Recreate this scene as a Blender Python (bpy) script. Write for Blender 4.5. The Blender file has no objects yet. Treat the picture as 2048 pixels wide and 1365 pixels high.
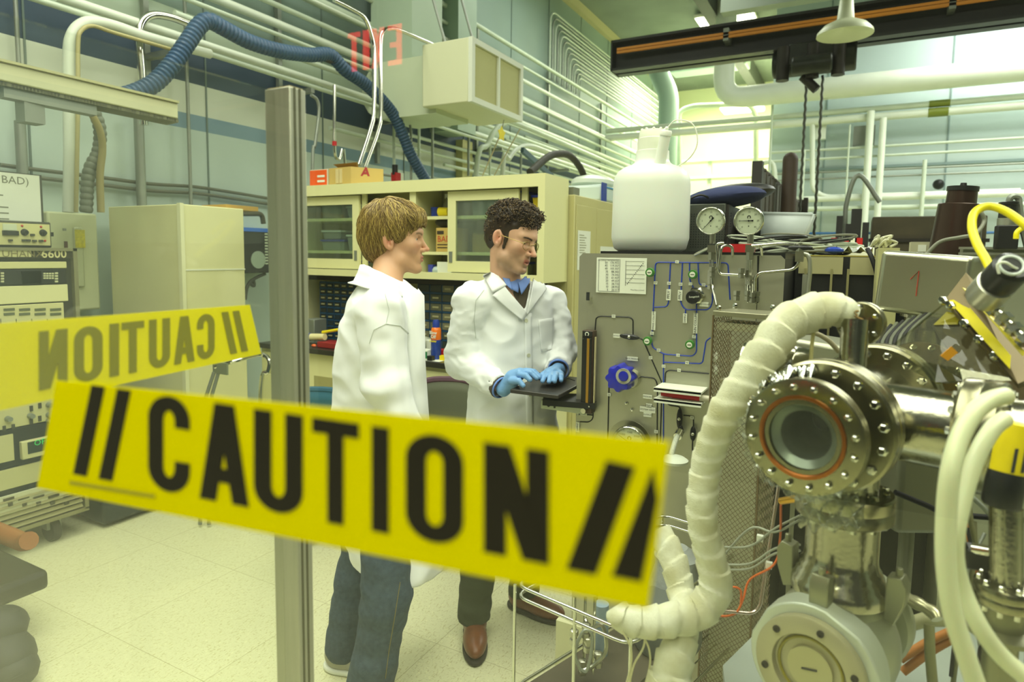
import bpy, bmesh, math, random
import numpy as np
from mathutils import Vector, Matrix
random.seed(7); np.random.seed(7)
SC = bpy.context.scene
COL = SC.collection
PI = math.pi

# ---------------------------------------------------------------- camera
FPX = 1280.0                                   # focal length in pixels of the 2048 x 1365 frame
YAW, PITCH, ROLL, CAMH = math.atan2(.539, 1), math.atan2(115, FPX), .0131, 1.55
Ff = Vector((-math.sin(YAW)*math.cos(PITCH), math.cos(YAW)*math.cos(PITCH), -math.sin(PITCH)))
R0 = Vector((math.cos(YAW), math.sin(YAW), 0))
U0 = R0.cross(Ff)
Rr = R0*math.cos(ROLL) + U0*math.sin(ROLL)
Uu = U0*math.cos(ROLL) - R0*math.sin(ROLL)
CO = Vector((0, 0, CAMH))
cam_d = bpy.data.cameras.new('camera'); cam = bpy.data.objects.new('camera', cam_d); COL.objects.link(cam)
m = Matrix.Identity(4)
for i in range(3):
    m[i][0] = Rr[i]; m[i][1] = Uu[i]; m[i][2] = -Ff[i]; m[i][3] = CO[i]
cam.matrix_world = m
cam_d.sensor_width = 36; cam_d.lens = 36*FPX/2048; cam_d.shift_y = -57.5/2048
cam_d.clip_start = .02; cam_d.clip_end = 100
cam_d.dof.use_dof = True; cam_d.dof.focus_distance = 1.95; cam_d.dof.aperture_fstop = 4.0
SC.camera = cam
SC.view_settings.view_transform = 'Standard'; SC.view_settings.look = 'None'
SC.view_settings.gamma = 1; SC.view_settings.exposure = 0.0
SC.view_settings.use_curve_mapping = False

def ray(px, py): return Ff + Rr*((px-1024)/FPX) + Uu*((625-py)/FPX)
def at(px, py, d): return CO + ray(px, py)*d
def onX(px, py, X): r = ray(px, py); return CO + r*(X/r.x)
def onY(px, py, Y): r = ray(px, py); return CO + r*(Y/r.y)
def onZ(px, py, Z): r = ray(px, py); return CO + r*((Z-CAMH)/r.z)

# ---------------------------------------------------------------- world and large lights
W = bpy.data.worlds.new('world'); SC.world = W; W.use_nodes = True
W.node_tree.nodes['Background'].inputs[0].default_value = (.6, .66, .58, 1)
W.node_tree.nodes['Background'].inputs[1].default_value = .07
def area(name, loc, size, power, col=(.985, 1, .875), rot=(0, 0, 0), sy=None):
    l = bpy.data.lights.new(name, 'AREA'); l.energy = power; l.color = col; l.size = size
    if sy: l.shape = 'RECTANGLE'; l.size_y = sy
    o = bpy.data.objects.new(name, l); o.location = loc; o.rotation_euler = rot; COL.objects.link(o); return o
area('ceiling_light_near', (-1.3, .6, 4.6), 3.2, 178)
area('ceiling_light_left', (-3.2, 2.4, 4.9), 1.6, 80, (.99, 1, .9), sy=4)
area('ceiling_light_right', (1.9, 1.9, 4.6), 2.4, 130)
area('booth_fill_light', (-.2, -1.5, 3.5), 0.5, 26, sy=2.0)  # unseen fill light added behind the viewer to brighten the front tape
area('ceiling_light_hall', (3.0, 9.4, 5.5), 4, 720, (.98, 1, .95))
area('ceiling_light_wall', (-2.6, 8.2, 5.6), 2, 110, (.96, 1, .93))
area('ceiling_light_recess', (-2.9, 14.6, 5.5), 2.5, 620, (1, 1, .8))

# ---------------------------------------------------------------- materials
def lin(c): c = c/255; return c/12.92 if c <= .04045 else ((c+.055)/1.055)**2.4
def rgb(r, g, b): return (lin(r), lin(g), lin(b), 1)
MATS = {}
def mat(name, col=(200, 200, 200), rough=.5, metal=0, noise=0, nscale=20, bump=0, bscale=60, trans=0, alpha=1, emit=None, estr=0, coat=0, sub=0, col2=None, ior=1.45, sheen=0, stretch=None):
    if name in MATS: return MATS[name]
    M = bpy.data.materials.new(name); M.use_nodes = True; MATS[name] = M
    nt = M.node_tree; b = nt.nodes['Principled BSDF']
    c = rgb(*col); b.inputs['Base Color'].default_value = c
    b.inputs['Roughness'].default_value = rough; b.inputs['Metallic'].default_value = metal
    b.inputs['Transmission Weight'].default_value = trans; b.inputs['Alpha'].default_value = alpha
    b.inputs['Coat Weight'].default_value = coat; b.inputs['IOR'].default_value = ior
    b.inputs['Sheen Weight'].default_value = sheen
    if sub: b.inputs['Subsurface Weight'].default_value = sub; b.inputs['Subsurface Radius'].default_value = (.012, .006, .004); b.inputs['Subsurface Scale'].default_value = 1
    if emit: b.inputs['Emission Color'].default_value = rgb(*emit); b.inputs['Emission Strength'].default_value = estr
    tc = nt.nodes.new('ShaderNodeTexCoord'); src = tc.outputs['Object']
    if stretch:
        mp = nt.nodes.new('ShaderNodeMapping'); mp.inputs['Scale'].default_value = stretch
        nt.links.new(src, mp.inputs[0]); src = mp.outputs[0]
    if noise or col2:
        n = nt.nodes.new('ShaderNodeTexNoise'); n.inputs['Scale'].default_value = nscale; n.inputs['Detail'].default_value = 4
        nt.links.new(src, n.inputs['Vector'])
        r = nt.nodes.new('ShaderNodeValToRGB'); nt.links.new(n.outputs['Fac'], r.inputs['Fac'])
        r.color_ramp.elements[0].position = .3; r.color_ramp.elements[1].position = .7
        if col2: a = rgb(*col2)
        else: a = tuple(max(0, x*(1-noise)) for x in c[:3]) + (1,)
        r.color_ramp.elements[0].color = a; r.color_ramp.elements[1].color = c
        nt.links.new(r.outputs['Color'], b.inputs['Base Color'])
    if bump:
        n2 = nt.nodes.new('ShaderNodeTexNoise'); n2.inputs['Scale'].default_value = bscale; n2.inputs['Detail'].default_value = 3
        nt.links.new(src, n2.inputs['Vector'])
        bp = nt.nodes.new('ShaderNodeBump'); bp.inputs['Strength'].default_value = bump; bp.inputs['Distance'].default_value = .01
        nt.links.new(n2.outputs['Fac'], bp.inputs['Height']); nt.links.new(bp.outputs['Normal'], b.inputs['Normal'])
    return M
def bands(name, stops, base_rough=.6, axis=2, noise=.06):
    """colour bands of paint by height: [(z, (r,g,b)), ...] from below"""
    M = bpy.data.materials.new(name); M.use_nodes = True; nt = M.node_tree; b = nt.nodes['Principled BSDF']
    b.inputs['Roughness'].default_value = base_rough
    tc = nt.nodes.new('ShaderNodeTexCoord'); sp = nt.nodes.new('ShaderNodeSeparateXYZ'); nt.links.new(tc.outputs['Object'], sp.inputs[0])
    mr = nt.nodes.new('ShaderNodeMath'); mr.operation = 'DIVIDE'; mr.inputs[1].default_value = 6.0
    nt.links.new(sp.outputs[axis], mr.inputs[0])
    r = nt.nodes.new('ShaderNodeValToRGB'); r.color_ramp.interpolation = 'CONSTANT'; nt.links.new(mr.outputs[0], r.inputs[0])
    e = r.color_ramp.elements
    while len(e) < len(stops): e.new(.5)
    for k, (z, c) in enumerate(stops): e[k].position = max(0, min(1, z/6.0)); e[k].color = rgb(*c)
    n = nt.nodes.new('ShaderNodeTexNoise'); n.inputs['Scale'].default_value = 1.3; n.inputs['Detail'].default_value = 6
    nt.links.new(tc.outputs['Object'], n.inputs['Vector'])
    mx = nt.nodes.new('ShaderNodeMix'); mx.data_type = 'RGBA'; mx.blend_type = 'MULTIPLY'; mx.inputs[0].default_value = .5
    rr = nt.nodes.new('ShaderNodeValToRGB'); nt.links.new(n.outputs['Fac'], rr.inputs[0])
    rr.color_ramp.elements[0].position = .3; rr.color_ramp.elements[0].color = (1-noise*3, 1-noise*3, 1-noise*4, 1); rr.color_ramp.elements[1].color = (1, 1, 1, 1); rr.color_ramp.elements[1].position = .62
    nt.links.new(r.outputs[0], mx.inputs[6]); nt.links.new(rr.outputs[0], mx.inputs[7])
    nt.links.new(mx.outputs[2], b.inputs['Base Color'])
    return M

# ---------------------------------------------------------------- mesh builder
def basis(n, up=None):
    n = Vector(n).normalized(); u = Vector(up) if up else (Vector((0, 0, 1)) if abs(n.z) < .9 else Vector((1, 0, 0)))
    a = u.cross(n).normalized(); return a, n.cross(a).normalized(), n     # x, y, n
def smooth_path(pts, n=6, closed=False):
    P = [Vector(p) for p in pts]
    if len(P) < 3: return P
    out = []
    N = len(P); rng = range(N if closed else N-1)
    for i in rng:
        p1, p2 = P[i], P[(i+1) % N]
        p0 = P[(i-1) % N] if closed or i > 0 else p1*2-p2
        p3 = P[(i+2) % N] if closed or i < N-2 else p2*2-p1
        for k in range(n):
            t = k/n; out.append(.5*((2*p1)+(p2-p0)*t+(2*p0-5*p1+4*p2-p3)*t*t+(3*p1-p0-3*p2+p3)*t**3))
    if not closed: out.append(P[-1])
    return out
def round_path(pts, r, n=5):
    """polyline with its corners rounded to radius about r"""
    P = [Vector(p) for p in pts]; out = [P[0]]
    for i in range(1, len(P)-1):
        a, b, c = P[i-1], P[i], P[i+1]
        d1 = (a-b); d2 = (c-b); rr = min(r, d1.length*.49, d2.length*.49)
        s, e = b+d1.normalized()*rr, b+d2.normalized()*rr
        for k in range(n+1):
            t = k/n; out.append(s*(1-t)**2+b*2*t*(1-t)+e*t*t)
    out.append(P[-1]); return out
class MB:
    def __init__(s): s.v = []; s.f = []; s.mi = []; s.cur = 0
    def add(s, vs, fs):
        o = len(s.v); s.v += [tuple(v) for v in vs]; s.f += [tuple(o+i for i in f) for f in fs]; s.mi += [s.cur]*len(fs); return s
    def box(s, x0, x1, y0, y1, z0, z1):
        return s.hexa([(x0, y0, z0), (x1, y0, z0), (x1, y1, z0), (x0, y1, z0)], [(x0, y0, z1), (x1, y0, z1), (x1, y1, z1), (x0, y1, z1)])
    def hexa(s, lo, hi):
        return s.add(list(lo)+list(hi), [(3, 2, 1, 0), (4, 5, 6, 7), (0, 1, 5, 4), (1, 2, 6, 5), (2, 3, 7, 6), (3, 0, 4, 7)])
    def obox(s, c, size, ax=None):
        """box centred at c; ax = three axis vectors"""
        X, Y, Z = ax or (Vector((1, 0, 0)), Vector((0, 1, 0)), Vector((0, 0, 1))); c = Vector(c); hx, hy, hz = size[0]/2, size[1]/2, size[2]/2
        q = lambda a, b, d: c+X*a*hx+Y*b*hy+Z*d*hz
        return s.hexa([q(-1, -1, -1), q(1, -1, -1), q(1, 1, -1), q(-1, 1, -1)], [q(-1, -1, 1), q(1, -1, 1), q(1, 1, 1), q(-1, 1, 1)])
    def tube(s, pts, r, seg=8, caps=True, closed=False):
        P = [Vector(p) for p in pts]; n = len(P); rs = r if isinstance(r, (list, tuple, np.ndarray)) else [r]*n
        vs = []; fs = []; a = None
        for i in range(n):
            if closed: t = P[(i+1) % n]-P[i-1]
            else: t = P[min(i+1, n-1)]-P[max(i-1, 0)]
            if t.length < 1e-9: t = Vector((0, 0, 1))
            t.normalize()
            if a is None: a, _, _ = basis(t)
            else:
                a = a-t*a.dot(t)
                if a.length < 1e-6: a, _, _ = basis(t)
                a.normalize()
            b = t.cross(a)
            for k in range(seg):
                th = 2*PI*k/seg; vs.append(P[i]+(a*math.cos(th)+b*math.sin(th))*rs[i])
        m_ = n if closed else n-1
        for i in range(m_):
            j = (i+1) % n
            for k in range(seg):
                k2 = (k+1) % seg; fs.append((i*seg+k, i*seg+k2, j*seg+k2, j*seg+k))
        if caps and not closed: fs.append(tuple(range(seg-1, -1, -1))); fs.append(tuple((n-1)*seg+k for k in range(seg)))
        return s.add(vs, fs)
    def cyl(s, p0, p1, r0, r1=None, seg=16): return s.tube([p0, p1], [r0, r0 if r1 is None else r1], seg)
    def lathe(s, prof, o=(0, 0, 0), n=(0, 0, 1), seg=24, up=None, caps=True):
        """prof = [(radius, height)] along axis n from o"""
        x, y, n = basis(n, up); o = Vector(o); vs = []; fs = []
        for r, h in prof:
            for k in range(seg):
                th = 2*PI*k/seg; vs.append(o+n*h+(x*math.cos(th)+y*math.sin(th))*max(r, 1e-5))
        for i in range(len(prof)-1):
            for k in range(seg):
                k2 = (k+1) % seg; fs.append((i*seg+k, i*seg+k2, (i+1)*seg+k2, (i+1)*seg+k))
        if caps:
            if prof[0][0] > 1e-4: fs.append(tuple(range(seg-1, -1, -1)))
            if prof[-1][0] > 1e-4: fs.append(tuple((len(prof)-1)*seg+k for k in range(seg)))
        return s.add(vs, fs)
    def ball(s, c, r, seg=12, ax=None):
        r = r if isinstance(r, (list, tuple)) else (r, r, r); c = Vector(c)
        X, Y, Z = ax or (Vector((1, 0, 0)), Vector((0, 1, 0)), Vector((0, 0, 1))); rings = max(4, seg//2); vs = []; fs = []
        for i in range(rings+1):
            ph = PI*i/rings
            for k in range(seg):
                th = 2*PI*k/seg; vs.append(c+X*r[0]*math.sin(ph)*math.cos(th)+Y*r[1]*math.sin(ph)*math.sin(th)-Z*r[2]*math.cos(ph))
        for i in range(rings):
            for k in range(seg):
                k2 = (k+1) % seg; fs.append((i*seg+k, i*seg+k2, (i+1)*seg+k2, (i+1)*seg+k))
        return s.add(vs, fs)
    def prism(s, poly, o, X, Y, d):
        """2-D polygon on axes X, Y from o, thickened by vector d"""
        o, X, Y, d = Vector(o), Vector(X), Vector(Y), Vector(d); n = len(poly)
        a = [o+X*p[0]+Y*p[1] for p in poly]; b = [p+d for p in a]
        return s.add(a+b, [tuple(range(n-1, -1, -1)), tuple(range(n, 2*n))]+[(i, (i+1) % n, n+(i+1) % n, n+i) for i in range(n)])
    def sheet(s, grid):
        h, w = len(grid), len(grid[0]); return s.add([p for row in grid for p in row], [(i*w+j, i*w+j+1, (i+1)*w+j+1, (i+1)*w+j) for i in range(h-1) for j in range(w-1)])
    def build(s, name, mats, parent=None, ang=40, bevel=0, solid=0, sub=0, bseg=2):
        vs = np.array(s.v, dtype=float).reshape(-1, 3)
        if parent is not None: org = wloc(parent)
        else:
            lo, hi = vs.min(0), vs.max(0); org = Vector(((lo[0]+hi[0])/2, (lo[1]+hi[1])/2, lo[2]))
        vs = vs-np.array(org)
        me = bpy.data.meshes.new(name); me.from_pydata(vs.tolist(), [], s.f)
        for m_ in (mats if isinstance(mats, (list, tuple)) else [mats]): me.materials.append(m_)
        if max(s.mi, default=0): me.polygons.foreach_set('material_index', s.mi)
        me.shade_smooth()
        if ang < 180: me.set_sharp_from_angle(angle=math.radians(ang))
        me.update()
        o = bpy.data.objects.new(name, me); COL.objects.link(o)
        if parent is not None: o.parent = parent
        else: o.location = org
        if solid: md = o.modifiers.new('solid', 'SOLIDIFY'); md.thickness = solid; md.offset = 0
        if bevel: md = o.modifiers.new('bevel', 'BEVEL'); md.width = bevel; md.segments = bseg; md.limit_method = 'ANGLE'; md.angle_limit = .6; md.harden_normals = False
        if sub: md = o.modifiers.new('sub', 'SUBSURF'); md.levels = sub; md.render_levels = sub
        return o
def wloc(o):
    p = Vector((0, 0, 0))
    while o is not None: p = p+o.location; o = o.parent
    return p
def tag(o, label=None, cat=None, group=None, kind=None):
    if label: o['label'] = label
    if cat: o['category'] = cat
    if group: o['group'] = group
    if kind: o['kind'] = kind
    return o
def thing(name, loc, label, cat, group=None):
    o = bpy.data.objects.new(name, None); o.empty_display_size = .05; o.location = loc; COL.objects.link(o); return tag(o, label, cat, group)
def struct(o): o['kind'] = 'structure'; return o
def copy_tree(o, parent=None):
    c = o.copy(); COL.objects.link(c)
    if parent: c.parent = parent
    for ch in list(o.children): copy_tree(ch, c)
    return c
def dup(o, loc, label=None, group=None, rz=None, sc=None):
    c = copy_tree(o); c.location = loc
    if label: c['label'] = label
    if group: c['group'] = group
    if rz is not None: c.rotation_euler.z = rz
    if sc is not None: c.scale = (sc, sc, sc) if not isinstance(sc, tuple) else sc
    return c
def pipe(name, pts, r, m_, label=None, cat=None, parent=None, group=None, seg=10, rnd=0, sm=0, part=None):
    b = MB(); P = [Vector(p) for p in pts]
    if rnd: P = round_path(P, rnd)
    if sm: P = smooth_path(P, sm)
    b.tube(P, r, seg); o = b.build(name, m_, parent, ang=60)
    if label: tag(o, label, cat, group)
    return o
def text_mb(b, s_, o, X, Y, size, d=(0, 0, 0), align='LEFT', bold=0):
    """adds flat lettering to builder b; X, Y unit axes; d = offset"""
    cu = bpy.data.curves.new('t', 'FONT'); cu.body = s_; cu.size = size; cu.align_x = align; cu.align_y = 'CENTER'; cu.resolution_u = 2
    if bold: cu.offset = bold
    to = bpy.data.objects.new('t', cu); COL.objects.link(to); dg = bpy.context.evaluated_depsgraph_get(); dg.update()
    me = bpy.data.meshes.new_from_object(to.evaluated_get(dg)); o, X, Y, d = Vector(o), Vector(X), Vector(Y), Vector(d)
    b.add([o+X*v.co.x+Y*v.co.y+d for v in me.vertices], [tuple(p.vertices) for p in me.polygons])
    bpy.data.objects.remove(to); bpy.data.meshes.remove(me); bpy.data.curves.remove(cu)

# shared materials
STEEL = mat('brushed_steel', (178, 178, 160), .3, 1, noise=.12, nscale=30, stretch=(1, 1, 12))
CHROME = mat('polished_steel', (214, 214, 200), .14, 1, noise=.08, nscale=14)
SATIN = mat('satin_aluminium', (186, 188, 172), .42, 1, bump=.05, bscale=300)
GALV = mat('grey_galvanised', (150, 156, 144), .5, .6, noise=.12, nscale=8)
PAINTPIPE = mat('pale_pipe_paint', (196, 208, 186), .45, noise=.12, nscale=6)
WHITEPIPE = mat('white_pipe_paint', (214, 222, 204), .42, noise=.08, nscale=4)
BEIGE = mat('beige_enamel', (222, 219, 160), .45, noise=.05, nscale=5)
TAN = mat('tan_enamel', (196, 190, 128), .5, noise=.06, nscale=4)
BLACK = mat('black_paint', (26, 27, 25), .45)
BLACKPL = mat('black_plastic', (30, 31, 29), .35)
DARK = mat('dark_metal', (52, 48, 40), .5, .3, noise=.3, nscale=10)
WHITEPL = mat('white_plastic', (228, 232, 214), .4)
RUBBER = mat('rubber', (22, 22, 22), .7)
PAPER = mat('paper', (228, 232, 214), .7)
INK = mat('ink', (50, 52, 50), .7)
YEL = mat('yellow_plastic', (236, 214, 20), .4)
RED = mat('red_plastic', (186, 28, 30), .4)
BLUEPL = mat('blue_plastic', (36, 62, 150), .35)
# ================================================================= THE ROOM
def floor_mat():
    M = bpy.data.materials.new('vinyl_floor'); M.use_nodes = True; nt = M.node_tree; b = nt.nodes['Principled BSDF']; b.inputs['Roughness'].default_value = .38
    L = nt.links.new; tc = nt.nodes.new('ShaderNodeTexCoord')
    def streak(rz, sx, sy, thr, c):
        mp = nt.nodes.new('ShaderNodeMapping'); mp.inputs['Rotation'].default_value = (0, 0, rz); mp.inputs['Scale'].default_value = (sx, sy, 1); L(tc.outputs['Object'], mp.inputs[0])
        n = nt.nodes.new('ShaderNodeTexNoise'); n.inputs['Scale'].default_value = 1; n.inputs['Detail'].default_value = 2; L(mp.outputs[0], n.inputs['Vector'])
        r = nt.nodes.new('ShaderNodeValToRGB'); r.color_ramp.elements[0].position = thr; r.color_ramp.elements[1].position = thr+.04
        r.color_ramp.elements[0].color = (1, 1, 1, 1); r.color_ramp.elements[1].color = c; L(n.outputs['Fac'], r.inputs[0]); return r.outputs[0]
    br = nt.nodes.new('ShaderNodeTexBrick'); br.offset = 0; br.inputs['Scale'].default_value = 1; br.inputs['Mortar Size'].default_value = .0012
    br.inputs['Brick Width'].default_value = .6; br.inputs['Row Height'].default_value = .6; br.inputs['Mortar Smooth'].default_value = .2
    br.inputs['Color1'].default_value = rgb(219, 219, 178); br.inputs['Color2'].default_value = rgb(216, 216, 174); br.inputs['Mortar'].default_value = rgb(172, 168, 124)
    L(tc.outputs['Object'], br.inputs['Vector']); last = br.outputs['Color']
    for s_ in (streak(.5, 160, 45, .6, (.8, .77, .66, 1)), streak(-.3, 60, 190, .62, (.8, .78, .68, 1)), streak(.1, 120, 60, .64, (1.12, 1.12, 1.1, 1))):
        mx = nt.nodes.new('ShaderNodeMix'); mx.data_type = 'RGBA'; mx.blend_type = 'MULTIPLY'; mx.inputs[0].default_value = 1
        L(last, mx.inputs[6]); L(s_, mx.inputs[7]); last = mx.outputs[2]
    L(last, b.inputs['Base Color']); return M
def slab(name, m_, *a):
    b = MB(); b.box(*a); o = b.build(name, m_); return struct(o)
struct(MB().box(-4.6, 9, -4, 17.6, -.1, 0).build('floor', floor_mat()))
wl = bands('left_wall_paint', [(0, (190, 206, 198)), (2.47, (124, 152, 168)), (2.6, (208, 214, 198)), (2.82, (58, 76, 94)), (3.1, (182, 198, 178)), (3.34, (126, 146, 136))])
b = MB(); b.box(-4.7, -4.6, -4, 17.6, 0, 5.95); o = struct(b.build('wall_left', wl)); 
wf = bands('far_wall_paint', [(0, (176, 190, 184)), (2.5, (184, 200, 196)), (3.4, (186, 204, 202))], noise=.04)
slab('wall_far', wf, -1.45, 9, 12.0, 12.25, 0, 5.95)
slab('wall_recess', mat('recess_wall', (218, 222, 180), .7), -4.6, -1.2, 17.5, 17.6, 0, 5.95)
slab('wall_recess_side', mat('recess_side', (214, 220, 184), .7), -1.45, -1.2, 12.25, 17.5, 0, 5.95)
slab('wall_right', mat('right_wall', (176, 188, 170), .7), 9, 9.1, -4, 12.25, 0, 5.95)
ceil = mat('ceiling_paint', (120, 132, 118), .7, noise=.2, nscale=2)
slab('ceiling', ceil, -4.7, 9.1, -4, 17.6, 5.95, 6.05)
# seams of the wall panels
b = MB()
for y in (.9, 2.15, 3.4, 4.65, 5.9, 7.15, 8.4, 9.65, 11, 12.4, 14, 15.5): b.box(-4.6, -4.592, y-.006, y+.006, .1, 5.9)
struct(b.build('trim_1', mat('seam_grey', (104, 120, 112), .6)))
b = MB()
for x in (-.6, 1.1, 2.8, 4.5, 6.2): b.box(x-.01, x+.01, 11.985, 12, .1, 5.9)
b.box(-1.45, 9, 11.97, 12, 3.02, 3.06); struct(b.build('trim_2', mat('seam_blue', (132, 152, 150), .6)))
struct(MB().box(-4.6, -4.5, 6.5, 17.5, 5.8, 5.95).build('trim_3', mat('cove', (178, 172, 128), .6)))
# corrugated band high on the left wall
# ---- pipes along the left wall, each its own run
runs = [(3.56, .022, -4.3, 'thin upper'), (3.43, .034, -4.34, 'thick pale'), (3.32, .017, -4.28, 'narrow cream'), (3.2, .024, -4.3, 'cream'), (3.06, .03, -4.32, 'stout cream'), (2.97, .018, -4.22, 'slim lowest'),
        (4.02, .03, -4.34, 'glossy white'), (4.22, .022, -4.36, 'grey-green'), (3.78, .045, -4.38, 'broad grey'), (4.42, .03, -4.38, 'faded white'), (3.68, .016, -4.2, 'slender bright')]
for k, (z, r, x, w) in enumerate(runs):
    y0 = -1 if z < 3.6 else 2.5
    if k == 3: y0 = 2.95
    if k == 4: y0 = 2.2
    pipe('wall_pipe', [(x, y0, z), (x, 16.5, z)], r, WHITEPIPE if k in (1, 4, 6, 10) else PAINTPIPE, '%s level pipe on the left wall, %s of the long runs' % (w, ['sixth from the top', 'seventh from the top', 'fourth lowest', 'third lowest', 'second lowest', 'lowest', 'third from the top', 'second from the top', 'fourth from the top', 'topmost', 'fifth from the top'][k]), 'pipe', group='long pipes on the left wall')
# conduit bank with elbows
for k in range(13):
    z = 5.42-k*.062; y = 9.5+k*.1
    pipe('conduit', [(-4.5, y, 4.36), (-4.5, y, z), (-4.5, 16.8, z)], .014, GALV if k % 2 else PAINTPIPE, 'thin bent conduit, %s from outside in the nested bank high on the left wall' % 'first second third fourth fifth sixth seventh eighth ninth tenth eleventh twelfth last'.split()[k], 'conduit', group='nested conduits high on left wall', rnd=.22, seg=8)
# lower conduit runs further along
for k, (z, y0) in enumerate([(2.72, 4.6), (2.62, 6.5), (2.86, 5.6), (3.0, 7.6), (3.16, 8), (3.3, 8.6), (3.46, 9)]):
    pipe('wall_conduit', [(-4.46, y0, z), (-4.46, 16.5, z)], .02, PAINTPIPE, 'grey conduit low on the left wall beyond the cupboards, %s' % ['second lowest', 'lowest', 'third lowest', 'middle', 'third highest', 'second highest', 'highest'][k], 'conduit', group='low conduit runs')
# brackets holding the runs
for k, y in enumerate((2.9, 4.1, 5.4, 7.4, 9.6, 12)):
    b = MB(); b.box(-4.6, -4.16, y-.02, y+.02, 2.9, 2.94); b.box(-4.58, -4.54, y-.02, y+.02, 2.5, 4.5)
    b.build('pipe_bracket', GALV); tag(bpy.context.scene.objects[-1] if False else COL.objects[-1], 'grey strut bracket carrying the left wall pipes, %s from the camera' % ['nearest', 'second', 'third', 'fourth', 'fifth', 'farthest'][k], 'bracket', 'pipe brackets')
# vertical drops on the left wall: px of top, y top px, y bottom px, radius
drops = [(42, 0, 420, .013, GALV, 'dark slim rod above the cable tray at far left'), (382, 0, 800, .013, GALV, 'slim rod dropping behind the beige locker'), (288, 240, 800, .032, GALV, 'grey pipe below the end of cable tray'),
         (55, 245, 800, .03, GALV, 'grey pipe stub under the tray bracket')]
for px, y0, y1, r, m_, lab in drops:
    a = onX(px, y0, -4.5); c = onX(px, y1, -4.5); a.y = c.y = (a.y+c.y)/2
    pipe('drop_pipe', [a, c], r, m_, lab, 'pipe', group='vertical drops on the left wall')
def wallpath(X, pts): return [onX(x, y, X) for x, y in pts]
pipe('bent_pipe', wallpath(-4.2, [(138, 425), (140, 300), (138, 120), (145, 70), (165, 48), (190, 44), (230, 52), (300, 76), (420, 108)]), .034, WHITEPIPE, 'thick cream pipe rising from the breaker panel and bending right', 'pipe', sm=5, seg=12)
pipe('bent_conduit', wallpath(-4.15, [(152, 425), (156, 200), (156, 90), (162, 62), (185, 52), (230, 66), (340, 98)]), .012, mat('tan_pipe', (176, 168, 116), .5), 'slim tan conduit bending beside the thick cream pipe', 'conduit', sm=5)
pipe('bent_conduit', wallpath(-4.3, [(288, 250), (284, 150), (278, 80), (284, 45), (305, 30), (340, 34), (378, 48)]), .026, CHROME, 'shiny metal conduit elbow rising above the cable tray', 'conduit', sm=5)
pipe('bent_conduit', wallpath(-3.6, [(668, 0), (700, 16), (728, 35), (742, 70), (748, 110), (748, 220), (740, 262), (718, 330)]), .018, CHROME, 'bright conduit bending down to the cardboard boxes, left of its pair', 'conduit', sm=5)
pipe('bent_conduit', wallpath(-3.6, [(890, 100), (840, 78), (790, 58), (768, 62), (761, 90), (762, 220), (757, 260), (730, 335)]), .017, CHROME, 'bright hooped conduit beside its taller twin above the boxes', 'conduit', sm=5)
pipe('bent_conduit', wallpath(-3.9, [(669, 170), (669, 300), (678, 320), (690, 332), (700, 760)]), .014, CHROME, 'thin conduit with a red band ending behind the boxes', 'conduit', sm=4)
MB().cyl(onX(669, 283, -3.9), onX(669, 292, -3.9), .019).build('pipe_band', RED); tag(COL.objects[-1], 'small red band on the thin conduit above the boxes', 'band')
pipe('bent_conduit', wallpath(-4.0, [(622, 190), (634, 200), (638, 225), (630, 290), (625, 340), (625, 760)]), .014, GALV, 'thin grey conduit hugging the right side of the post', 'conduit', sm=4)
pipe('bent_conduit', wallpath(-4.1, [(795, 205), (815, 230), (822, 270), (822, 360)]), .013, GALV, 'slender conduit arching beside the blue hose', 'conduit', sm=4)
pipe('bent_pipe', wallpath(-3.7, [(948, 760), (952, 350), (975, 290), (990, 262), (1010, 248), (1060, 258), (1330, 375)]), .03, PAINTPIPE, 'pale bent pipe leaning under the filter box', 'pipe', sm=5)
pipe('bent_pipe', wallpath(-3.6, [(1000, 760), (1005, 350), (1018, 318), (1035, 298), (1060, 292), (1100, 305), (1230, 355)]), .028, WHITEPIPE, 'white bent pipe just above the cupboards right end', 'pipe', sm=5)
for k, (px, y0, y1) in enumerate([(788, 190, 358), (865, 200, 358), (838, 205, 355), (937, 262, 352), (980, 275, 352), (1042, 300, 348), (1080, 310, 346)]):
    a = onX(px, y0, -4.3); c = onX(px, y1, -4.3); a.y = c.y = (a.y+c.y)/2
    pipe('drop_conduit', [a, c], .016, GALV if k % 2 else PAINTPIPE, 'thin vertical conduit behind the cupboard top, %s from the left' % ['first', 'third', 'second', 'fourth', 'fifth', 'sixth', 'last'][k], 'conduit', group='vertical conduits behind cupboards')
# tan column strip behind the cupboards
MB().box(-4.6, -4.5, onX(925, 300, -4.5).y, onX(945, 300, -4.5).y, 1, 3.0).build('wall_post', TAN); tag(COL.objects[-1], 'tan steel post against the left wall under the filter box', 'post')
# sagging cable run at low height
t = thing('cable_bundle', onX(380, 375, -4.55), 'dark cables sagging along the left wall behind the locker', 'cable')
for dz in (0, .05):
    P = [onX(px, y, -4.55)+Vector((0, 0, -dz)) for px, y in [(0, 330), (60, 338), (200, 355), (300, 368), (390, 374), (470, 386), (560, 400), (640, 404)]]
    MB().tube(smooth_path(P, 4), .014, 6).build('cable', mat('grey_cable', (96, 98, 80), .6), t)
# red/black fixture on the wall above boxes
t = thing('wall_box', onX(790, 362, -4.2), 'black rod clipped over a red box, white socket beside it', 'fixture')
MB().cyl(onX(790, 330, -4.2), onX(790, 350, -4.2), .03).build('rod', BLACKPL, t); c = onX(792, 356, -4.2); MB().obox(c, (.06, .08, .1)).build('red_box', RED, t); MB().obox(onX(800, 356, -4.2), (.05, .06, .1)).build('socket', WHITEPL, t)
pipe('level_conduit', [onX(690, 338, -4.3), onX(785, 352, -4.3)], .016, GALV, 'short level conduit leading to the red wall box', 'conduit')

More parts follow.
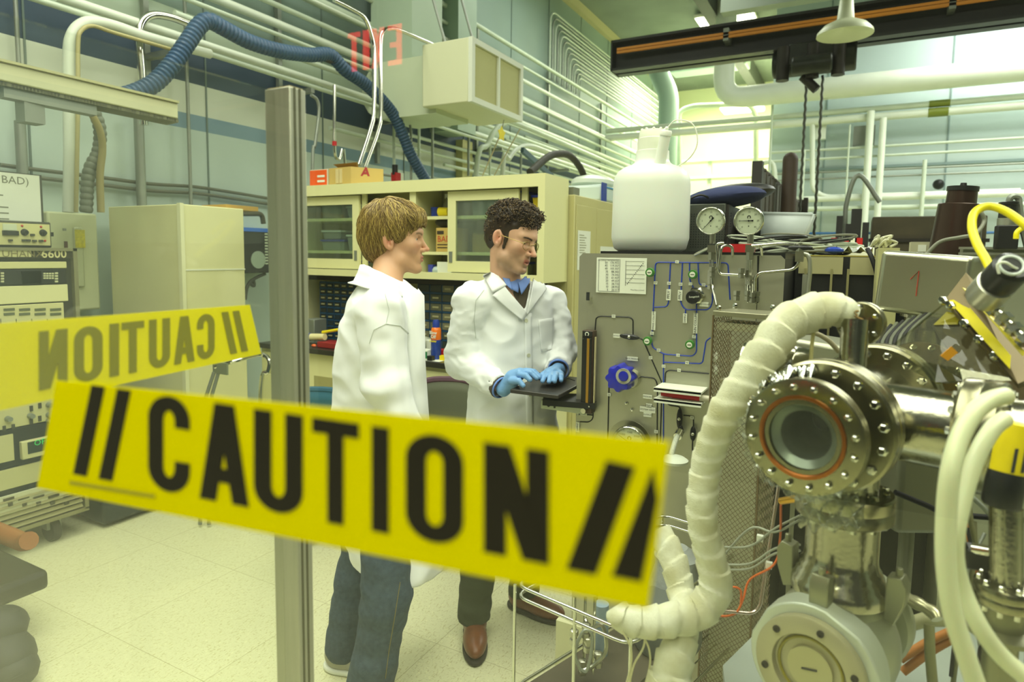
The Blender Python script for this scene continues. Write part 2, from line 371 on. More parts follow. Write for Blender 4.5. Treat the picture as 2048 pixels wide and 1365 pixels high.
# ---- blue flexible hose
def hose(name, pts, r, m_, label, cat='hose', step=.012, amp=.12, seg=14, parent=None):
    P = smooth_path(pts, 14); d = [0]
    for i in range(1, len(P)): d.append(d[-1]+(P[i]-P[i-1]).length)
    n = int(d[-1]/step); Q = []; R = []
    for k in range(n+1):
        t_ = d[-1]*k/n; i = max(0, min(len(P)-2, int(np.searchsorted(d, t_))-1)); f = (t_-d[i])/max(1e-6, d[i+1]-d[i]); Q.append(P[i].lerp(P[i+1], min(1, max(0, f)))); R.append(r*(1-amp*(1.0 if k % 3 == 2 else -.2)))
    b_ = MB(); b_.tube(Q, R, seg); o = b_.build(name, m_, parent, ang=32)
    if label: tag(o, label, cat)
    return o
BLUEH = mat('blue_hose', (58, 88, 118), .45, noise=.2, nscale=6)
P = [(225, 198), (270, 186), (310, 165), (345, 128), (375, 85), (398, 52), (418, 42), (450, 58), (500, 84), (560, 102), (620, 110), (660, 110), (690, 140), (730, 168), (768, 205), (790, 235), (808, 275), (822, 310), (852, 362)]
hose('flexible_hose', [onX(x, y, -4.02) for x, y in P], .056, BLUEH, 'blue ribbed flexible hose draped over the wall pipes', step=.011, amp=.13)
b = MB(); a = onX(618, 122, -4.05); c = onX(698, 116, -4.0); b.obox((a+c)/2, (.05, (c-a).length, .05)); b.build('hose_bracket', DARK); tag(COL.objects[-1], 'dark bracket arm propping the blue hose', 'bracket')
# ---- filter box with its duct
X0 = -3.1
A = onX(940, 203, X0); B_ = onX(1042, 238, X0); zt, zb = onX(940, 72, X0).z, A.z; y0, y1 = A.y, B_.y
t = thing('air_filter_box', (X0-.3, (y0+y1)/2, zb), 'cream air handler box with two brown pleated filters, hung by the left wall', 'air handler')
b = MB(); b.box(X0-.52, X0-.02, y0, y1, zb, zt); b.build('housing', mat('duct_cream', (222, 224, 186), .5), t, bevel=.01)
fm = WHITEPL
b = MB(); fr = .05
for (a0, a1, c0, c1) in ((y0, y1, zb, zb+fr), (y0, y1, zt-fr, zt), (y0, y0+fr, zb+fr, zt-fr), (y1-fr, y1, zb+fr, zt-fr), ((y0+y1)/2-.015, (y0+y1)/2+.015, zb+fr, zt-fr)): b.box(X0-.02, X0+.02, a0, a1, c0, c1)
b.build('frame', fm, t)
fmM = mat('filter_pleats', (214, 212, 150), .8, noise=.25, nscale=60, stretch=(1, 1, 14), bump=.5, bscale=60)
ym = (y0+y1)/2
for a0, a1 in ((y0+fr, ym-.015), (ym+.015, y1-fr)): MB().box(X0-.02, X0-.002, a0, a1, zb+fr, zt-fr).build('filter', fmM, t)
b = MB(); prof = []
for k in range(9): th = PI/2+PI*k/8; prof.append((math.cos(th)*.28, math.sin(th)*.27))
prof += [(.62, -.27), (.62, .27)]
b.prism([(-q[0]*-1, q[1]) for q in prof], (X0-1.05, y0+.1, (zb+zt)/2-.05), (1, 0, 0), (0, 0, 1), (0, .55, 0)); b.build('elbow_duct', mat('duct_pale', (206, 216, 184), .5), t, ang=50)
b = MB(); b.box(X0-1.25, X0-.75, y0+.15, y0+.65, zt-.15, 5.9); b.build('riser_duct', mat('duct_grey', (170, 188, 164), .5), t)
for yy in (y0+.05, y1-.35): MB().cyl((X0-.3, yy, zt), (X0-.9, yy-.4, 5.9), .012, seg=6).build('hanger_rod', GALV, t)
b = MB(); b.box(-4.6, -4.2, 6.4, 6.8, 3.0, 5.9); b.build('wall_duct', mat('duct_grey2', (150, 170, 150), .5)); tag(COL.objects[-1], 'tall grey rectangular duct on the left wall behind the filter box', 'duct')

# ---- cable tray / strip at the left
t = thing('strip_light', onX(170, 225, -3.9), 'long cream strip fitting hanging at upper left with beaded underside', 'strip fitting')
a = at(-30, 143, 3.05); c = at(343, 226, 3.75); d = (c-a).normalized(); sd = d.cross(Vector((0, 0, 1))).normalized(); upv = Vector((0, 0, 1))
b = MB(); b.obox((a+c)/2+upv*-.0, ((c-a).length, .16, .085), (d, sd, upv)); b.build('channel', mat('tray_cream', (206, 206, 168), .5, noise=.08, nscale=5), t, bevel=.006)
b = MB(); b.obox((a+c)/2+upv*.05, ((c-a).length, .19, .012), (d, sd, upv)); b.build('top_lip', mat('tray_lip', (178, 176, 132), .5), t)
b = MB()
for k in range(60): p = a+d*((c-a).length*(k+.5)/60)-upv*.052+sd*0; b.obox(p, (.024, .14, .02), (d, sd, upv))
b.build('grille', mat('tray_grille', (120, 120, 92), .5), t)
b = MB(); p = at(60, 215, 3.2); b.obox(p, (.09, .09, .16)); b.obox(at(100, 205, 3.25), (.4, .07, .05), (d, sd, upv)); b.build('support_arm', GALV, t)
hose('grey_hose', [onX(x, y, -4.0) for x, y in [(165, 212), (188, 225), (200, 262), (196, 305), (178, 345), (172, 425)]], .035, mat('grey_hose_m', (110, 116, 100), .6), 'thick grey cable loop hanging under the strip fitting', 'cable')
pipe('drop_cable', wallpath(-3.95, [(182, 225), (200, 262), (205, 300), (200, 350), (202, 425)]), .02, mat('tan_hose', (150, 140, 90), .6), 'tan hose hanging beside the thick grey cable loop', 'hose', sm=5)

# ================================================================= FAR END OF THE HALL
FY = 11.6
def farpipe(name, pts, r, m_, lab, cat='pipe', Y=FY, rnd=0, group=None):
    return pipe(name, [onY(x, y, Y) for x, y in pts], r, m_, lab, cat, rnd=rnd, group=group, seg=12)
p0 = onY(1446, 198, 11.4); z_ = p0.z
pipe('main_duct', [(p0.x, 11.4, 5.9), (p0.x, 11.4, z_), (8.9, 11.4, z_)], .17, WHITEPIPE, 'large round white duct turning from the ceiling and running right', 'duct', rnd=.35, seg=20)
def lvl(y1640): return onY(1640, y1640, FY).z
for k, (yy, r, m_, lab) in enumerate([(227, .045, PAINTPIPE, 'upper pale pipe running level across the far wall'), (243, .06, WHITEPIPE, 'second white pipe just below the upper pale far pipe'), (300, .02, PAINTPIPE, 'thin conduit across the far wall above eye level'), (318, .02, PAINTPIPE, 'thin conduit under the other thin far conduit'),
      (345, .015, GALV, 'slim grey line midway down the far wall'), (358, .015, GALV, 'second slim grey line midway down the far wall'), (398, .05, WHITEPIPE, 'low white rail along the far wall'), (418, .04, PAINTPIPE, 'low grey rail beneath the white rail'), (467, .02, mat('blue_pipe', (40, 90, 140), .5), 'thin blue pipe low on the far wall')]):
    pipe('hall_pipe', [(-1.4 if k > 1 else -4.3, FY, lvl(yy)), (8.9, FY, lvl(yy))], r, m_, lab, 'pipe')
for k, (px, y0, y1, r) in enumerate([(1742, 222, 440, .055), (1767, 236, 440, .05), (1545, 210, 330, .02), (1700, 250, 400, .015), (1850, 320, 430, .03), (1608, 300, 400, .03)]):
    a = onY(px, y0, FY-.1); farp = pipe('hall_post', [a, (a.x, a.y, 0)], r, WHITEPIPE if k < 2 else PAINTPIPE, 'vertical pipe on the far wall, %s' % ['left one of the stout white pair', 'right one of the stout white pair', 'slim one under the round duct', 'thin one near the stout pair', 'dark one at right above the grey case', 'one right of the hoist chain'][k], 'pipe', group='vertical pipes on far wall')
for k, px in enumerate((1540, 1625)):
    farpipe('arched_pipe', [(px-30, 400), (px-30, 330), (px+5, 322), (px+10, 345), (px+12, 430)] if k == 0 else [(px, 240), (px, 380), (px+25, 395), (2040, 382)], .04, WHITEPIPE, ['white arched pipe behind the dark slatted fence', 'white pipe that turns right along the far wall'][k], rnd=.3)
for k, (x0, x1, y_, r) in enumerate([(1858, 1900, 207, .052), (1856, 1896, 228, .067)]):
    a = onY(x0, y_, FY); c = onY(x1, y_, FY); zz = lvl((227, 243)[k]); MB().cyl((a.x, FY, zz), (c.x, FY, zz), r, seg=14).build('pipe_marker', mat('olive_tape', (110, 122, 30), .5)); tag(COL.objects[-1], ['upper', 'lower'][k]+' olive band wrapped on the far pipes', 'band', 'olive bands on far pipes')
b = MB(); c = onY(1640, 262, FY+.1); b.obox(c, (.18, .12, .28)); b.build('wall_junction_box', WHITEPIPE); tag(COL.objects[-1], 'pale box on far wall beside the hoist chain', 'box')
b = MB(); c = onY(1728, 272, FY+.1); b.obox(c, (.3, .12, .3)); b.build('wall_junction_box', GALV); tag(COL.objects[-1], 'grey junction box on far wall right of the chain', 'box')
b = MB(); c = onY(1877, 369, FY+.2); b.ball(c, .08); b.build('wall_fitting', BLACKPL); tag(COL.objects[-1], 'small round black fitting on the far wall', 'fitting')
# crane beam
CY = 8.0; bx0 = onY(1229, 149, CY).x; zb, zt = onY(1229, 149, CY).z, onY(1229, 89, CY).z
t = thing('crane_beam', (3, CY, zb), 'dark overhead crane girder spanning the hall with an orange conductor strip', 'crane')
b = MB(); b.box(bx0, 8.9, CY-.03, CY+.03, zb, zt); b.box(bx0, 8.9, CY-.16, CY+.16, zb, zb+.03); b.box(bx0, 8.9, CY-.16, CY+.16, zt-.03, zt); b.box(bx0, bx0+.02, CY-.16, CY+.16, zb, zt); b.build('girder', mat('crane_dark', (44, 46, 42), .4, noise=.2, nscale=3), t)
b = MB(); zo = onY(1245, 103, CY-.2).z
for dz in (0, .035): b.box(bx0+.1, 8.9, CY-.22, CY-.19, zo-.02+dz, zo+.008+dz)
b.build('conductor_strip', mat('orange_rail', (216, 140, 48), .4), t)
for px in (1452, 1900): c = onY(px, 80, CY-.2); MB().box(c.x-.03, c.x+.03, CY-.22, CY-.03, zo-.05, zo+.09).build('strip_clamp', GALV, t)
# second girder further
slab2 = MB(); a = onY(1240, 20, 9.6); slab2.box(a.x+1.5, 8.9, 9.5, 9.7, 4.95, 5.25); slab2.build('roof_beam', mat('beam_grey', (120, 130, 112), .5)); tag(COL.objects[-1], 'grey roof beam above and behind the crane girder', 'beam')
for k, x in enumerate((-2.4, 0.6, 3.6)):
    MB().box(x-.1, x+.1, -2, 17.4, 5.55, 5.9).build('roof_joist', mat('joist_dark', (60, 66, 60), .5)); tag(COL.objects[-1], 'dark roof joist running away over the hall, %s' % ['left', 'middle', 'right'][k], 'beam', 'roof joists')
# hoist
hc = onY(1628, 118, CY); t = thing('chain_hoist', (hc.x, CY, zb-.6), 'dark electric hoist with pulleys hanging under the crane girder', 'hoist')
b = MB(); b.obox((hc.x, CY, hc.z+.03), (.5, .36, .24)); b.cyl((hc.x-.42, CY, hc.z-.02), (hc.x+.42, CY, hc.z-.02), .15, seg=16); b.cyl((hc.x-.2, CY-.25, hc.z-.12), (hc.x+.2, CY-.25, hc.z-.12), .1, seg=12)
b.build('hoist_body', mat('hoist_dark', (46, 50, 40), .4, .3, noise=.4, nscale=12), t, bevel=.02)
MB().obox((hc.x-.04, CY, zb-.12), (.36, .2, .22)).build('trolley', mat('trolley_pale', (168, 176, 160), .5), t)
MB().cyl((hc.x-.1, CY-.1, hc.z-.2), (hc.x+.05, CY-.1, hc.z-.36), .05, seg=10).build('hook_block', DARK, t)
b = MB()
for dx in (-.3, 0, .25): b.cyl((hc.x+dx, CY-.15, hc.z+.12), (hc.x+dx, CY-.15, hc.z-.24), .07, seg=10)
b.build('motor', DARK, t)
for k, dx in enumerate((-.06, .1)):
    P = [(hc.x+dx+.004*(1 if i % 2 else -1), CY-.05, hc.z-.2-i*.05) for i in range(44)]
    MB().tube(P, .016, 5).build('chain', mat('chain_steel', (64, 66, 54), .4, .6), t)
# lamp shade
lc = onY(1690, 58, 7.4); t = thing('high_bay_lamp', (lc.x, lc.y, lc.z-.1), 'pale round dish lamp hanging in front of the crane girder', 'lamp')
b = MB(); b.lathe([(.26, -.06), (.255, -.03), (.2, .03), (.08, .09), (.06, .3), (.055, 5.9-lc.z-.35)], lc, seg=28, caps=False); b.lathe([(.0, .03), (.23, -.05), (.26, -.06)], lc, seg=28, caps=False); b.build('lamp_shade', mat('shade_pale', (206, 212, 176), .4), t, ang=60)
MB().cyl((lc.x, lc.y, 5.4), (lc.x, lc.y, 5.95), .03).build('stem', GALV, t)
# bright ceiling fixtures
EM = mat('tube_glow', (255, 255, 235), .5, emit=(255, 255, 225), estr=9)
def fixture(c, sx, sy, lab):
    t_ = thing('ceiling_light', (c[0], c[1], c[2]), lab, 'ceiling light', 'ceiling lights')
    MB().box(c[0]-sx/2, c[0]+sx/2, c[1]-sy/2, c[1]+sy/2, c[2]+.02, c[2]+.08).build('frame', WHITEPL, t_)
    MB().box(c[0]-sx/2+.02, c[0]+sx/2-.02, c[1]-sy/2+.02, c[1]+sy/2-.02, c[2], c[2]+.02).build('diffuser', EM, t_)
fixture(onZ(1455, 46, 5.8), 1.0, .9, 'glowing square ceiling light seen above the crane girder')
fixture(onZ(1405, 20, 5.8), .12, 1.4, 'slim glowing tube light left of the square one')
fixture(onY(1485, 222, 15.5), .9, .5, 'glowing panel light low in the bright recess')
fixture((-3.2, 1.0, 5.2), .35, 2.2, 'long tube light high over the left bay')
fixture((-.2, -1.6, 3.6), .5, 2.0, 'long tube light behind the glass booth')
fixture((1.6, .6, 3.6), 2.0, .4, 'tube light above the vacuum chamber')
# square duct at the corner
a = onX(1338, 250, -3.9); yy = 13.2
c1 = onY(1336, 250, yy); c2 = onY(1318, 148, yy)
pipe('corner_duct', [(c1.x, yy, 1.5), (c1.x, yy, onY(1336, 190, yy).z), (onY(1318, 148, yy).x, yy, c2.z), (onY(1300, 100, yy).x, yy, 5.8)], .2, mat('duct_teal', (142, 166, 158), .5), 'grey-green round duct kinked in the corner of hall', 'duct', rnd=.2, seg=16)
t = thing('unit_heater', onY(1385, 150, 14.5), 'pale grey ceiling duct boxes beyond the crane girder', 'duct'); c = onY(1390, 160, 14.5); MB().obox(c+Vector((.3, 0, .5)), (1.6, .5, .7)).build('casing', mat('duct_blue', (164, 184, 176), .5), t, bevel=.02); MB().obox(c+Vector((.1, -.3, .75)), (1.0, .1, .25)).build('slot', DARK, t)
farpipe('recess_pipe', [(1360, 690), (1358, 222), (1385, 212), (1500, 208), (1512, 230), (1512, 690)], .05, PAINTPIPE, 'squared hoop of pale pipe in the bright recess', Y=13.5, rnd=.15)
t = thing('storage_racking', (-3, 16, 0), 'pale shelving frame glowing in the bright recess', 'shelving')
b = MB()
for x in (-4.2, -3.2, -2.2): b.box(x-.04, x+.04, 15.6, 15.7, 0, 4)
b.build('upright', PAINTPIPE, t)
b = MB()
for k in range(9): b.box(-4.3, -1.6, 15.5, 16, .6+k*.4, .64+k*.4)
b.build('shelf', WHITEPIPE, t)
# dark slatted fence and post
t = thing('slatted_fence', (-.67, 6.2, 0), 'tall dark slatted screen receding behind the pressure gauges', 'screen')
MB().box(-.72, -.65, 4.98, 5.06, 0, 2.25).build('corner_post', mat('fence_dark', (44, 42, 36), .5), t)
b = MB(); y = 5.12; hh = 2.2
while y < 8.6: b.box(-.72, -.66, y, y+.16, 0, hh); b.cyl((-.69, y+.08, hh), (-.69, y+.08, hh+.05), .05, .01, seg=6); y += .24
b.build('slat', mat('fence_brown', (70, 64, 50), .6, noise=.3, nscale=6), t)
c = onY(1581, 320, 6.0); MB().lathe([(.062, -c.z), (.062, 0), (.055, .03), (.035, .055), (0, .065)], c, seg=18).build('round_post', mat('rust_post', (72, 56, 40), .6, noise=.3, nscale=8)); tag(COL.objects[-1], 'dark brown round post with domed top by the slatted screen', 'post')
t = thing('brown_screen', onY(1600, 480, 8.7), 'low dark brown screen right of the round domed post', 'screen'); a = onY(1592, 400, 8.7); c = onY(1616, 412, 8.7); MB().box(a.x, c.x, 8.7, 8.76, 0, a.z).build('screen_panel', mat('fence_brown', (70, 64, 50)), t); MB().box(c.x-.05, c.x, 8.66, 8.7, 0, a.z+.02).build('edge_post', DARK, t)
t = thing('bollard_frame', onY(1700, 470, 6.2), 'cluster of dark upright bars beyond the cable shelf', 'frame')
for px, y0, w in ((1680, 432, .05), (1697, 448, .04), (1714, 418, .08), (1732, 445, .05)): c = onY(px, y0, 6.2); MB().box(c.x-w/2, c.x+w/2, c.y, c.y+w, 0, c.z).build('bar', mat('bar_dark', (40, 40, 36), .5), t)
pipe('a_frame', [onY(1686, 790, 6.4), onY(1690, 470, 6.4), onY(1695, 400, 6.4), onY(1718, 350, 6.4), onY(1760, 405, 6.4)], .02, GALV, 'grey bent pipe arm reaching up beyond the dark bars', 'pipe', sm=5)
a = onY(1745, 434, 6.5); c = onY(1888, 434, 6.5)
t = thing('far_cabinet', ((a.x+c.x)/2, 6.7, 0), 'dark brown steel chest behind the bench, seam across its front', 'cabinet')
MB().box(a.x, c.x+.3, 6.5, 7.3, 0, a.z).build('body', mat('chest_brown', (84, 76, 52), .6, noise=.3, nscale=8), t, bevel=.01); MB().box(a.x-.02, c.x+.32, 6.47, 6.5, a.z-.22, a.z-.19).build('ledge', DARK, t)
# ================================================================= LEFT BAY
RX = -3.65
def xrect(b, px0, y0, px1, y1, X=RX, d=.01):
    """raised plate on a plane facing +X, its edges level and upright"""
    a = onX(px0, y0, X); c = onX(px1, y1, X); a2 = onX(px0, y1, X); c2 = onX(px1, y0, X)
    zt, zb = (a.z+c2.z)/2, (c.z+a2.z)/2; ya, yc = (a.y+a2.y)/2, (c.y+c2.y)/2
    b.box(X, X+d, ya, yc, zb, zt); return ya, yc, zb, zt
RB, RD = mat('rack_beige', (206, 203, 146), .5, noise=.06, nscale=5), mat('rack_dark', (60, 60, 46), .5)
ye = onX(150, 500, RX).y; zt = onX(147, 497, RX).z
t = thing('electronics_rack', (RX-.35, .8, 0), 'tall cream and black instrument rack on casters, 6600 on its header', 'rack')
b = MB(); b.box(RX-.7, RX-.01, -.3, ye, .14, zt); b.build('cabinet_body', RD, t, bevel=.008)
b = MB(); b.box(RX-.01, RX+.02, ye-.02, ye, .14, zt); b.box(RX-.01, RX+.02, -.3, ye, zt-.015, zt); b.box(RX-.01, RX+.02, -.3, ye, .13, .15); b.build('trim_strip', mat('rack_trim', (140, 138, 104), .4, .4), t)
hd = MB(); ya, yc, zb, z1 = xrect(hd, -150, 499, 144, 517); hd.build('header', mat('header_dark', (58, 54, 36), .4), t)
b = MB(); zc = (zb+z1)/2; pos = onX(82, 508, RX+.012)
text_mb(b, '6600', (RX+.012, pos.y, zc), (0, 1, 0), (0, 0, 1), .06, bold=.001); b.build('header_numerals', mat('num_beige', (212, 206, 150), .5), t)
b = MB(); xrect(b, -150, 500, 62, 514, RX+.011, .002); b.build('name_strip', RB, t)
b = MB(); text_mb(b, 'UHANX', (RX+.016, onX(0, 508, RX).y, zc), (0, 1, 0), (0, 0, 1), .05); b.build('name_letters', mat('letter_brown', (120, 112, 70), .5), t)
for (x0, y0, x1, y1, m_, nm) in [(-150, 524, 131, 538, RB, 'blank_panel'), (-150, 540, 130, 571, BLACK, 'keypad_panel'), (-150, 573, 134, 609, mat('rack_cream', (216, 214, 160), .45), 'blank_panel'), (-150, 612, 127, 690, RB, 'meter_panel'),
        (-150, 700, 126, 790, RB, 'module_panel'), (-150, 792, 112, 862, RB, 'module_panel'), (-150, 864, 112, 940, BLACK, 'display_panel'), (-150, 944, 112, 985, RB, 'blank_panel'), (-150, 990, 156, 1028, mat('rack_pale', (206, 208, 172), .5), 'switch_panel')]:
    b = MB(); ya, yc, zb, z1 = xrect(b, x0, y0, x1, y1, RX, .012); b.build(nm, m_, t, bevel=.003)
    if nm == 'keypad_panel':
        for g0 in (-22, 86):
            k_ = MB()
            for i in range(4):
                for j in range(3): xrect(k_, g0+i*5.5, 546+j*4.6, g0+i*5.5+4, 549+j*4.6, RX+.012, .006)
            for j in range(4): xrect(k_, g0+23, 545+j*5.5, g0+29, 548.5+j*5.5, RX+.012, .006)
            k_.build('keypad', mat('keys', (200, 200, 160), .5), t); k_ = MB(); xrect(k_, 43, 543, 82, 568, RX+.012, .004); k_.build('screen', mat('crt', (84, 92, 62), .25), t)
    if nm == 'meter_panel':
        k_ = MB()
        for i in range(4):
            for j in range(2): xrect(k_, 7+i*31, 617+j*9, 29+i*31, 622+j*9, RX+.012, .003)
        k_.build('display', mat('lcd_grey', (92, 98, 70), .4), t); k_ = MB()
        for i in range(5): xrect(k_, 2+i*31, 638, 3.2+i*31, 688, RX+.012, .002)
        for i in range(4): xrect(k_, 17+i*31, 650, 24+i*31, 657, RX+.012, .008)
        k_.build('switch', RD, t)
    if nm == 'module_panel':
        k_ = MB()
        for xx, yy in ((15, y0+46), (60, y0+40), (97, y0+18), (97, y0+38), (97, y0+50)): c = onX(xx, yy, RX+.012); MB().cyl(c, c+Vector((.03, 0, 0)), .014, .012).build('knob', GALV, t)
        for xx, yy in ((5, 60), (23, 57), (59, 20), (59, 46), (76, 14), (76, 40)): k_ = MB(); xrect(k_, xx, y0+yy, xx+6, y0+yy+11, RX+.012, .006); k_.build('switch', RD, t)
    if nm == 'display_panel':
        k_ = MB(); xrect(k_, 38, 876, 108, 911, RX+.012, .03); k_.build('meter_case', mat('rack_pale2', (206, 204, 150), .5), t, bevel=.004); k_ = MB(); xrect(k_, 55, 880, 108, 903, RX+.042, .002); k_.build('screen', mat('green_black', (18, 38, 30), .2), t)
        k_ = MB(); p = onX(68, 888, RX+.046); text_mb(k_, 'OFF', (RX+.046, p.y, p.z), (0, 1, 0), (0, 0, 1), .04); k_.build('digits', mat('green_digits', (40, 190, 90), .5, emit=(40, 200, 90), estr=.5), t)
        k_ = MB(); xrect(k_, -60, 876, 26, 930, RX+.012, .01); k_.build('module_plate', RB, t)
    if nm == 'switch_panel':
        k_ = MB()
        for i in range(5): xrect(k_, 6+i*30, 996-i*2, 28+i*30, 1001-i*2, RX+.012, .004); xrect(k_, 16+i*28, 1006-i, 25+i*28, 1013-i, RX+.012, .006)
        k_.build('switch', RD, t)
b = MB(); zl = onX(100, 1062, RX).z
for k in range(6): z = .16+k*.028; b.hexa([(RX, -.3, z), (RX+.02, -.3, z), (RX+.02, ye-.03, z), (RX, ye-.03, z)], [(RX, -.3, z+.016), (RX+.006, -.3, z+.016), (RX+.006, ye-.03, z+.016), (RX, ye-.03, z+.016)])
b.build('louvre', mat('louvre_tan', (150, 146, 100), .5), t)
for yy in (ye-.15, .2):
    b = MB(); b.cyl((RX-.06, yy-.02, .06), (RX-.06, yy+.02, .06), .06, seg=20); b.build('caster', RUBBER, t); MB().obox((RX-.06, yy, .11), (.05, .07, .08)).build('caster_fork', GALV, t)
# bench instrument on top of rack
DX = RX-.06
t = thing('bench_meter', (DX-.2, 1.0, zt), 'cream bench instrument with two knobs sitting on the rack top', 'instrument')
za = zt+.001; z2 = onX(100, 445, DX).z; y2 = onX(103, 470, DX).y
MB().box(DX-.35, DX, y2-.42, y2, za, z2).build('case', RD, t, bevel=.006)
MB().box(DX, DX+.006, y2-.41, y2-.01, za+.012, z2-.012).build('face_plate', mat('rack_beige3', (202, 198, 138), .5), t)
MB().box(DX-.1, DX-.04, y2, y2+.03, za+.06, z2-.05).build('handle', BLACKPL, t)
for xx, yy in ((49, 465), (86, 466)): c = onX(xx, yy, DX+.006); b = MB(); b.lathe([(.018, 0), (.016, .006), (.011, .007), (.01, .022), (0, .022)], c, (1, 0, 0), 16); b.build('knob', BLACKPL, t)
b = MB(); xrect(b, 5, 448, 33, 461, DX+.006, .003); b.build('dial_window', mat('dial_grey', (196, 204, 176), .3), t); b = MB(); xrect(b, 4, 462, 36, 471, DX+.006, .01); b.build('dial_shroud', BLACKPL, t)
for xx, yy in ((20, 481), (47, 481), (56, 481), (68, 482), (81, 482), (64, 470)): b = MB(); xrect(b, xx-4, yy-2, xx+4, yy+2, DX+.006, .01); b.build('switch', RD, t)
for xx, yy in ((44, 452), (82, 454), (90, 482)): MB().ball(onX(xx, yy, DX+.006), .006).build('red_lamp', RED, t)
# framed notice
NX = RX-.22; a = onX(78, 352, NX); z0 = z2+.001
t = thing('framed_notice', (NX, a.y-.3, z0), 'white printed notice reading BAD in a dark edged frame, upright on the bench instrument', 'notice')
MB().box(NX-.02, NX, a.y-.5, a.y+.012, z0, a.z+.005).build('frame', RD, t); MB().box(NX, NX+.003, a.y-.49, a.y, z0+.005, a.z).build('sheet', PAPER, t)
b = MB(); c = onX(2, 359, NX+.004); text_mb(b, 'BAD)', (NX+.004, c.y, c.z), (0, 1, 0), (0, 0, 1), .055)
for k in range(7): 
    w_ = (.2, .12, .24, .24, .24, .24, .2)[k]; zz = a.z-.12-k*.03; b.box(NX+.003, NX+.004, a.y-.3-w_/2, a.y-.3+w_/2+.03, zz, zz+.006)
b.build('print', mat('print_grey', (120, 122, 100), .7), t)
# breaker panel on the wall
BX = -4.42; zt_, zb_ = onX(120, 424, BX).z, onX(150, 622, BX).z; y0, y1 = onX(98, 500, BX).y, onX(197, 500, BX).y
t = thing('breaker_panel', (BX, (y0+y1)/2, zb_), 'pale grey breaker panel with a yellow warning sticker mounted behind the rack', 'electrical panel')
MB().box(-4.6, BX, y0, y1, zb_, zt_).build('box', mat('breaker_grey', (200, 205, 164), .5), t, bevel=.012)
MB().box(BX, BX+.02, y0+.14, y1-.1, zb_+.15, zt_-.09).build('door', mat('breaker_grey2', (186, 192, 152), .5), t, bevel=.01)
b = MB(); xrect(b, 150, 460, 170, 496, BX+.021, .002); b.build('warning_sticker', mat('sticker_yellow', (216, 206, 40), .5, noise=.35, nscale=70), t)
b = MB(); xrect(b, 128, 483, 133, 496, BX+.02, .015); b.build('latch', mat('latch_brown', (90, 60, 50), .5), t); b = MB(); xrect(b, 125, 457, 131, 462, BX+.02, .01); b.build('screw_plate', GALV, t)
for px in (183, 196, 205): a = onX(px, 425, -4.4); c = onX(px+2, 395, -4.4)
# beige locker block
LX = -3.6; y0 = onX(361, 410, LX).y; y1 = onX(487, 420, LX).y; zt_ = onX(361, 408, LX).z
t = thing('beige_locker', (-4.0, (y0+y1)/2, 0), 'tall cream locker of flat panels standing against the left wall', 'locker')
x2 = onY(216, 405, y0).x
MB().box(x2, LX, y0, y1, .02, zt_).build('body', mat('locker_cream', (224, 222, 170), .5, noise=.04, nscale=3), t, bevel=.006)
b = MB(); z = onX(400, 540, LX).z; b.box(LX, LX+.004, y0, y1, z-.004, z+.004); b.build('panel_seam', WHITEPL, t)
b = MB(); b.box(LX-.02, LX+.012, y0-.012, y0+.012, .02, zt_+.005); b.build('corner_trim', mat('locker_trim', (226, 226, 184), .5), t)
b = MB(); b.obox(onX(430, 414, LX-.25)+Vector((0, .12, 0)), (.25, .26, .03)); b.build('cardboard_sheet', mat('cardboard', (198, 158, 74), .7)); tag(COL.objects[-1], 'orange-brown cardboard lying on the cream locker top', 'cardboard'); COL.objects[-1].location.z = zt_+.002
# fan unit with blue top
a = onX(487, 455, -4.25); c = onX(536, 546, -4.25)
t = thing('wall_heater', (-4.4, (a.y+c.y)/2, c.z), 'black boxed unit with bright blue top fixed to the wall by the post', 'wall unit')
MB().box(-4.6, -4.25, a.y-.05, c.y+.25, c.z, a.z-.03).build('casing', BLACK, t, bevel=.006); MB().box(-4.6, -4.24, a.y-.06, c.y+.26, a.z-.03, a.z+.0).build('blue_lid', mat('blue_lid', (50, 108, 200), .4), t)
b = MB(); p = onX(516, 520, -4.249); b.cyl(p, p+Vector((.006, 0, 0)), .07, seg=24); b.build('fan_opening', mat('fan_pale', (150, 166, 146), .5), t)
b = MB(); p = onX(533, 498, -4.246)
for k in range(11): b.obox(p+Vector((0, 0, .12-k*.024)), (.003, .03, .013))
b.build('lettering', mat('let_w', (186, 196, 170), .5), t)
pipe('black_pipe', [onX(482, 428, -4.3), onX(524, 428, -4.3), onX(527, 448, -4.3)], .02, mat('pipe_black', (70, 66, 48), .5), 'short dark pipe elbow above the black wall unit', 'pipe', rnd=.04)
pipe('curly_cable', [onX(x, y, -4.3) for x, y in [(490, 600), (494, 575), (505, 560), (508, 572), (500, 566), (512, 556), (530, 548)]], .014, mat('cable_d', (60, 62, 50), .5), 'dark curled cable hanging under the black wall unit', 'cable', sm=5)
# blue drape
b = MB(); g = []
for i in range(9):
    row = []
    for j in range(12): y = 3.5+j*.06; row.append((-3.9+.04*math.sin(j*1.7), y, 1.25-i*.155+.02*math.sin(j)))
    g.append(row)
b.sheet(g); b.build('blue_sheet', mat('blue_cloth', (88, 124, 122), .8), solid=.01); tag(COL.objects[-1], 'teal cloth hanging between the cream locker and post', 'cloth')
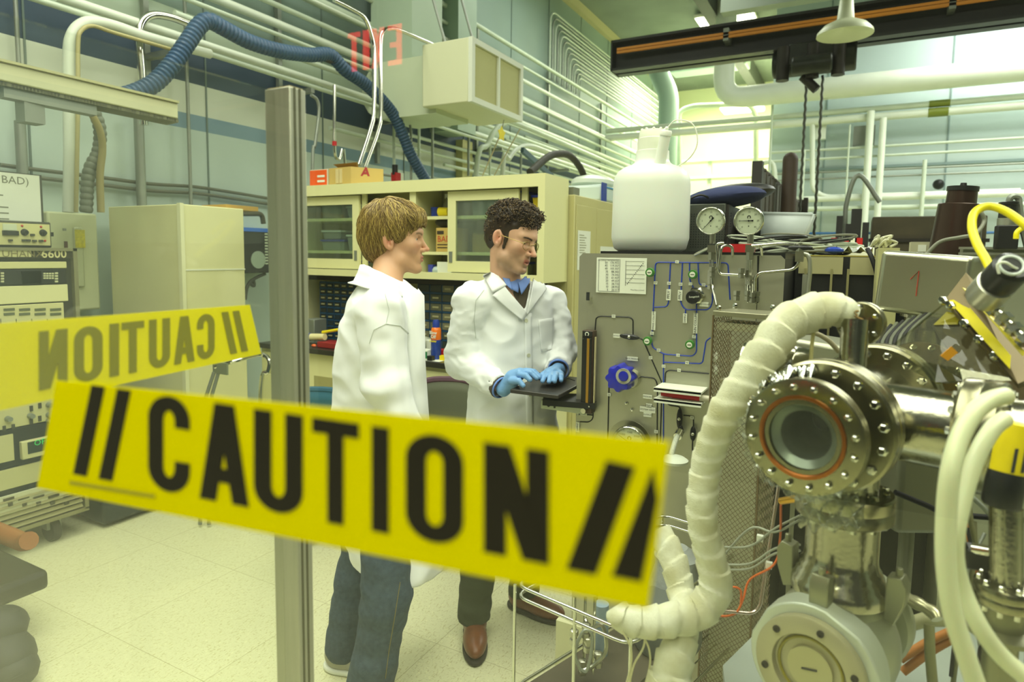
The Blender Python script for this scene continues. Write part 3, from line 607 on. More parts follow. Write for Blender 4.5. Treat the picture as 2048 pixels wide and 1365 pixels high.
# folding chair frame
t = thing('tubular_chair', onX(470, 1000, -3.2), 'grey tubular frame with a small plate behind the yellow tape', 'frame')
P = [at(430, 735, 3.6), at(470, 722, 3.6), at(520, 709, 3.7), at(538, 722, 3.7), at(535, 745, 3.7), at(522, 775, 3.7), at(518, 1040, 3.7)]
MB().tube(smooth_path(P, 5), .013, 8).build('top_tube', CHROME, t)
MB().tube([at(428, 745, 3.6), at(410, 800, 3.6), at(400, 1050, 3.6)], .01, 8).build('leg', GALV, t); MB().tube([at(437, 745, 3.6), at(424, 790, 3.6), at(418, 1050, 3.6)], .01, 8).build('leg', GALV, t)
b = MB(); b.obox(at(441, 737, 3.58), (.12, .01, .065)); b.build('plate', mat('plate_grey', (150, 158, 134), .4, .5), t)
# low dark cases at the foot of the wall
b = MB(); b.box(-4.3, -3.6, 1.95, 2.42, .02, .42); b.build('floor_case', mat('case_blueblack', (44, 54, 56), .6, noise=.3, nscale=6), bevel=.02); tag(COL.objects[-1], 'dark case on the floor between rack and cream locker', 'case')
b = MB(); b.box(-3.75, -3.66, 2.15, 2.4, .43, .56); b.build('white_box', WHITEPL, bevel=.005); tag(COL.objects[-1], 'small white box on top of the dark floor case', 'box')
# wooden arm and black bag at lower left
t = thing('wooden_chair', at(-40, 1240, 2.6), 'low wooden chair at left edge, only its brown arm in view', 'chair')
P = [at(-110, 1040, 2.55), at(-40, 1052, 2.5), at(15, 1072, 2.45), at(45, 1084, 2.42), at(58, 1082, 2.4)]
MB().tube(smooth_path(P, 5), [.034]*21, 12).build('armrest', mat('arm_wood', (150, 92, 46), .4, noise=.25, nscale=9), t)
p = at(-45, 1060, 2.5); MB().cyl(p, (p.x, p.y, 0), .02).build('leg', DARK, t)
p = at(-110, 1045, 2.55); MB().cyl(p, (p.x, p.y, 0), .02).build('leg', DARK, t)
b = MB(); p = at(-90, 1180, 2.5); b.obox(p, (.45, .45, .08)); b.build('seat', BLACK, t, bevel=.02)
c = at(10, 1238, 2.25); b = MB(); b.ball(c+Vector((-.05, 0, 0)), (.14, .1, .09), 20); b.ball(c+Vector((-.1, .02, .08)), (.1, .09, .07), 16); b.ball(c+Vector((.03, 0, -.03)), (.085, .08, .07), 16)
o = b.build('black_bag', mat('bag_black', (38, 42, 40), .6), ang=180); tag(o, 'soft black bag lying on the floor at the lower left edge', 'bag'); o.location.z = .0
# ================================================================= CUPBOARDS AND WORKBENCH
YF = 3.4; CX1 = onY(1091, 346, YF).x; CX0 = -3.72; CZ1 = onY(1091, 346, YF).z; CZ0 = onY(1089, 567, YF).z; YB = YF+.34
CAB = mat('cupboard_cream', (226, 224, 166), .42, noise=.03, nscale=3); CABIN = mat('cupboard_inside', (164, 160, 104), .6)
GLASSD = None
def glass_mat(name, dust=.04, tint=(1, 1, 1), refl=1.0, rough=0.0, dustcol=(.75, .8, .68)):
    M = bpy.data.materials.new(name); M.use_nodes = True; nt = M.node_tree; nt.nodes.clear(); L = nt.links.new
    out = nt.nodes.new('ShaderNodeOutputMaterial'); tr = nt.nodes.new('ShaderNodeBsdfTransparent'); tr.inputs[0].default_value = (*tint, 1)
    gl = nt.nodes.new('ShaderNodeBsdfGlossy'); gl.inputs['Roughness'].default_value = rough
    lw = nt.nodes.new('ShaderNodeLayerWeight'); lw.inputs[0].default_value = .5
    pw = nt.nodes.new('ShaderNodeMath'); pw.operation = 'POWER'; pw.inputs[1].default_value = 5; L(lw.outputs['Facing'], pw.inputs[0])
    ma = nt.nodes.new('ShaderNodeMath'); ma.operation = 'MULTIPLY_ADD'; ma.inputs[1].default_value = .96*refl; ma.inputs[2].default_value = .04*refl; L(pw.outputs[0], ma.inputs[0])
    mx = nt.nodes.new('ShaderNodeMixShader'); L(ma.outputs[0], mx.inputs[0]); L(tr.outputs[0], mx.inputs[1]); L(gl.outputs[0], mx.inputs[2])
    df = nt.nodes.new('ShaderNodeBsdfDiffuse'); df.inputs[0].default_value = (*dustcol, 1)
    tl = nt.nodes.new('ShaderNodeBsdfTranslucent'); tl.inputs[0].default_value = (*dustcol, 1); ad = nt.nodes.new('ShaderNodeMixShader'); ad.inputs[0].default_value = .5; L(df.outputs[0], ad.inputs[1]); L(tl.outputs[0], ad.inputs[2])
    tc = nt.nodes.new('ShaderNodeTexCoord'); mp = nt.nodes.new('ShaderNodeMapping'); mp.inputs['Scale'].default_value = (14, 14, 1.2); L(tc.outputs['Object'], mp.inputs[0])
    n = nt.nodes.new('ShaderNodeTexNoise'); n.inputs['Scale'].default_value = 1; n.inputs['Detail'].default_value = 4; L(mp.outputs[0], n.inputs['Vector'])
    mr = nt.nodes.new('ShaderNodeMapRange'); mr.inputs[1].default_value = .3; mr.inputs[2].default_value = .75; mr.inputs[3].default_value = dust*.35; mr.inputs[4].default_value = dust*1.7; L(n.outputs['Fac'], mr.inputs[0])
    m2 = nt.nodes.new('ShaderNodeMixShader'); L(mr.outputs[0], m2.inputs[0]); L(mx.outputs[0], m2.inputs[1]); L(ad.outputs[0], m2.inputs[2]); L(m2.outputs[0], out.inputs[0]); return M
CGLASS = glass_mat('cupboard_glass', .1, (.8, .87, .82), 1.2)
t = thing('wall_cupboard', ((CX0+CX1)/2, (YF+YB)/2, CZ0), 'cream metal cupboard with two sliding glass doors raised over the workbench', 'cupboard')
fr = .045
def yx(px, y=450, Y=YF): return onY(px, y, Y).x
def yz(py, px=850, Y=YF): return onY(px, py, Y).z
y_ = YF+.02; b = MB(); b.box(CX0, CX1, y_, YB, CZ1-.03, CZ1); b.box(CX0, CX1, y_, YB, CZ0, CZ0+.02); b.box(CX0, CX0+.02, y_, YB, CZ0+.02, CZ1-.03); b.box(CX1-.02, CX1, y_, YB, CZ0+.02, CZ1-.03)
b.box(CX0, CX1, YF-.002, y_, CZ1-.075, CZ1); b.box(CX0, CX1, YF-.002, y_, CZ0, CZ0+.045); b.box(CX1-.045, CX1, YF-.002, y_, CZ0+.045, CZ1-.075)
dv = yx(823); b.box(dv-.03, dv+.02, y_, YB-.02, CZ0+.02, CZ1-.03)
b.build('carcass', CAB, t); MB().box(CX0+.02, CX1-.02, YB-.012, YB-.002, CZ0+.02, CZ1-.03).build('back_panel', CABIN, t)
shz = [yz(434), yz(506)]
for z in shz: MB().box(CX0+.02, CX1-.045, YF+.075, YB-.02, z-.012, z+.008).build('shelf', CAB, t)
def door(x0, x1, Y, hx):
    d = thing('sliding_door', (x0, Y, CZ0), None, None); 
    for k_ in ('label', 'category'):
        if k_ in d: del d[k_]
    d.parent = t; d.location = Vector((x0, Y, CZ0))-t.location
    z0, z1 = CZ0+.05, CZ1-.08; w = .06
    b = MB(); b.box(x0, x1, Y, Y+.02, z0, z0+w+.01); b.box(x0, x1, Y, Y+.02, z1-w, z1); b.box(x0, x0+w, Y, Y+.02, z0+w+.01, z1-w); b.box(x1-w, x1, Y, Y+.02, z0+w+.01, z1-w); b.build('door_frame', CAB, d)
    MB().box(x0+w, x1-w, Y+.008, Y+.011, z0+w, z1-w).build('door_glass', CGLASS, d)
    b = MB(); b.box(hx-.012, hx+.012, Y-.004, Y+.001, z0+.06, z0+.13); b.build('finger_pull', GALV, d)
    return d
door(CX0+.03, yx(712), YF+.03, yx(716)-.05); door(yx(890), yx(1032), YF+.03, yx(890)+.025)
b = MB(); b.box(yx(713), yx(722), YF+.055, YF+.07, CZ0+.03, CZ1-.05); b.box(yx(1034), yx(1046), YF+.055, YF+.07, CZ0+.03, CZ1-.05); b.build('rear_door_stile', CAB, t)
# contents: storage tubs, boxes
TUB = glass_mat('tub_plastic', .55, (.85, .9, .88), 1); 
def tub(x, z, w, h, lab, lid=(40, 60, 170), body=None, dep=.2):
    t_ = thing('storage_tub', (x+w/2, YF+.2, z), lab, 'storage box', 'tubs in the cupboard'); x0 = x
    MB().hexa([(x0+.01, YF+.1, z), (x0+w-.01, YF+.1, z), (x0+w-.01, YF+.1+dep, z), (x0+.01, YF+.1+dep, z)], [(x0, YF+.09, z+h), (x0+w, YF+.09, z+h), (x0+w, YF+.1+dep, z+h), (x0, YF+.1+dep, z+h)]).build('tub_body', body or mat('tub_clear', (150, 160, 150), .4, alpha=.8), t_, bevel=.004)
    MB().box(x0-.006, x0+w+.006, YF+.085, YF+.105+dep, z+h, z+h+.014).build('lid', mat('lid%d' % lid[0], lid, .4), t_); return t_
s0, s1, s2 = CZ0+.022, shz[1]+.009, shz[0]+.009
xa = yx(634)
tub(xa-.05, s2, .2, .1, 'clear tub with white lid on the top left shelf', (190, 200, 190)); tub(xa+.2, s2, .14, .07, 'short pale tub right of the clear one, top left shelf', (180, 190, 180))
tub(xa-.05, s1, .22, .065, 'tub with blue lid low on the middle left shelf'); tub(xa-.04, s1+.082, .18, .05, 'small tub stacked on the blue lidded middle left one', (200, 206, 196)); tub(xa+.2, s1, .16, .1, 'whitish tub at right of middle left shelf', (206, 212, 200))
tub(xa+.1, s0, .26, .075, 'blue lidded tub on the bottom left shelf')
xb = yx(918); tub(xb+.03, s2, .2, .12, 'blue lidded tub on the top shelf behind right door'); tub(xb+.28, s2, .12, .13, 'narrow blue lidded tub at right of top right shelf')
tub(xb+.08, s0, .3, .085, 'wide blue lidded tub at cupboard bottom behind right door')
b = MB(); b.box(xb+.24, xb+.36, YF+.12, YF+.26, s1, s1+.14); b.build('cardboard_box', mat('carton', (176, 158, 84), .7)); tag(COL.objects[-1], 'plain tan carton on the middle shelf behind the right door', 'box')
b = MB(); b.box(xb+.0, xb+.22, YF+.16, YF+.28, s1, s1+.12); b.build('cardboard_box', mat('carton2', (150, 128, 70), .7)); tag(COL.objects[-1], 'darker flat carton left of the plain tan one', 'box')
xc = yx(1050); t_ = tub(xc, s2, .1, .1, 'yellow filled blue lidded tub at the cupboard right end', body=mat('tub_yel', (226, 200, 30), .5))
# open bay: BAD carton, cup, bottle
t_ = thing('bad_carton', (yx(875), YF+.17, s1), 'brown carton marked BAD in red on the middle open shelf', 'box')
x0, x1 = yx(857), yx(889); MB().box(x0, x1+.02, YF+.085, YF+.25, s1, yz(455)).build('carton', mat('carton3', (198, 168, 88), .7), t_)
b = MB(); text_mb(b, 'BAD', (x0+.01, YF+.083, yz(478)), (1, 0, 0), (0, 0, 1), .055); b.build('red_letters', mat('marker_red', (196, 70, 40), .7), t_)
b = MB(); b.box(x0+.008, x0+.06, YF+.083, YF+.085, yz(468), yz(461)); 
for k in range(2): b.box(x0+.01, x1-.01, YF+.0835, YF+.085, yz(490+k*6), yz(488+k*6))
b.build('print', mat('print_brown', (60, 50, 34), .7), t_)
b = MB(); p = Vector((yx(868), YF+.12, s2+.03)); b.cyl(p+Vector((-.04, 0, 0)), p+Vector((.03, 0, 0)), .03, .026, 20); b.build('yellow_jar', YEL); tag(COL.objects[-1], 'yellow plastic jar lying on the open top shelf', 'jar')
b = MB(); p = Vector((yx(880), YF+.12, s2)); b.lathe([(.02, 0), (.02, .03), (.014, .04), (.014, .05)], p, seg=14); b.build('steel_jar', CHROME); tag(COL.objects[-1], 'small shiny jar beside the yellow jar', 'jar')
b = MB(); p = Vector((yx(846), YF+.14, s2)); b.lathe([(.03, 0), (.03, .05), (.032, .05), (.032, .062), (0, .062)], p, seg=18); b.build('lidded_pot', BLUEPL); tag(COL.objects[-1], 'pot with a blue lid left of the yellow jar', 'jar')
t_ = thing('spray_bottle', (yx(856), YF+.22, s2), 'clear spray bottle standing at the back of the open top shelf', 'bottle')
b = MB(); b.lathe([(.03, 0), (.032, .01), (.032, .08), (.012, .11), (.012, .13)], t_.location, seg=18); b.build('bottle', mat('bottle_pale', (150, 150, 120), .3), t_); MB().obox(t_.location+Vector((0, 0, .14)), (.03, .02, .03)).build('nozzle', WHITEPL, t_); b = MB(); b.lathe([(.0325, .02), (.0325, .05)], t_.location, seg=18, caps=False); b.build('label_band', RED, t_)
b = MB(); b.box(yx(856), yx(886), YF+.1, YF+.2, s0, s0+.09); b.build('white_carton', WHITEPL, bevel=.004); tag(COL.objects[-1], 'small white printed carton on the open bottom shelf', 'box')
b = MB(); b.ball(Vector((yx(852), YF+.12, s0+.03)), (.035, .03, .03), 10); b.build('clear_bag', mat('bag_clear', (180, 196, 190), .2)); tag(COL.objects[-1], 'crumpled clear bag beside the white carton', 'bag')
b = MB(); b.box(yx(838), yx(847), YF+.1, YF+.14, s0, s0+.07); b.build('blue_striped_pack', mat('pack_blue', (60, 70, 160), .5)); tag(COL.objects[-1], 'blue and white pack at the bottom of the open bay', 'pack')
MB().ball(Vector((yx(866), YF+.16, s1+.16)), (.09, .06, .04), 12).build('black_bundle', BLACK); tag(COL.objects[-1], 'black bundle lying on top of the BAD carton', 'bundle'); COL.objects[-1].location.z = yz(455)+.001
b = MB(); p = Vector((yx(829), YF-.0, CZ1-.09)); MB().ball(Vector((yx(815), YF+.1, s2+.13)), (.05, .05, .04), 10).build('grey_tool', GALV); tag(COL.objects[-1], 'grey clamp tool high in the open cupboard bay', 'tool'); COL.objects[-1].location.z = s2
# boxes on top of the cupboard
t_ = thing('orange_box', (yx(634, 350), YF+.12, CZ1), 'white box with bright orange label at left on the cupboard top', 'box')
x0, x1 = yx(612, 360), yx(648, 360); zt_ = yz(337, 640); MB().box(x0, x1, YF+.04, YF+.2, CZ1+.001, zt_).build('box', mat('box_white', (214, 206, 176), .6), t_); MB().box(x0, x1-.012, YF+.037, YF+.04, CZ1+.005, zt_-.006).build('orange_label', mat('orange_lab', (236, 92, 20), .5), t_)
b = MB(); b.box(x1-.1, x1-.03, YF+.035, YF+.037, CZ1+.06, CZ1+.075); b.box(x1-.1, x1-.03, YF+.035, YF+.037, CZ1+.025, CZ1+.04); b.build('white_patch', PAPER, t_)
t_ = thing('cardboard_box', (yx(695, 350), YF+.16, CZ1), 'taped brown cardboard box with red A mark on the cupboard top', 'box')
x0, xm, x1 = yx(650, 360), yx(698, 360), yx(736, 360); zt_ = yz(333, 690)
MB().hexa([(x0, YF+.04, CZ1+.001), (xm, YF+.02, CZ1+.001), (x1, YF+.16, CZ1+.001), (x0+.12, YF+.3, CZ1+.001)], [(x0, YF+.04, zt_), (xm, YF+.02, zt_), (x1, YF+.16, zt_-.01), (x0+.12, YF+.3, zt_)]).build('carton', mat('carton4', (206, 178, 100), .7, noise=.06, nscale=6), t_)
b = MB(); xx = (x0+xm)/2; b.box(xx-.035, xx-.005, YF+.024, YF+.031, CZ1+.01, zt_-.01); b.box(xx+.0, xx+.025, YF+.024, YF+.031, CZ1+.01, zt_-.01); b.build('packing_tape', mat('tape_pink', (214, 196, 140), .4), t_)
X_ = Vector((x1-xm, .14, 0)).normalized(); b = MB(); text_mb(b, 'A', Vector((xm, YF+.02, CZ1+.08))+X_*.07+Vector((0, -.003, 0)), X_, (.15, 0, 1), .09, bold=.003); b.build('red_mark', mat('logo_red', (170, 60, 60), .6), t_)
b = MB(); b.hexa([(x0+.05, YF+.1, zt_), (xm, YF+.08, zt_), (xm, YF+.1, zt_), (x0+.05, YF+.12, zt_)], [(x0+.02, YF+.06, zt_+.03), (xm+.03, YF+.04, zt_+.03), (xm+.03, YF+.05, zt_+.032), (x0+.02, YF+.07, zt_+.032)]); b.build('flap', mat('carton5', (150, 120, 60), .7), t_)
# workbench
YC = 3.1; zc = (onY(905, 740, YC).z+onY(640, 690, YC).z)/2
t = thing('workbench', (-2.6, 3.4, 0), 'cream base unit with black worktop beneath the glass cupboard', 'workbench')
BX1 = CX1+.02; MB().box(CX0, BX1, YC, YB, zc-.035, zc).build('worktop', mat('worktop_black', (44, 44, 36), .3), t, bevel=.004)
b = MB(); b.box(CX0, BX1, YC+.04, YB, .1, zc-.036); b.box(CX0, BX1, YC+.1, YB, 0, .1); b.build('base_cabinet', CAB, t)
xl = CX0
for k in range(5):
    x0 = CX0+.02+k*.43; 
    if x0+.4 > BX1: break
    if k == 1:
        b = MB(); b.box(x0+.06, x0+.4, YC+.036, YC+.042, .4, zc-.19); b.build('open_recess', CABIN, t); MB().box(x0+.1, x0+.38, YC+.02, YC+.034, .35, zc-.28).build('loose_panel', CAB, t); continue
    d = MB().box(x0, x0+.41, YC+.025, YC+.04, zc-.2, zc-.06).build('drawer', CAB, t, bevel=.003); MB().box(x0+.15, x0+.26, YC+.01, YC+.024, zc-.14, zc-.125).build('handle', GALV, d)
    d = MB().box(x0, x0+.41, YC+.025, YC+.04, .12, zc-.22).build('door', CAB, t, bevel=.003); MB().box(x0+.37, x0+.385, YC+.01, YC+.024, zc-.42, zc-.3).build('handle', GALV, d)
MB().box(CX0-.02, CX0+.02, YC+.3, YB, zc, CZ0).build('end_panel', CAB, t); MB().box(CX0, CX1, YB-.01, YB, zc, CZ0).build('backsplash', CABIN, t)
MB().box(CX0+.1, CX1-.05, YF+.1, YF+.16, CZ0-.04, CZ0-.002).build('under_light', DARK, t)
# drawer organisers
def organiser(x0, x1, zb_, zt_, nx, nz, Y, lab, bright):
    t_ = thing('drawer_organiser', ((x0+x1)/2, Y, zb_), lab, 'drawer organiser'); w = (x1-x0)/nx; h = (zt_-zb_)/nz
    b = MB(); b.box(x0, x1, Y+.02, Y+.14, zb_, zt_)
    for i in range(nx+1): b.box(x0+i*w-.003, x0+i*w+.003, Y, Y+.02, zb_, zt_)
    for j in range(nz+1): b.box(x0, x1, Y, Y+.02, zb_+j*h-.006, zb_+j*h+.006)
    b.build('cabinet_frame', mat('organiser_blue', (32, 72, 104), .4), t_)
    for i in range(nx):
        for j in range(nz):
            c_ = random.choice([(78, 82, 66), (104, 106, 84), (60, 66, 58), (126, 124, 96)]) if bright else random.choice([(44, 50, 48), (64, 68, 58), (36, 50, 58)])
            MB().box(x0+i*w+.006, x0+(i+1)*w-.006, Y-.002, Y+.018, zb_+j*h+.009, zb_+(j+1)*h-.009).build('drawer', mat('drw%d%d' % c_[:2], c_, .25), t_)
            if random.random() < .6: MB().box(x0+i*w+w*.25, x0+(i+1)*w-w*.25, Y-.006, Y-.003, zb_+j*h+h*.4, zb_+j*h+h*.6).build('drawer_label', mat('dlabel', (176, 172, 128), .6), t_)
YO = YB-.2
organiser(yx(640, 600, YO), yx(725, 600, YO), zc+.002, onY(660, 565, YO).z, 6, 9, YO, 'dark blue cabinet of many tiny drawers at left on the workbench', 0)
organiser(yx(836, 600, YO), yx(960, 600, YO), onY(870, 672, YO).z if False else zc+.002, onY(870, 568, YO).z, 5, 7, YO, 'blue cabinet with larger clear drawers right of the blond person', 1)
# items on the bench
def cz(px, Y=3.22): return onY(px, 700, Y).x
p = Vector((onY(872, 712, 3.2).x, 3.2, zc+.001)); zt_ = onY(872, 640, 3.2).z-p.z
t_ = thing('spray_can', p, 'blue and orange air duster can with a blue cap on the bench', 'spray can'); r_ = .031
b = MB(); b.lathe([(r_*.9, 0), (r_, .006), (r_, zt_*.66)], p, seg=24); b.build('can_body', mat('can_blue', (44, 76, 168), .25, noise=.3, nscale=50), t_)
b = MB(); b.lathe([(r_+.0004, zt_*.5), (r_+.0004, zt_*.74), (r_*.8, zt_*.8), (r_*.4, zt_*.83)], p, seg=24, caps=False); b.build('orange_band', mat('can_orange', (236, 120, 30), .25), t_)
b = MB(); b.lathe([(r_*.7, zt_*.78), (r_*.7, zt_*.93), (r_*.5, zt_), (0, zt_)], p, seg=20); b.build('cap', BLUEPL, t_)
b = MB(); text_mb(b, 'Blow', p+Vector((-.026, -r_-.0012, zt_*.68)), (1, 0, 0), (0, 0, 1), .026, bold=.001); text_mb(b, 'Off', p+Vector((-.017, -r_-.0012, zt_*.58)), (1, 0, 0), (0, 0, 1), .028, bold=.001); b.build('white_lettering', WHITEPL, t_)
b = MB(); text_mb(b, 'Duster', p+Vector((-.026, -r_-.0012, zt_*.47)), (1, 0, 0), (0, 0, 1), .018, bold=.0008); b.build('yellow_lettering', YEL, t_)
b = MB(); b.cyl((cz(852), 3.3, zc+.001), (cz(852), 3.3, zc+.1), .045, seg=20); b.build('paper_roll', PAPER); tag(COL.objects[-1], 'white paper roll standing behind the green striped box', 'roll')
t_ = thing('striped_box', (cz(850, 3.16), 3.16, zc), 'white and green striped box left of the spray can', 'box'); x_ = t_.location.x; MB().box(x_-.05, x_+.03, 3.14, 3.2, zc+.001, zc+.06).build('box', WHITEPL, t_, bevel=.003); b = MB(); b.box(x_-.02, x_+.031, 3.137, 3.14, zc+.01, zc+.05); b.build('green_stripe', mat('green_mid', (50, 130, 80), .4), t_)
b = MB(); b.cyl((cz(893, 3.3), 3.28, zc+.001), (cz(893, 3.3), 3.28, zc+.05), .045, seg=20); b.build('red_spool', RED); tag(COL.objects[-1], 'red round spool right of the spray can', 'spool')
b = MB(); b.box(cz(890, 3.2)-.02, cz(890, 3.2)+.03, 3.17, 3.2, zc+.001, zc+.03); b.build('yellow_tag_box', YEL); tag(COL.objects[-1], 'tiny yellow box in front of the red spool', 'box')
b = MB(); b.box(cz(845, 3.13), cz(880, 3.13), 3.12, 3.24, zc+.0005, zc+.0015); b.build('paper_sheet', PAPER); tag(COL.objects[-1], 'white paper lying flat under the spray can', 'paper')
b = MB(); b.box(cz(858, 3.14), cz(865, 3.14)+.01, 3.12, 3.15, zc+.002, zc+.03); b.build('black_block', BLACKPL); tag(COL.objects[-1], 'little black block at the foot of the spray can', 'block')
b = MB(); b.ball((cz(848, 3.4), 3.42, zc+.15), (.06, .04, .05), 10); b.build('clear_bag', mat('bag_grey', (156, 160, 140), .25)); tag(COL.objects[-1], 'scrunched clear bag beside the large drawer cabinet', 'bag'); COL.objects[-1].location.z = zc
t_ = thing('glue_bottle', (cz(632, 3.2), 3.2, zc), 'blue ended cream tube lying at the left on the bench', 'tube'); p = Vector((onY(622, 666, 3.2).x, 3.2, zc+.06)); b = MB(); b.cyl(p, p+Vector((.13, 0, .01)), .025, .022, 14); b.build('tube_body', mat('cream_tube', (226, 216, 160), .4), t_); MB().cyl(p+Vector((-.04, 0, 0)), p, .027, seg=14).build('blue_end', BLUEPL, t_)
b = MB(); p = onY(645, 665, 3.22); b.tube([p, p+Vector((.16, 0, .03))], .01, 8); b.build('yellow_rod', YEL); tag(COL.objects[-1], 'yellow rod poking right from the cream tube', 'rod'); 
b = MB(); x_ = onY(638, 676, 3.18).x; b.box(x_, x_+.2, 3.16, 3.28, zc+.001, zc+.04); b.build('red_tray', mat('red_tray_m', (150, 40, 40), .4), bevel=.004); tag(COL.objects[-1], 'dark red tray on the bench below the yellow rod', 'tray')
b = MB(); x_ = onY(612, 650, 3.3).x; b.box(x_, x_+.1, 3.28, 3.4, zc+.001, zc+.17); b.build('grey_instrument', GALV, bevel=.004); tag(COL.objects[-1], 'small grey case against bench end wall', 'case')
b = MB(); b.ball((cz(628, 3.15), 3.15, zc+.012), (.02, .015, .012), 8); b.build('orange_clip', mat('orange_cl', (226, 100, 30), .4)); tag(COL.objects[-1], 'orange clip at the bench front left', 'clip'); COL.objects[-1].location.z = zc
# chairs behind the tape
def chair(px, py, d, lab, cback, crim, w, kid):
    p = at(px, py, d); t_ = thing('swivel_chair', (p.x, p.y, 0), lab, 'chair')
    X = R0; b = MB(); g = []
    n = Vector((X.y, -X.x, 0))
    for i in range(8):
        row = []
        for j in range(11): u = (j-5)/5; z = p.z-i*.055; row.append(p+X*(u*w*(1-.0*i))+n*(.05*(u*u))+Vector((0, 0, z-p.z-.05*abs(u)**4)))
        g.append(row)
    b.sheet(g); b.build('backrest', cback, t_, solid=.03, ang=180)
    MB().tube([q+Vector((0, 0, .0)) for q in g[0]], .018, 8).build('top_rim', crim, t_)
    s_ = p+n*-.25; MB().obox((s_.x, s_.y, .46), (.45, .42, .07)).build('seat', cback, t_, bevel=.025); MB().cyl((s_.x, s_.y, .08), (s_.x, s_.y, .43), .03).build('pillar', BLACK, t_)
    for k in range(5): a_ = k*2*PI/5; MB().tube([(s_.x, s_.y, .1), (s_.x+.26*math.cos(a_), s_.y+.26*math.sin(a_), .05)], .018, 6).build('leg', BLACK, t_)
chair(895, 760, 3.05, 'grey backed office chair with purple rim between the two people', mat('chair_grey', (102, 106, 86), .8), mat('chair_purple', (84, 54, 66), .6), .17, 0)
chair(632, 780, 3.3, 'blue office chair partly hidden behind the post', mat('chair_blue', (48, 98, 112), .8), mat('chair_blue2', (44, 90, 106), .7), .2, 1)
# tall tan cabinet
TX = CX1+.04; ty0 = YB+.01; ty1 = onX(1300, 430, TX).y; tz = onX(1136, 386, TX).z
t = thing('tall_cabinet', (TX-.25, 4.3, 0), 'tall tan steel cabinet with papers taped to it, right of the glass cupboard', 'cabinet')
MB().box(TX-.5, TX, ty0, ty1, 0, tz).build('body', TAN, t, bevel=.006)
yd = onX(1192, 450, TX).y
for a_, c_ in ((ty0+.02, yd-.004), (yd+.004, ty1-.02)): MB().box(TX, TX+.006, a_, c_, .06, tz-.06).build('door', TAN, t, bevel=.002)
b = MB(); xrect(b, 1155, 462, 1180, 540, TX+.007, .001); b.build('paper_note', PAPER, t); b = MB(); xrect(b, 1200, 494, 1240, 540, TX+.007, .001); b.build('paper_note', PAPER, t)
b = MB()
for k in range(8): xrect(b, 1159, 470+k*5, 1167+random.random()*6, 471.5+k*5, TX+.008, .001)
b.build('note_print', mat('note_grey', (150, 150, 120), .7), t)
b = MB(); c = at(1140, 695, 3.55); b.box(TX-.0, TX+.06, c.y-.02, c.y+.03, c.z-.1, c.z+.02); b.build('handle', BLACKPL, t)
b = MB(); c = onX(1137, 380, TX-.05); b.box(TX-.2, TX-.02, ty0+.02, ty0+.12, tz+.001, tz+.05); b.build('grey_box', mat('gbox', (120, 124, 100), .6)); tag(COL.objects[-1], 'small grey box on the tan cabinet, nearest corner', 'box')
t_ = thing('wipes_package', (TX-.2, 4.2, tz), 'white and blue plastic wrapped package on the tan cabinet', 'package'); a_ = onX(1196, 400, TX-.05).y
MB().box(TX-.35, TX-.02, a_, a_+.7, tz+.001, tz+.12).build('wrap', mat('wrap_white', (206, 222, 212), .25), t_, bevel=.02); MB().box(TX-.02, TX-.012, a_-.02, a_+.07, tz+.001, tz+.13).build('blue_label', BLUEPL, t_); MB().box(TX-.02, TX-.014, a_+.07, a_+.7, tz+.1, tz+.11).build('blue_stripe', mat('ltblue', (60, 140, 190), .4), t_)
MB().ball((TX-.2, a_+.3, tz+.16), (.16, .25, .06), 14).build('plastic_bag', mat('bag_w', (220, 228, 212), .3)); tag(COL.objects[-1], 'puffy clear bag resting on the wrapped package', 'bag')
hose('elbow_hose', [onX(x, y, -2.6) for x, y in [(1060, 345), (1095, 315), (1118, 308), (1140, 312), (1160, 335), (1172, 365), (1178, 395), (1180, 640)]], .035, mat('dark_hose', (58, 56, 44), .6), 'dark bent hose behind the cupboard end above tan cabinet', step=.03, amp=.05)
b = MB(); a_ = onX(1050, 305, -3.4); c = onX(1100, 350, -3.4); b.obox((a_+c)/2, (.04, (c-a_).length*1.2, .06), (Vector((1, 0, 0)), (c-a_).normalized(), Vector((1, 0, 0)).cross((c-a_).normalized()))); b.build('blue_strut', mat('strut_blue', (60, 90, 106), .5)); tag(COL.objects[-1], 'blue-grey diagonal strut above the cupboard right end', 'strut')
b = MB(); c = onX(1003, 268, -3.05); pts = [(.075*math.cos(PI/2+k*PI/5)*(1 if k % 2 == 0 else .62), .075*math.sin(PI/2+k*PI/5)*(1 if k % 2 == 0 else .62)) for k in range(10)]; b.prism(pts, c, (0, 1, 0), (0, 0, 1), (.004, 0, 0)); b.build('yellow_star', YEL); tag(COL.objects[-1], 'yellow star tag hanging on a string below the filter box', 'tag')
pipe('string', [onX(1008, 240, -3.05), onX(1003, 262, -3.05)], .003, DARK, 'thin dark string holding the yellow star', 'string')
for k, (u, v, w_, q) in enumerate([(998, 276, 965, 352), (1040, 258, 988, 352)]): pipe('guy_string', [onX(u, v, -3.2), onX(w_, q, -3.2)], .006, mat('string_tan', (170, 160, 110), .6), ['left', 'right'][k]+' one of two slanting tan cords below the filter box', 'cord', group='slanting cords')
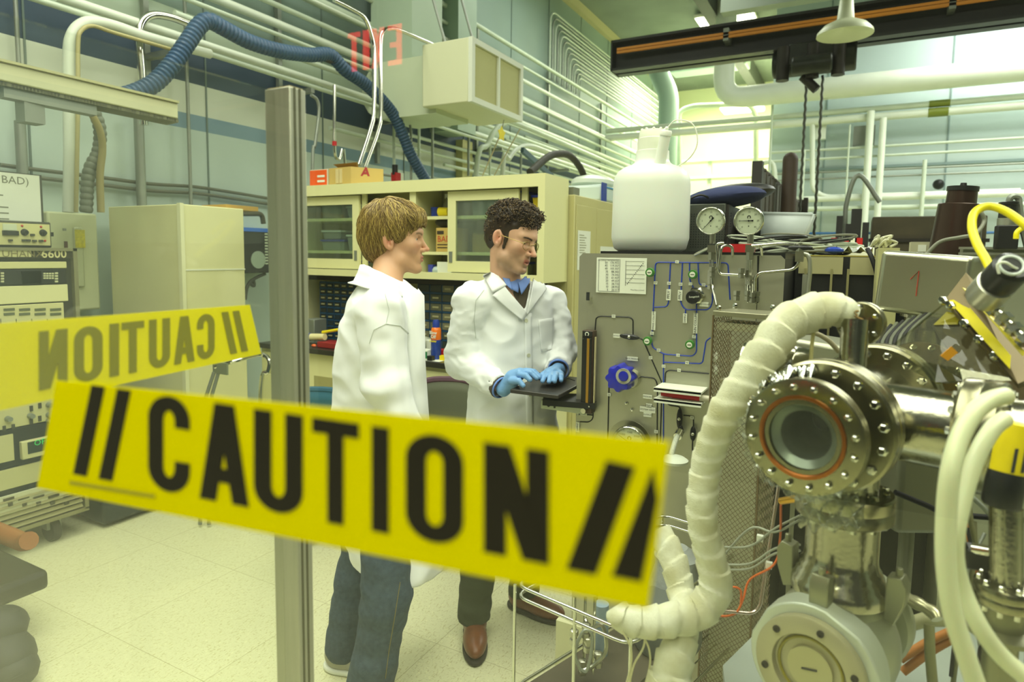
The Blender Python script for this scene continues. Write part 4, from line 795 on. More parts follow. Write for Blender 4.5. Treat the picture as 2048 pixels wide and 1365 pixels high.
# ================================================================= PEOPLE (signed-distance sculpting -> surface nets)
F0 = Vector((-math.sin(YAW), math.cos(YAW), 0))
def loc3(px, py, d): p = at(px, py, d); return np.array([p.dot(R0), p.dot(F0), p.z])
def w3(P):                                       # local (right, forward, up) -> world
    P = np.asarray(P, float).reshape(-1, 3); return P[:, :1]*np.array(R0)+P[:, 1:2]*np.array(F0)+P[:, 2:3]*np.array([0, 0, 1.])
def smin(a, b, k): h = np.clip(.5+.5*(b-a)/k, 0, 1); return b*(1-h)+a*h-k*h*(1-h)
def smax(a, b, k): return -smin(-a, -b, k)
def cone(p, a, b, ra, rb):
    a, b = np.asarray(a, float), np.asarray(b, float); ba = b-a; t = np.clip(((p-a)@ba)/max(1e-9, ba@ba), 0, 1); return np.linalg.norm(p-a-t[:, None]*ba, axis=1)-(ra+(rb-ra)*t)
def ell(p, c, r): q = (p-np.asarray(c))/np.asarray(r); k = np.linalg.norm(q, axis=1); return (k-1)*min(r)*.5+(k-1)*np.mean(r)*.5*np.clip(k, .3, 1)
def chain(p, pts, rs, k=.01):
    d = None
    for i in range(len(pts)-1):
        e = cone(p, pts[i], pts[i+1], rs[i], rs[i+1]); d = e if d is None else smin(d, e, k)
    return d
RNG = np.random.RandomState(3); LAT = RNG.rand(32, 32, 32)
def vnoise(p):
    i = np.floor(p).astype(int); f = p-i; f = f*f*(3-2*f); i &= 31; j = (i+1) & 31; r = 0
    for a in (0, 1):
        for b_ in (0, 1):
            for c in (0, 1):
                w = (f[:, 0] if a else 1-f[:, 0])*(f[:, 1] if b_ else 1-f[:, 1])*(f[:, 2] if c else 1-f[:, 2])
                r = r+w*LAT[(j if a else i)[:, 0], (j if b_ else i)[:, 1], (j if c else i)[:, 2]]
    return r-.5
def loft(p, keys):
    """keys rows: z, cu, cw, a, b, yaw; elliptical sections stacked in z"""
    K = np.array(keys); K = K[np.argsort(K[:, 0])]; z = p[:, 2]; g = [np.interp(z, K[:, 0], K[:, i]) for i in range(1, 6)]
    x, y = p[:, 0]-g[0], p[:, 1]-g[1]; c, s = np.cos(g[4]), np.sin(g[4]); X, Y = x*c+y*s, -x*s+y*c
    q = (np.abs(X/g[2])**2.4+np.abs(Y/g[3])**2.4)**(1/2.4); d = (q-1)*np.minimum(g[2], g[3]); return np.maximum(d, np.maximum(z-K[-1, 0], K[0, 0]-z))
def nets(f, lo, hi, h):
    lo, hi = np.array(lo, float), np.array(hi, float); n = np.ceil((hi-lo)/h).astype(int)+1
    ax = [lo[i]+h*np.arange(n[i]) for i in range(3)]; G = np.empty(n)
    for s in range(0, n[0], 24):
        g = np.stack(np.meshgrid(ax[0][s:s+24], ax[1], ax[2], indexing='ij'), -1).reshape(-1, 3); G[s:s+24] = f(g).reshape(-1, n[1], n[2])
    S = G < 0; acc = np.zeros((n[0]-1, n[1]-1, n[2]-1, 3)); cnt = np.zeros(acc.shape[:3])
    sl = lambda o, k: slice(o, n[k]-1+o)
    for axis in range(3):
        o1, o2 = [k for k in range(3) if k != axis]
        for a in (0, 1):
            for b_ in (0, 1):
                off = [0, 0, 0]; off[o1] = a; off[o2] = b_; A = tuple(sl(off[k], k) for k in range(3)); off2 = list(off); off2[axis] = 1; B = tuple(sl(off2[k], k) for k in range(3))
                ga, gb = G[A], G[B]; m_ = S[A] != S[B]; t = np.where(m_, ga/np.where(np.abs(ga-gb) < 1e-12, 1, ga-gb), 0); c = np.zeros(acc.shape)
                for k in range(3): c[..., k] = off[k]
                c[..., axis] = t; acc += c*m_[..., None]; cnt += m_
    act = cnt > 0; idx = -np.ones(cnt.shape, int); idx[act] = np.arange(act.sum()); ijk = np.argwhere(act)
    V_ = lo+h*(ijk+acc[act]/cnt[act][:, None]); F = []
    for axis in range(3):
        o1, o2 = [(1, 2), (2, 0), (0, 1)][axis]; A = [slice(None)]*3; B = [slice(None)]*3; A[axis] = slice(0, n[axis]-1); B[axis] = slice(1, n[axis])
        A[o1] = B[o1] = slice(1, n[o1]-1); A[o2] = B[o2] = slice(1, n[o2]-1); sa, sb = S[tuple(A)], S[tuple(B)]; e = np.argwhere(sa != sb)
        if not len(e): continue
        flip = sa[tuple(e.T)]; e = e.copy(); e[:, o1] += 1; e[:, o2] += 1
        def g(d1, d2): q = e.copy(); q[:, o1] += d1; q[:, o2] += d2; return idx[tuple(q.T)]
        q = np.stack([g(-1, -1), g(0, -1), g(0, 0), g(-1, 0)], 1); q[~flip] = q[~flip][:, ::-1]; F.append(q)
    return V_, np.concatenate(F)
def netmb(b, f, lo, hi, h):
    V_, F = nets(f, lo, hi, h); b.add([tuple(v) for v in w3(V_)], [tuple(int(i) for i in q) for q in F]); return b
def march(f, px, py, d0=1.6, d1=3.4):
    r = ray(px, py); o = np.array([0, 0, CAMH]); rd = np.array([r.dot(R0), r.dot(F0), r.z]); n_ = np.linalg.norm(rd); t = d0
    for _ in range(90):
        d = f((o+rd*t)[None])[0]
        if d < .0006: return o+rd*t
        t += max(d, .001)*.7/n_
        if t > d1: return None
    return o+rd*t
def grad(f, P, e=.002):
    g = np.stack([f(P+np.eye(3)[i]*e)-f(P-np.eye(3)[i]*e) for i in range(3)], 1); return g/np.maximum(1e-9, np.linalg.norm(g, axis=1))[:, None]
def drape(b, f, quad, off, nu=10, nv=10, both=False):
    """cloth patch laid on surface f: quad = four pixel corners (tl, tr, br, bl)"""
    rows = []; last = None
    for j in range(nv+1):
        v = j/nv; row = []
        for i in range(nu+1):
            u = i/nu; tl, tr, br, bl = quad; px = (tl[0]*(1-u)+tr[0]*u)*(1-v)+(bl[0]*(1-u)+br[0]*u)*v; py = (tl[1]*(1-u)+tr[1]*u)*(1-v)+(bl[1]*(1-u)+br[1]*u)*v
            q = march(f, px, py)
            if q is None: q = last if last is not None else loc3(px, py, 2.4)
            last = q; row.append(q)
        rows.append(row)
    P = np.array(rows).reshape(-1, 3); P = P+grad(f, P, .012)*off
    W_ = w3(P).reshape(nv+1, nu+1, 3); b.sheet([[tuple(p) for p in r_] for r_ in W_]); return b
def drape_line(b, f, pts, off, r, n=14):
    P = []
    for i in range(len(pts)-1):
        for k in range(n): t = k/n; q = march(f, pts[i][0]*(1-t)+pts[i+1][0]*t, pts[i][1]*(1-t)+pts[i+1][1]*t); P.append(q) if q is not None else None
    if len(P) < 2: return b
    P = np.array(P); P = P+grad(f, P, .008)*off; b.tube([tuple(q) for q in w3(P)], r, 5); return b

def frame(phi, pitch=0, roll=0):
    """rows: right, forward, up of a head or body facing phi degrees (0 = to the camera, 90 = image right)"""
    a = math.radians(phi); t = math.radians(pitch); f = np.array([math.sin(a)*math.cos(t), -math.cos(a)*math.cos(t), -math.sin(t)]); r = np.cross(f, [0, 0, 1.]); r /= np.linalg.norm(r); u = np.cross(r, f)
    ro = math.radians(roll); r2 = r*math.cos(ro)+u*math.sin(ro); return np.stack([r2, f, np.cross(r2, f)])
def head_f(q, jaw=1.0, nose=1.0, open_=0.0):
    ax = q.copy(); ax[:, 0] = np.abs(ax[:, 0])
    d = ell(q, (0, -.014, .042), (.076, .098, .084))
    d = smin(d, ell(q, (0, .028, -.012), (.063, .064, .092)), .03)
    d = smin(d, cone(ax, (.052, -.004, -.045), (.05, .02, -.072), .016, .018), .03)
    d = smin(d, cone(ax, (.048, .02, -.078), (.014, .073, -.1), .02*jaw, .017*jaw), .028)
    d = smin(d, ell(q, (0, .081, -.099), (.018*jaw, .014, .015)), .014)
    d = smin(d, cone(ax, (.008, .083, .03), (.044, .064, .027), .01, .01), .014)
    d = smin(d, ell(ax, (.042, .056, -.02), (.022, .02, .02)), .02)
    d = smax(d, -ell(ax, (.032, .092, .003), (.02, .0185, .0125)), .01)
    d = smin(d, ell(q, (0, .081, -.062), (.027, .015, .022)), .014)
    d = smin(d, cone(q, (0, .079, .016), (0, .102*nose+.003, -.027), .0075, .0085), .009)
    d = smin(d, ell(q, (0, .105*nose+.002, -.031), (.0092, .0105, .0075)), .005)
    d = smin(d, ell(ax, (.012, .096, -.034), (.008, .01, .008)), .005)
    d = smax(d, -ell(ax, (.006, .101, -.042), (.0035, .006, .004)), .003)
    lipz = -.058
    d = smin(d, cone(ax, (0, .0955, lipz), (.019, .085, lipz-.003), .0050, .0032), .004)
    d = smin(d, cone(ax, (0, .094, lipz-.0115-open_), (.017, .084, lipz-.0095-open_*.5), .0058, .0036), .004)
    d = smax(d, -ell(q, (0, .1, lipz-.006-open_*.5), (.021, .012, .0013+open_*.45)), .0025)
    d = smax(d, -ell(q, (0, .097, -.082-open_), (.016, .006, .004)), .008)
    # eyelids
    lid = np.linalg.norm(ax-np.array([.031, .0665, .004]), axis=1)-.0142
    lid = smax(lid, -(np.maximum(np.abs(ax[:, 2]-.0025)-.0042+(np.abs(ax[:, 0]-.031))**2*9, .072-ax[:, 1])), .0015)
    d = smin(d, lid, .004)
    # ears
    e = ax-np.array([.077, -.014, -.008]); c, s = math.cos(.35), math.sin(.35); ey = e[:, 1]*c-e[:, 2]*s*-.25; e2 = np.stack([e[:, 0]*c-e[:, 1]*s*-1*.0-np.minimum(0, e[:, 1])*-.45, ey, e[:, 2]-e[:, 1]*-.15], 1)
    ear = ell(e2, (0, 0, .0), (.009, .0175, .031)); ear = smax(ear, -ell(e2, (.008, .003, .003), (.0075, .0105, .021)), .004)
    ear = smin(ear, ell(e2, (.003, -.006, .0), (.004, .004, .017)), .004); ear = smin(ear, ell(e2, (.002, .009, -.005), (.006, .004, .007)), .004)
    return smin(d, ear, .007)
def headlocal(p, C, Fr, s): return ((p-C)@Fr.T)/s
def skin_mat():
    M = bpy.data.materials.new('skin'); M.use_nodes = True; nt = M.node_tree; b = nt.nodes['Principled BSDF']; a = nt.nodes.new('ShaderNodeVertexColor'); a.layer_name = 'Col'
    nt.links.new(a.outputs[0], b.inputs['Base Color']); b.inputs['Roughness'].default_value = .5; b.inputs['Subsurface Weight'].default_value = .12; b.inputs['Subsurface Radius'].default_value = (.01, .005, .003); b.inputs['Subsurface Scale'].default_value = 1
    n = nt.nodes.new('ShaderNodeTexNoise'); n.inputs['Scale'].default_value = 700; bp = nt.nodes.new('ShaderNodeBump'); bp.inputs['Strength'].default_value = .12; bp.inputs['Distance'].default_value = .001; nt.links.new(n.outputs[0], bp.inputs['Height']); nt.links.new(bp.outputs[0], b.inputs['Normal']); return M
SKIN = skin_mat()
def paint(o, C, Fr, s, base, lips, stub, brow, org, browk=1.0, stubk=.5):
    me = o.data; n = len(me.vertices); co = np.empty(n*3); me.vertices.foreach_get('co', co); co = co.reshape(-1, 3)+np.array(org)
    L = np.stack([co@np.array(R0), co@np.array(F0), co[:, 2]], 1); q = headlocal(L, C, Fr, s); ax = np.abs(q[:, 0])
    B, Lp, St, Bw = [np.array(rgb(*c)[:3]) for c in (base, lips, stub, brow)]; c = np.tile(B, (n, 1))
    def mixin(m_, col): nonlocal c; m_ = np.clip(m_, 0, 1)[:, None]; c = c*(1-m_)+col*m_
    nz = vnoise(q*60)
    mixin((1-np.hypot(ax-.04, (q[:, 2]+.025))/.03)*.35*(q[:, 1] > .02), np.array(rgb(206, 120, 92)[:3])); mixin((1-np.linalg.norm(q-np.array([0, .11, -.03]), axis=1)/.022)*.5, np.array(rgb(206, 116, 90)[:3]))
    mixin((1-np.linalg.norm(np.stack([ax, q[:, 1], q[:, 2]], 1)-np.array([.078, -.014, -.008]), axis=1)/.035)*.6, np.array(rgb(204, 118, 92)[:3]))
    jawm = np.clip((-.04-q[:, 2])/.02, 0, 1)*np.clip((q[:, 1]+.02)/.03, 0, 1)*np.clip((q[:, 2]+.135)/.02, 0, 1); mixin(jawm*stubk*(1+nz*1.2), St)
    lipm = np.clip(1.6-np.abs(q[:, 2]+.0635)/.0085, 0, 1)*np.clip((.022-ax)/.004, 0, 1)*(q[:, 1] > .083); mixin(lipm, Lp)
    bz = .0235-(ax-.034)**2*6; brm = np.clip(1.5-np.abs(q[:, 2]-bz+nz*.003)/.0034, 0, 1)*np.clip((ax-.01)/.004, 0, 1)*np.clip((.052-ax)/.006, 0, 1)*(q[:, 1] > .045); mixin(brm*browk, Bw)
    at_ = me.color_attributes.new('Col', 'FLOAT_COLOR', 'POINT'); at_.data.foreach_set('color', np.hstack([c, np.ones((n, 1))]).ravel())
EYEW, IRIS = mat('eye_white', (206, 200, 184), .15), mat('iris_dark', (60, 46, 34), .1)
def eyes(b, C, Fr, s, look=(0, 0)):
    for sx in (-1, 1):
        c = C+(np.array([sx*.031, .0665, .004])*s)@Fr; b.cur = 1; b.ball(tuple(w3(c)[0]), .0126*s, 16)
        d = np.array([look[0], 1, look[1]]); d /= np.linalg.norm(d); i_ = c+(d*.0068*s)@Fr; b.cur = 2; b.ball(tuple(w3(i_)[0]), .0066*s, 12)
    b.cur = 0
def strands(b, f, seeds, flow, n, length, r, lift, wob=.3, nm=3, seg=4, steps=9):
    P = seeds.copy()
    for _ in range(4): g = grad(f, P); P = P-g*f(P)[:, None]
    L_ = length*(.6+.8*RNG.rand(len(P))); ph = RNG.rand(len(P))*10; tracks = [P+grad(f, P)*r*.3]; cur = P.copy()
    for k in range(steps):
        g = grad(f, cur); d = flow(cur, ph); d = d-g*(d*g).sum(1)[:, None]; d /= np.maximum(1e-6, np.linalg.norm(d, axis=1))[:, None]
        sd = np.cross(g, d); d = d+sd*(wob*np.sin(ph+k*.7))[:, None]; cur = cur+d*(L_/steps)[:, None]
        g = grad(f, cur); cur = cur-g*(f(cur)-lift*(k/steps))[:, None]; tracks.append(cur.copy())
    T = np.stack(tracks, 1)
    for i in range(len(P)):
        b.cur = int(RNG.rand()*nm); Wd = w3(T[i]); m_ = len(Wd); rs = [r*(.5+1.0*math.sin(PI*min(1, (j+1)/m_*1.0))**.7)*(1-.75*(j/m_)) for j in range(m_)]; b.tube([tuple(x) for x in Wd], rs, seg)
    b.cur = 0

def cloth_mat(name, col, rough=.85, bump=.25, scale=220):
    M = mat(name, col, rough, bump=bump, bscale=scale, sheen=.1); return M
COAT = mat('coat_cotton', (238, 241, 238), .8, sheen=.1)
def fold_bump(M, sc=(5, 5, 2.2), dist=.07, st=.7):
    nt = M.node_tree; b = nt.nodes['Principled BSDF']; L = nt.links.new; tc = nt.nodes.new('ShaderNodeTexCoord'); mp = nt.nodes.new('ShaderNodeMapping'); mp.inputs['Scale'].default_value = sc; mp.inputs['Rotation'].default_value = (.3, .25, 0); L(tc.outputs['Object'], mp.inputs[0])
    n = nt.nodes.new('ShaderNodeTexNoise'); n.noise_type = 'RIDGED_MULTIFRACTAL'; n.inputs['Scale'].default_value = 1; n.inputs['Detail'].default_value = 3; n.inputs['Distortion'].default_value = .8; L(mp.outputs[0], n.inputs['Vector'])
    f = nt.nodes.new('ShaderNodeTexNoise'); f.inputs['Scale'].default_value = 420; L(tc.outputs['Object'], f.inputs['Vector'])
    b1 = nt.nodes.new('ShaderNodeBump'); b1.inputs['Strength'].default_value = st; b1.inputs['Distance'].default_value = dist; L(n.outputs[0], b1.inputs['Height'])
    b2 = nt.nodes.new('ShaderNodeBump'); b2.inputs['Strength'].default_value = .15; b2.inputs['Distance'].default_value = .001; L(f.outputs[0], b2.inputs['Height']); L(b1.outputs[0], b2.inputs['Normal']); L(b2.outputs[0], b.inputs['Normal'])
fold_bump(COAT)
JEAN = mat('denim', (66, 84, 98), .9, noise=.35, nscale=60, bump=.3, bscale=500); GREENT = mat('green_trousers', (62, 70, 44), .9, noise=.2, nscale=40, bump=.2, bscale=400)
def rings(fn, P, k=1.0): return fn(P)

# ---------------------------------------------------------------- BLOND PERSON (profile, back to the left)
DA = 2.25
HA = loc3(784, 478, DA); HA[1] += .07; FA = frame(93, 2, 0); SA_ = 1.03
u0, w0_ = loc3(760, 700, DA)[0], DA*math.cos(PITCH)
def U(px, py=800, d=DA): return loc3(px, py, d)[0]
def Zp(py, px=760, d=DA): return loc3(px, py, d)[2]
wA = loc3(760, 600, DA)[1]
nb = loc3(776, 562, DA); nb[1] = wA
def neckA(p):
    hn = HA+(np.array([0, -.02, -.06])*SA_)@FA; return cone(p, hn, nb+np.array([-.006, 0, -.03]), .052, .058)
def skinA(p): return smin(head_f(headlocal(p, HA, FA, SA_), 1.0, 1.03)*SA_, neckA(p), .022)
ya = .25                                                   # yaw of torso sections
sec = []
for py, xl, xr, bb in ((556, 742, 800, .06), (575, 718, 822, .10), (600, 702, 838, .14), (640, 688, 838, .165), (700, 676, 836, .165), (770, 668, 842, .165), (850, 662, 850, .17), (950, 668, 862, .185), (1050, 682, 876, .195), (1150, 702, 884, .20)):
    z = Zp(py, 760); a = (U(xr, py)-U(xl, py))/2; sec.append((z, (U(xr, py)+U(xl, py))/2, wA, a, bb, .0))
shN = loc3(762, 622, DA-.17); elN = loc3(772, 770, DA-.2); wrN = loc3(822, 905, DA-.2); shF = loc3(760, 618, DA+.19); elF = loc3(778, 765, DA+.24); wrF = loc3(830, 900, DA+.2)
hemA = Zp(1152, 780)
def coatA(p, wr=1.0):
    d = loft(p, sec); d = smin(d, cone(p, nb+np.array([-.01, -.05, -.04]), shN+np.array([0, .02, .0]), .05, .07), .05); d = smin(d, cone(p, nb+np.array([-.01, .05, -.04]), shF, .05, .07), .05)
    arm = smin(cone(p, shN, elN, .078, .068), cone(p, elN, wrN, .066, .056), .03); armF = smin(cone(p, shF, elF, .075, .065), cone(p, elF, wrF, .063, .055), .03)
    d = smin(d, arm, .018); d = smin(d, armF, .018)
    if wr:
        q = p*np.array([22, 22, 3.2]); low = np.clip((1.25-p[:, 2])/.6, 0, 1); d = d+vnoise(q)*.016*(.25+low)
        q = np.stack([p[:, 0]*16+p[:, 2]*12, p[:, 1]*12, p[:, 2]*20-p[:, 0]*9], 1); d = d+vnoise(q+7)*.013; d = d+np.abs(vnoise(q*.55+3))*.022-.005
    return d
def coatA2(p):
    hole = cone(p, nb+np.array([-.0, 0, .03]), nb+np.array([.0, 0, .12]), .066, .08); d = smax(coatA(p), -hole, .006)
    under = ell(p, (sec[-1][1]-.005, wA, hemA-.03), (.14, .15, .16)); d = smax(d, -under, .004); zc_ = hemA+.018-.3*np.abs(p[:, 0]-U(790, 1150))*(p[:, 0] < U(790, 1150)); return smax(d, (hemA+.006+np.clip(U(770, 1150)-p[:, 0], 0, .1)*.5)-p[:, 2], .003)
base = Vector((at(720, 1400, 2.3).x, at(720, 1400, 2.3).y, 0))
PA = thing('person', base, 'person with shaggy blond hair, white lab coat and blue jeans, standing in profile facing right', 'person')
def person_z(b): return b
hipA, hipA2 = loc3(770, 880, DA-.08), loc3(762, 880, DA+.1)
knA = loc3(772, 1190, DA-.1); anA = loc3(742, 1425, DA-.06); knF = loc3(712, 1160, DA+.12); anF = loc3(688, 1335, DA+.14)
anA[2] = .09; anF[2] = .09
b = MB()
netmb(b, skinA, HA-np.array([.16, .16, .24]), HA+np.array([.17, .16, .15]), .0026)
def bodyA(p):
    d = loft(p, [(z, c, w, a*.82, bb*.7, y_) for z, c, w, a, bb, y_ in sec[2:8]]); d = smin(d, cone(p, shN, elN, .05, .042), .02); d = smin(d, cone(p, elN, wrN, .042, .03), .02); d = smin(d, cone(p, shF, elF, .05, .042), .02); d = smin(d, cone(p, elF, wrF, .042, .03), .02)
    for h_, k_, a_ in ((hipA, knA, anA), (hipA2, knF, anF)): d = smin(d, chain(p, [h_, k_, a_], [.075, .05, .04], .02), .03)
    for w_ in (wrN, wrF):
        d = smin(d, ell(p, w_+np.array([.03, 0, -.05]), (.035, .02, .05)), .01)
        for k in range(4): o_ = w_+np.array([.045-.02*k, 0, -.09]); d = smin(d, chain(p, [o_, o_+np.array([.006, .0, -.035-.004*(k in (1, 2))]), o_+np.array([-.004, 0, -.06-.006*(k in (1, 2))])], [.009, .0085, .007], .003), .003)
        d = smin(d, chain(p, [w_+np.array([.05, -.01, -.03]), w_+np.array([.07, -.02, -.06]), w_+np.array([.07, -.02, -.085])], [.011, .01, .008], .003), .004)
    return d
netmb(b, bodyA, (U(640), wA-.35, .03), (U(900), wA+.42, Zp(560)), .009)
eyes(b, HA, FA, SA_, (.1, -.02))
skinO = b.build('body', [SKIN, EYEW, IRIS], PA, ang=180); paint(skinO, HA, FA, SA_, (208, 162, 124), (192, 120, 98), (190, 146, 100), (104, 80, 48), wloc(skinO), .85, .3)
b = MB(); netmb(b, coatA2, (U(630), wA-.36, hemA-.02), (U(915), wA+.4, Zp(535)), .0065); b.build('lab_coat', COAT, PA, ang=180)
CA = PA.children[-1]
# collar, standing away from the neck and folded over
def collar(b, c, nrm_fwd, rx, ry, z0, hgt, drop, gap, spread, tilt=0.0, off=np.array([0, 0, 0.])):
    f = np.array(nrm_fwd); r = np.cross(f, [0, 0, 1.]); rows = []
    N = 34
    for stage, (rr, dz) in enumerate([(.0, 0), (.004, hgt*.55), (.010, hgt), (.020, hgt*.98), (.028, hgt*.5), (.036+spread*.4, -drop*.5), (.045+spread, -drop)]):
        row = []
        for i in range(N+1):
            t = gap+(2*PI-2*gap)*i/N                                    # 0 = front
            x, y = math.sin(t), math.cos(t); k = (1-abs(math.cos(t/2)))      # 1 at back .. 0 front
            fr = .5+.5*math.cos(t); z = z0+dz*(1-.25*fr)-tilt*fr; wv = .004*math.sin(9*t)
            q = c+r*x*(rx+rr+wv)+f*y*(ry+rr+wv)+np.array([0, 0, z]); row.append(tuple(w3(q)[0]))
        rows.append(row)
    b.sheet(rows); return b
fA = frame(108)[1]
b = MB(); collar(b, nb+np.array([.004, 0, 0]), fA, .072, .076, .006, .05, .012, .62, .018, .07); b.build('collar', COAT, CA, ang=180, solid=.003)
# open front edge / lapel standing out at the right
b = MB(); P_ = [(820, 556), (838, 585), (846, 592), (858, 600)]
def sheet_px(b, rows, bulge=0):
    g = []
    for row in rows: g.append([tuple(at(x, y, d)) for x, y, d in row])
    b.sheet(g); return b
dn = DA-.09
sheet_px(b, [[(806, 560, dn-.02), (822, 572, dn-.03), (838, 583, dn-.02), (836, 578, dn+.02)], [(806, 582, dn-.05), (824, 586, dn-.05), (848, 592, dn-.03), (846, 590, dn+.04)], [(804, 640, dn-.07), (826, 640, dn-.06), (849, 640, dn-.03), (846, 640, dn+.05)], [(808, 720, dn-.07), (830, 720, dn-.06), (850, 720, dn-.03), (848, 720, dn+.05)], [(812, 800, dn-.07), (832, 800, dn-.06), (855, 800, dn-.03), (852, 800, dn+.05)], [(816, 860, dn-.07), (838, 860, dn-.06), (860, 870, dn-.03), (856, 870, dn+.05)]])
b.build('front_flap', COAT, CA, ang=180, solid=.003)
b = MB(); drape_line(b, coatA2, [(770, 588), (778, 620), (772, 648), (748, 660), (738, 690)], .0015, .0011); drape_line(b, coatA2, [(770, 648), (800, 652), (822, 672)], .0015, .0011); b.build('seam', mat('seam_thread', (206, 212, 202), .9), CA)
# hair
def hairA(p):
    q = headlocal(p, HA, FA, SA_); d = ell(q, (0, -.024, .052), (.089, .108, .092)); d = smin(d, ell(q, (0, -.062, -.004), (.078, .062, .074)), .03)
    d = smin(d, ell(q, (0, .056, .075), (.068, .042, .042)), .025); ax = q.copy(); ax[:, 0] = np.abs(ax[:, 0]); d = smin(d, ell(ax, (.07, .012, .03), (.016, .034, .03)), .015)
    d = smax(d, -ell(q, (0, .1, -.02), (.1, .062, .078)), .01)
    d = smax(d, -ell(ax, (.085, -.004, -.03), (.03, .026, .032)), .006)
    return (d+vnoise(q*np.array([40, 40, 14]))*.012)*SA_
HB, HB2, HB3 = mat('hair_blond', (150, 124, 62), .4, noise=.4, nscale=40), mat('hair_blond_dark', (106, 84, 38), .45), mat('hair_blond_light', (184, 160, 84), .35)
b = MB(); netmb(b, hairA, HA-np.array([.15, .13, .14]), HA+np.array([.14, .13, .18]), .0045)
crown = HA+(np.array([0, -.055, .14])*SA_)@FA
def flowA(p, ph):
    q = headlocal(p, HA, FA, SA_); r = q-np.array([.0, -.05, .13]); r = r/np.maximum(.01, np.linalg.norm(r, axis=1))[:, None]; sw = np.cross(r, [0, 0, 1.])
    d = r+np.array([0, .28, -.5])+sw*(.35*np.sin(ph*2)+.4)[:, None]; back = q[:, 1] < -.05; d[back, 1] += -.1; d[q[:, 2] < .02] += np.array([0, .25, -.6]); return d@FA
sd = HA+((RNG.randn(4600, 3)*.08+np.array([0, -.02, .06])))@FA; q = headlocal(sd, HA, FA, SA_)
ok = (hairA(sd) < .05)&(q[:, 2] > -.02-(q[:, 1] < -.05)*.05)&~((q[:, 1] > .05)&(q[:, 2] < .07)); strands(b, hairA, sd[ok], flowA, 0, .1, .0015, .007, .22, steps=11)
b.build('hair', [HB, HB2, HB3], PA, ang=180)
# jeans and shoes
def jeansA(p):
    d = chain(p, [hipA, knA, anA+np.array([0, 0, .0])], [.088, .08, .078], .03); d = smin(d, chain(p, [hipA2, knF, anF], [.088, .074, .07], .03), .025); d = smax(d, .045-p[:, 2], .004)
    q = np.stack([p[:, 0]*10+p[:, 2]*5, p[:, 1]*10, p[:, 2]*22], 1); return d+vnoise(q)*.014+vnoise(p*45)*.003
b = MB(); netmb(b, jeansA, (U(610, 1200), wA-.36, .02), (U(900, 1200), wA+.42, Zp(880)), .008); b.build('jeans', JEAN, PA, ang=180)
b = MB(); drape_line(b, jeansA, [(800, 1165), (790, 1230), (778, 1300), (770, 1362)], .001, .0014); b.build('seam', mat('jean_seam', (120, 110, 70), .8), PA.children[-1])
def shoe_f(p, a, phi, L=.27, wd=.048):
    q = (p-np.array([a[0], a[1], 0]))@frame(phi).T; s = ell(q, (0, .09, .045), (wd, .115, .042)); s = smin(s, ell(q, (0, -.02, .055), (wd*.85, .055, .055)), .03); s = smin(s, cone(q, (0, -.01, .06), (0, .0, .11), .042, .044), .03)
    return smax(s, .004-q[:, 2], .003)
def sole_f(p, a, phi, wd=.048): q = (p-np.array([a[0], a[1], 0]))@frame(phi).T; d = smin(ell(q, (0, .09, .012), (wd*1.04, .12, .03)), ell(q, (0, -.025, .012), (wd*.95, .055, .03)), .03); return smax(smax(d, q[:, 2]-.022, .002), .002-q[:, 2], .001)
def shoes(root, specs, m_, ms, laces=None):
    for a, phi in specs:
        b = MB(); netmb(b, lambda p: shoe_f(p, a, phi), (a[0]-.24, a[1]-.24, 0), (a[0]+.24, a[1]+.24, .16), .005); s_ = b.build('shoe', m_, root, ang=180)
        b = MB(); netmb(b, lambda p: sole_f(p, a, phi), (a[0]-.24, a[1]-.24, -.005), (a[0]+.24, a[1]+.24, .04), .005); b.build('sole', ms, s_, ang=60)
        if laces:
            Fq = frame(phi); b = MB()
            for k in range(5):
                P_ = [np.array([a[0], a[1], 0])+np.array([x*.022, .05+.018*k, .092-.0065*k-abs(x)*.006])@Fq for x in (-1, -.5, 0, .5, 1)]; P_[0][2] += .0; b.tube([tuple(x) for x in w3(np.array(P_))], .0018, 5)
            b.build('lace', laces, s_)
shoes(PA, [(anA, 60), (anF, 75)], mat('shoe_grey', (160, 160, 140), .7), WHITEPL)

# ---------------------------------------------------------------- CURLY HAIRED PERSON (facing right, looking down)
DB = 2.55
HBc = loc3(1025, 478, 2.40); HBc[1] += .055; FB = frame(56, 16, 5); SB = 1.0
phiT = 32
T = lambda px, py, d=DB: loc3(px, py, d)
nbB = T(1012, 560, 2.5)
def neckB(p): hn = HBc+(np.array([0, -.02, -.06])*SB)@FB; return cone(p, hn, nbB+np.array([0, 0, -.03]), .054, .062)
def skinB(p): return smin(head_f(headlocal(p, HBc, FB, SB), .97, 1.06, .006)*SB, neckB(p), .022)
sR, sL = T(944, 602, 2.45), T(1098, 606, 2.66)                      # his right (image left) and left shoulder
eR, wR = T(922, 722, 2.5), T(1000, 774, 2.34); eL, wL = T(1122, 700, 2.62), T(1117, 738, 2.42)
yT = math.radians(20); secB = []
for py, xl, xr, bb, d in ((556, 985, 1040, .06, 2.51), (575, 965, 1075, .085, 2.52), (600, 950, 1095, .105, 2.54), (640, 940, 1105, .12, 2.56), (700, 938, 1108, .125, 2.57), (760, 942, 1108, .125, 2.58), (850, 936, 1116, .135, 2.6), (950, 925, 1122, .15, 2.62), (1050, 918, 1128, .155, 2.63)):
    z = T(1020, py, d)[2]; secB.append((z, (T(xl, py, d)[0]+T(xr, py, d)[0])/2, T(1020, py, d)[1], (T(xr, py, d)[0]-T(xl, py, d)[0])/2*1.03, bb, yT))
hemB = secB[-1][0]
def torsoB(p, k=1.0, dk=0): return loft(p, secB)
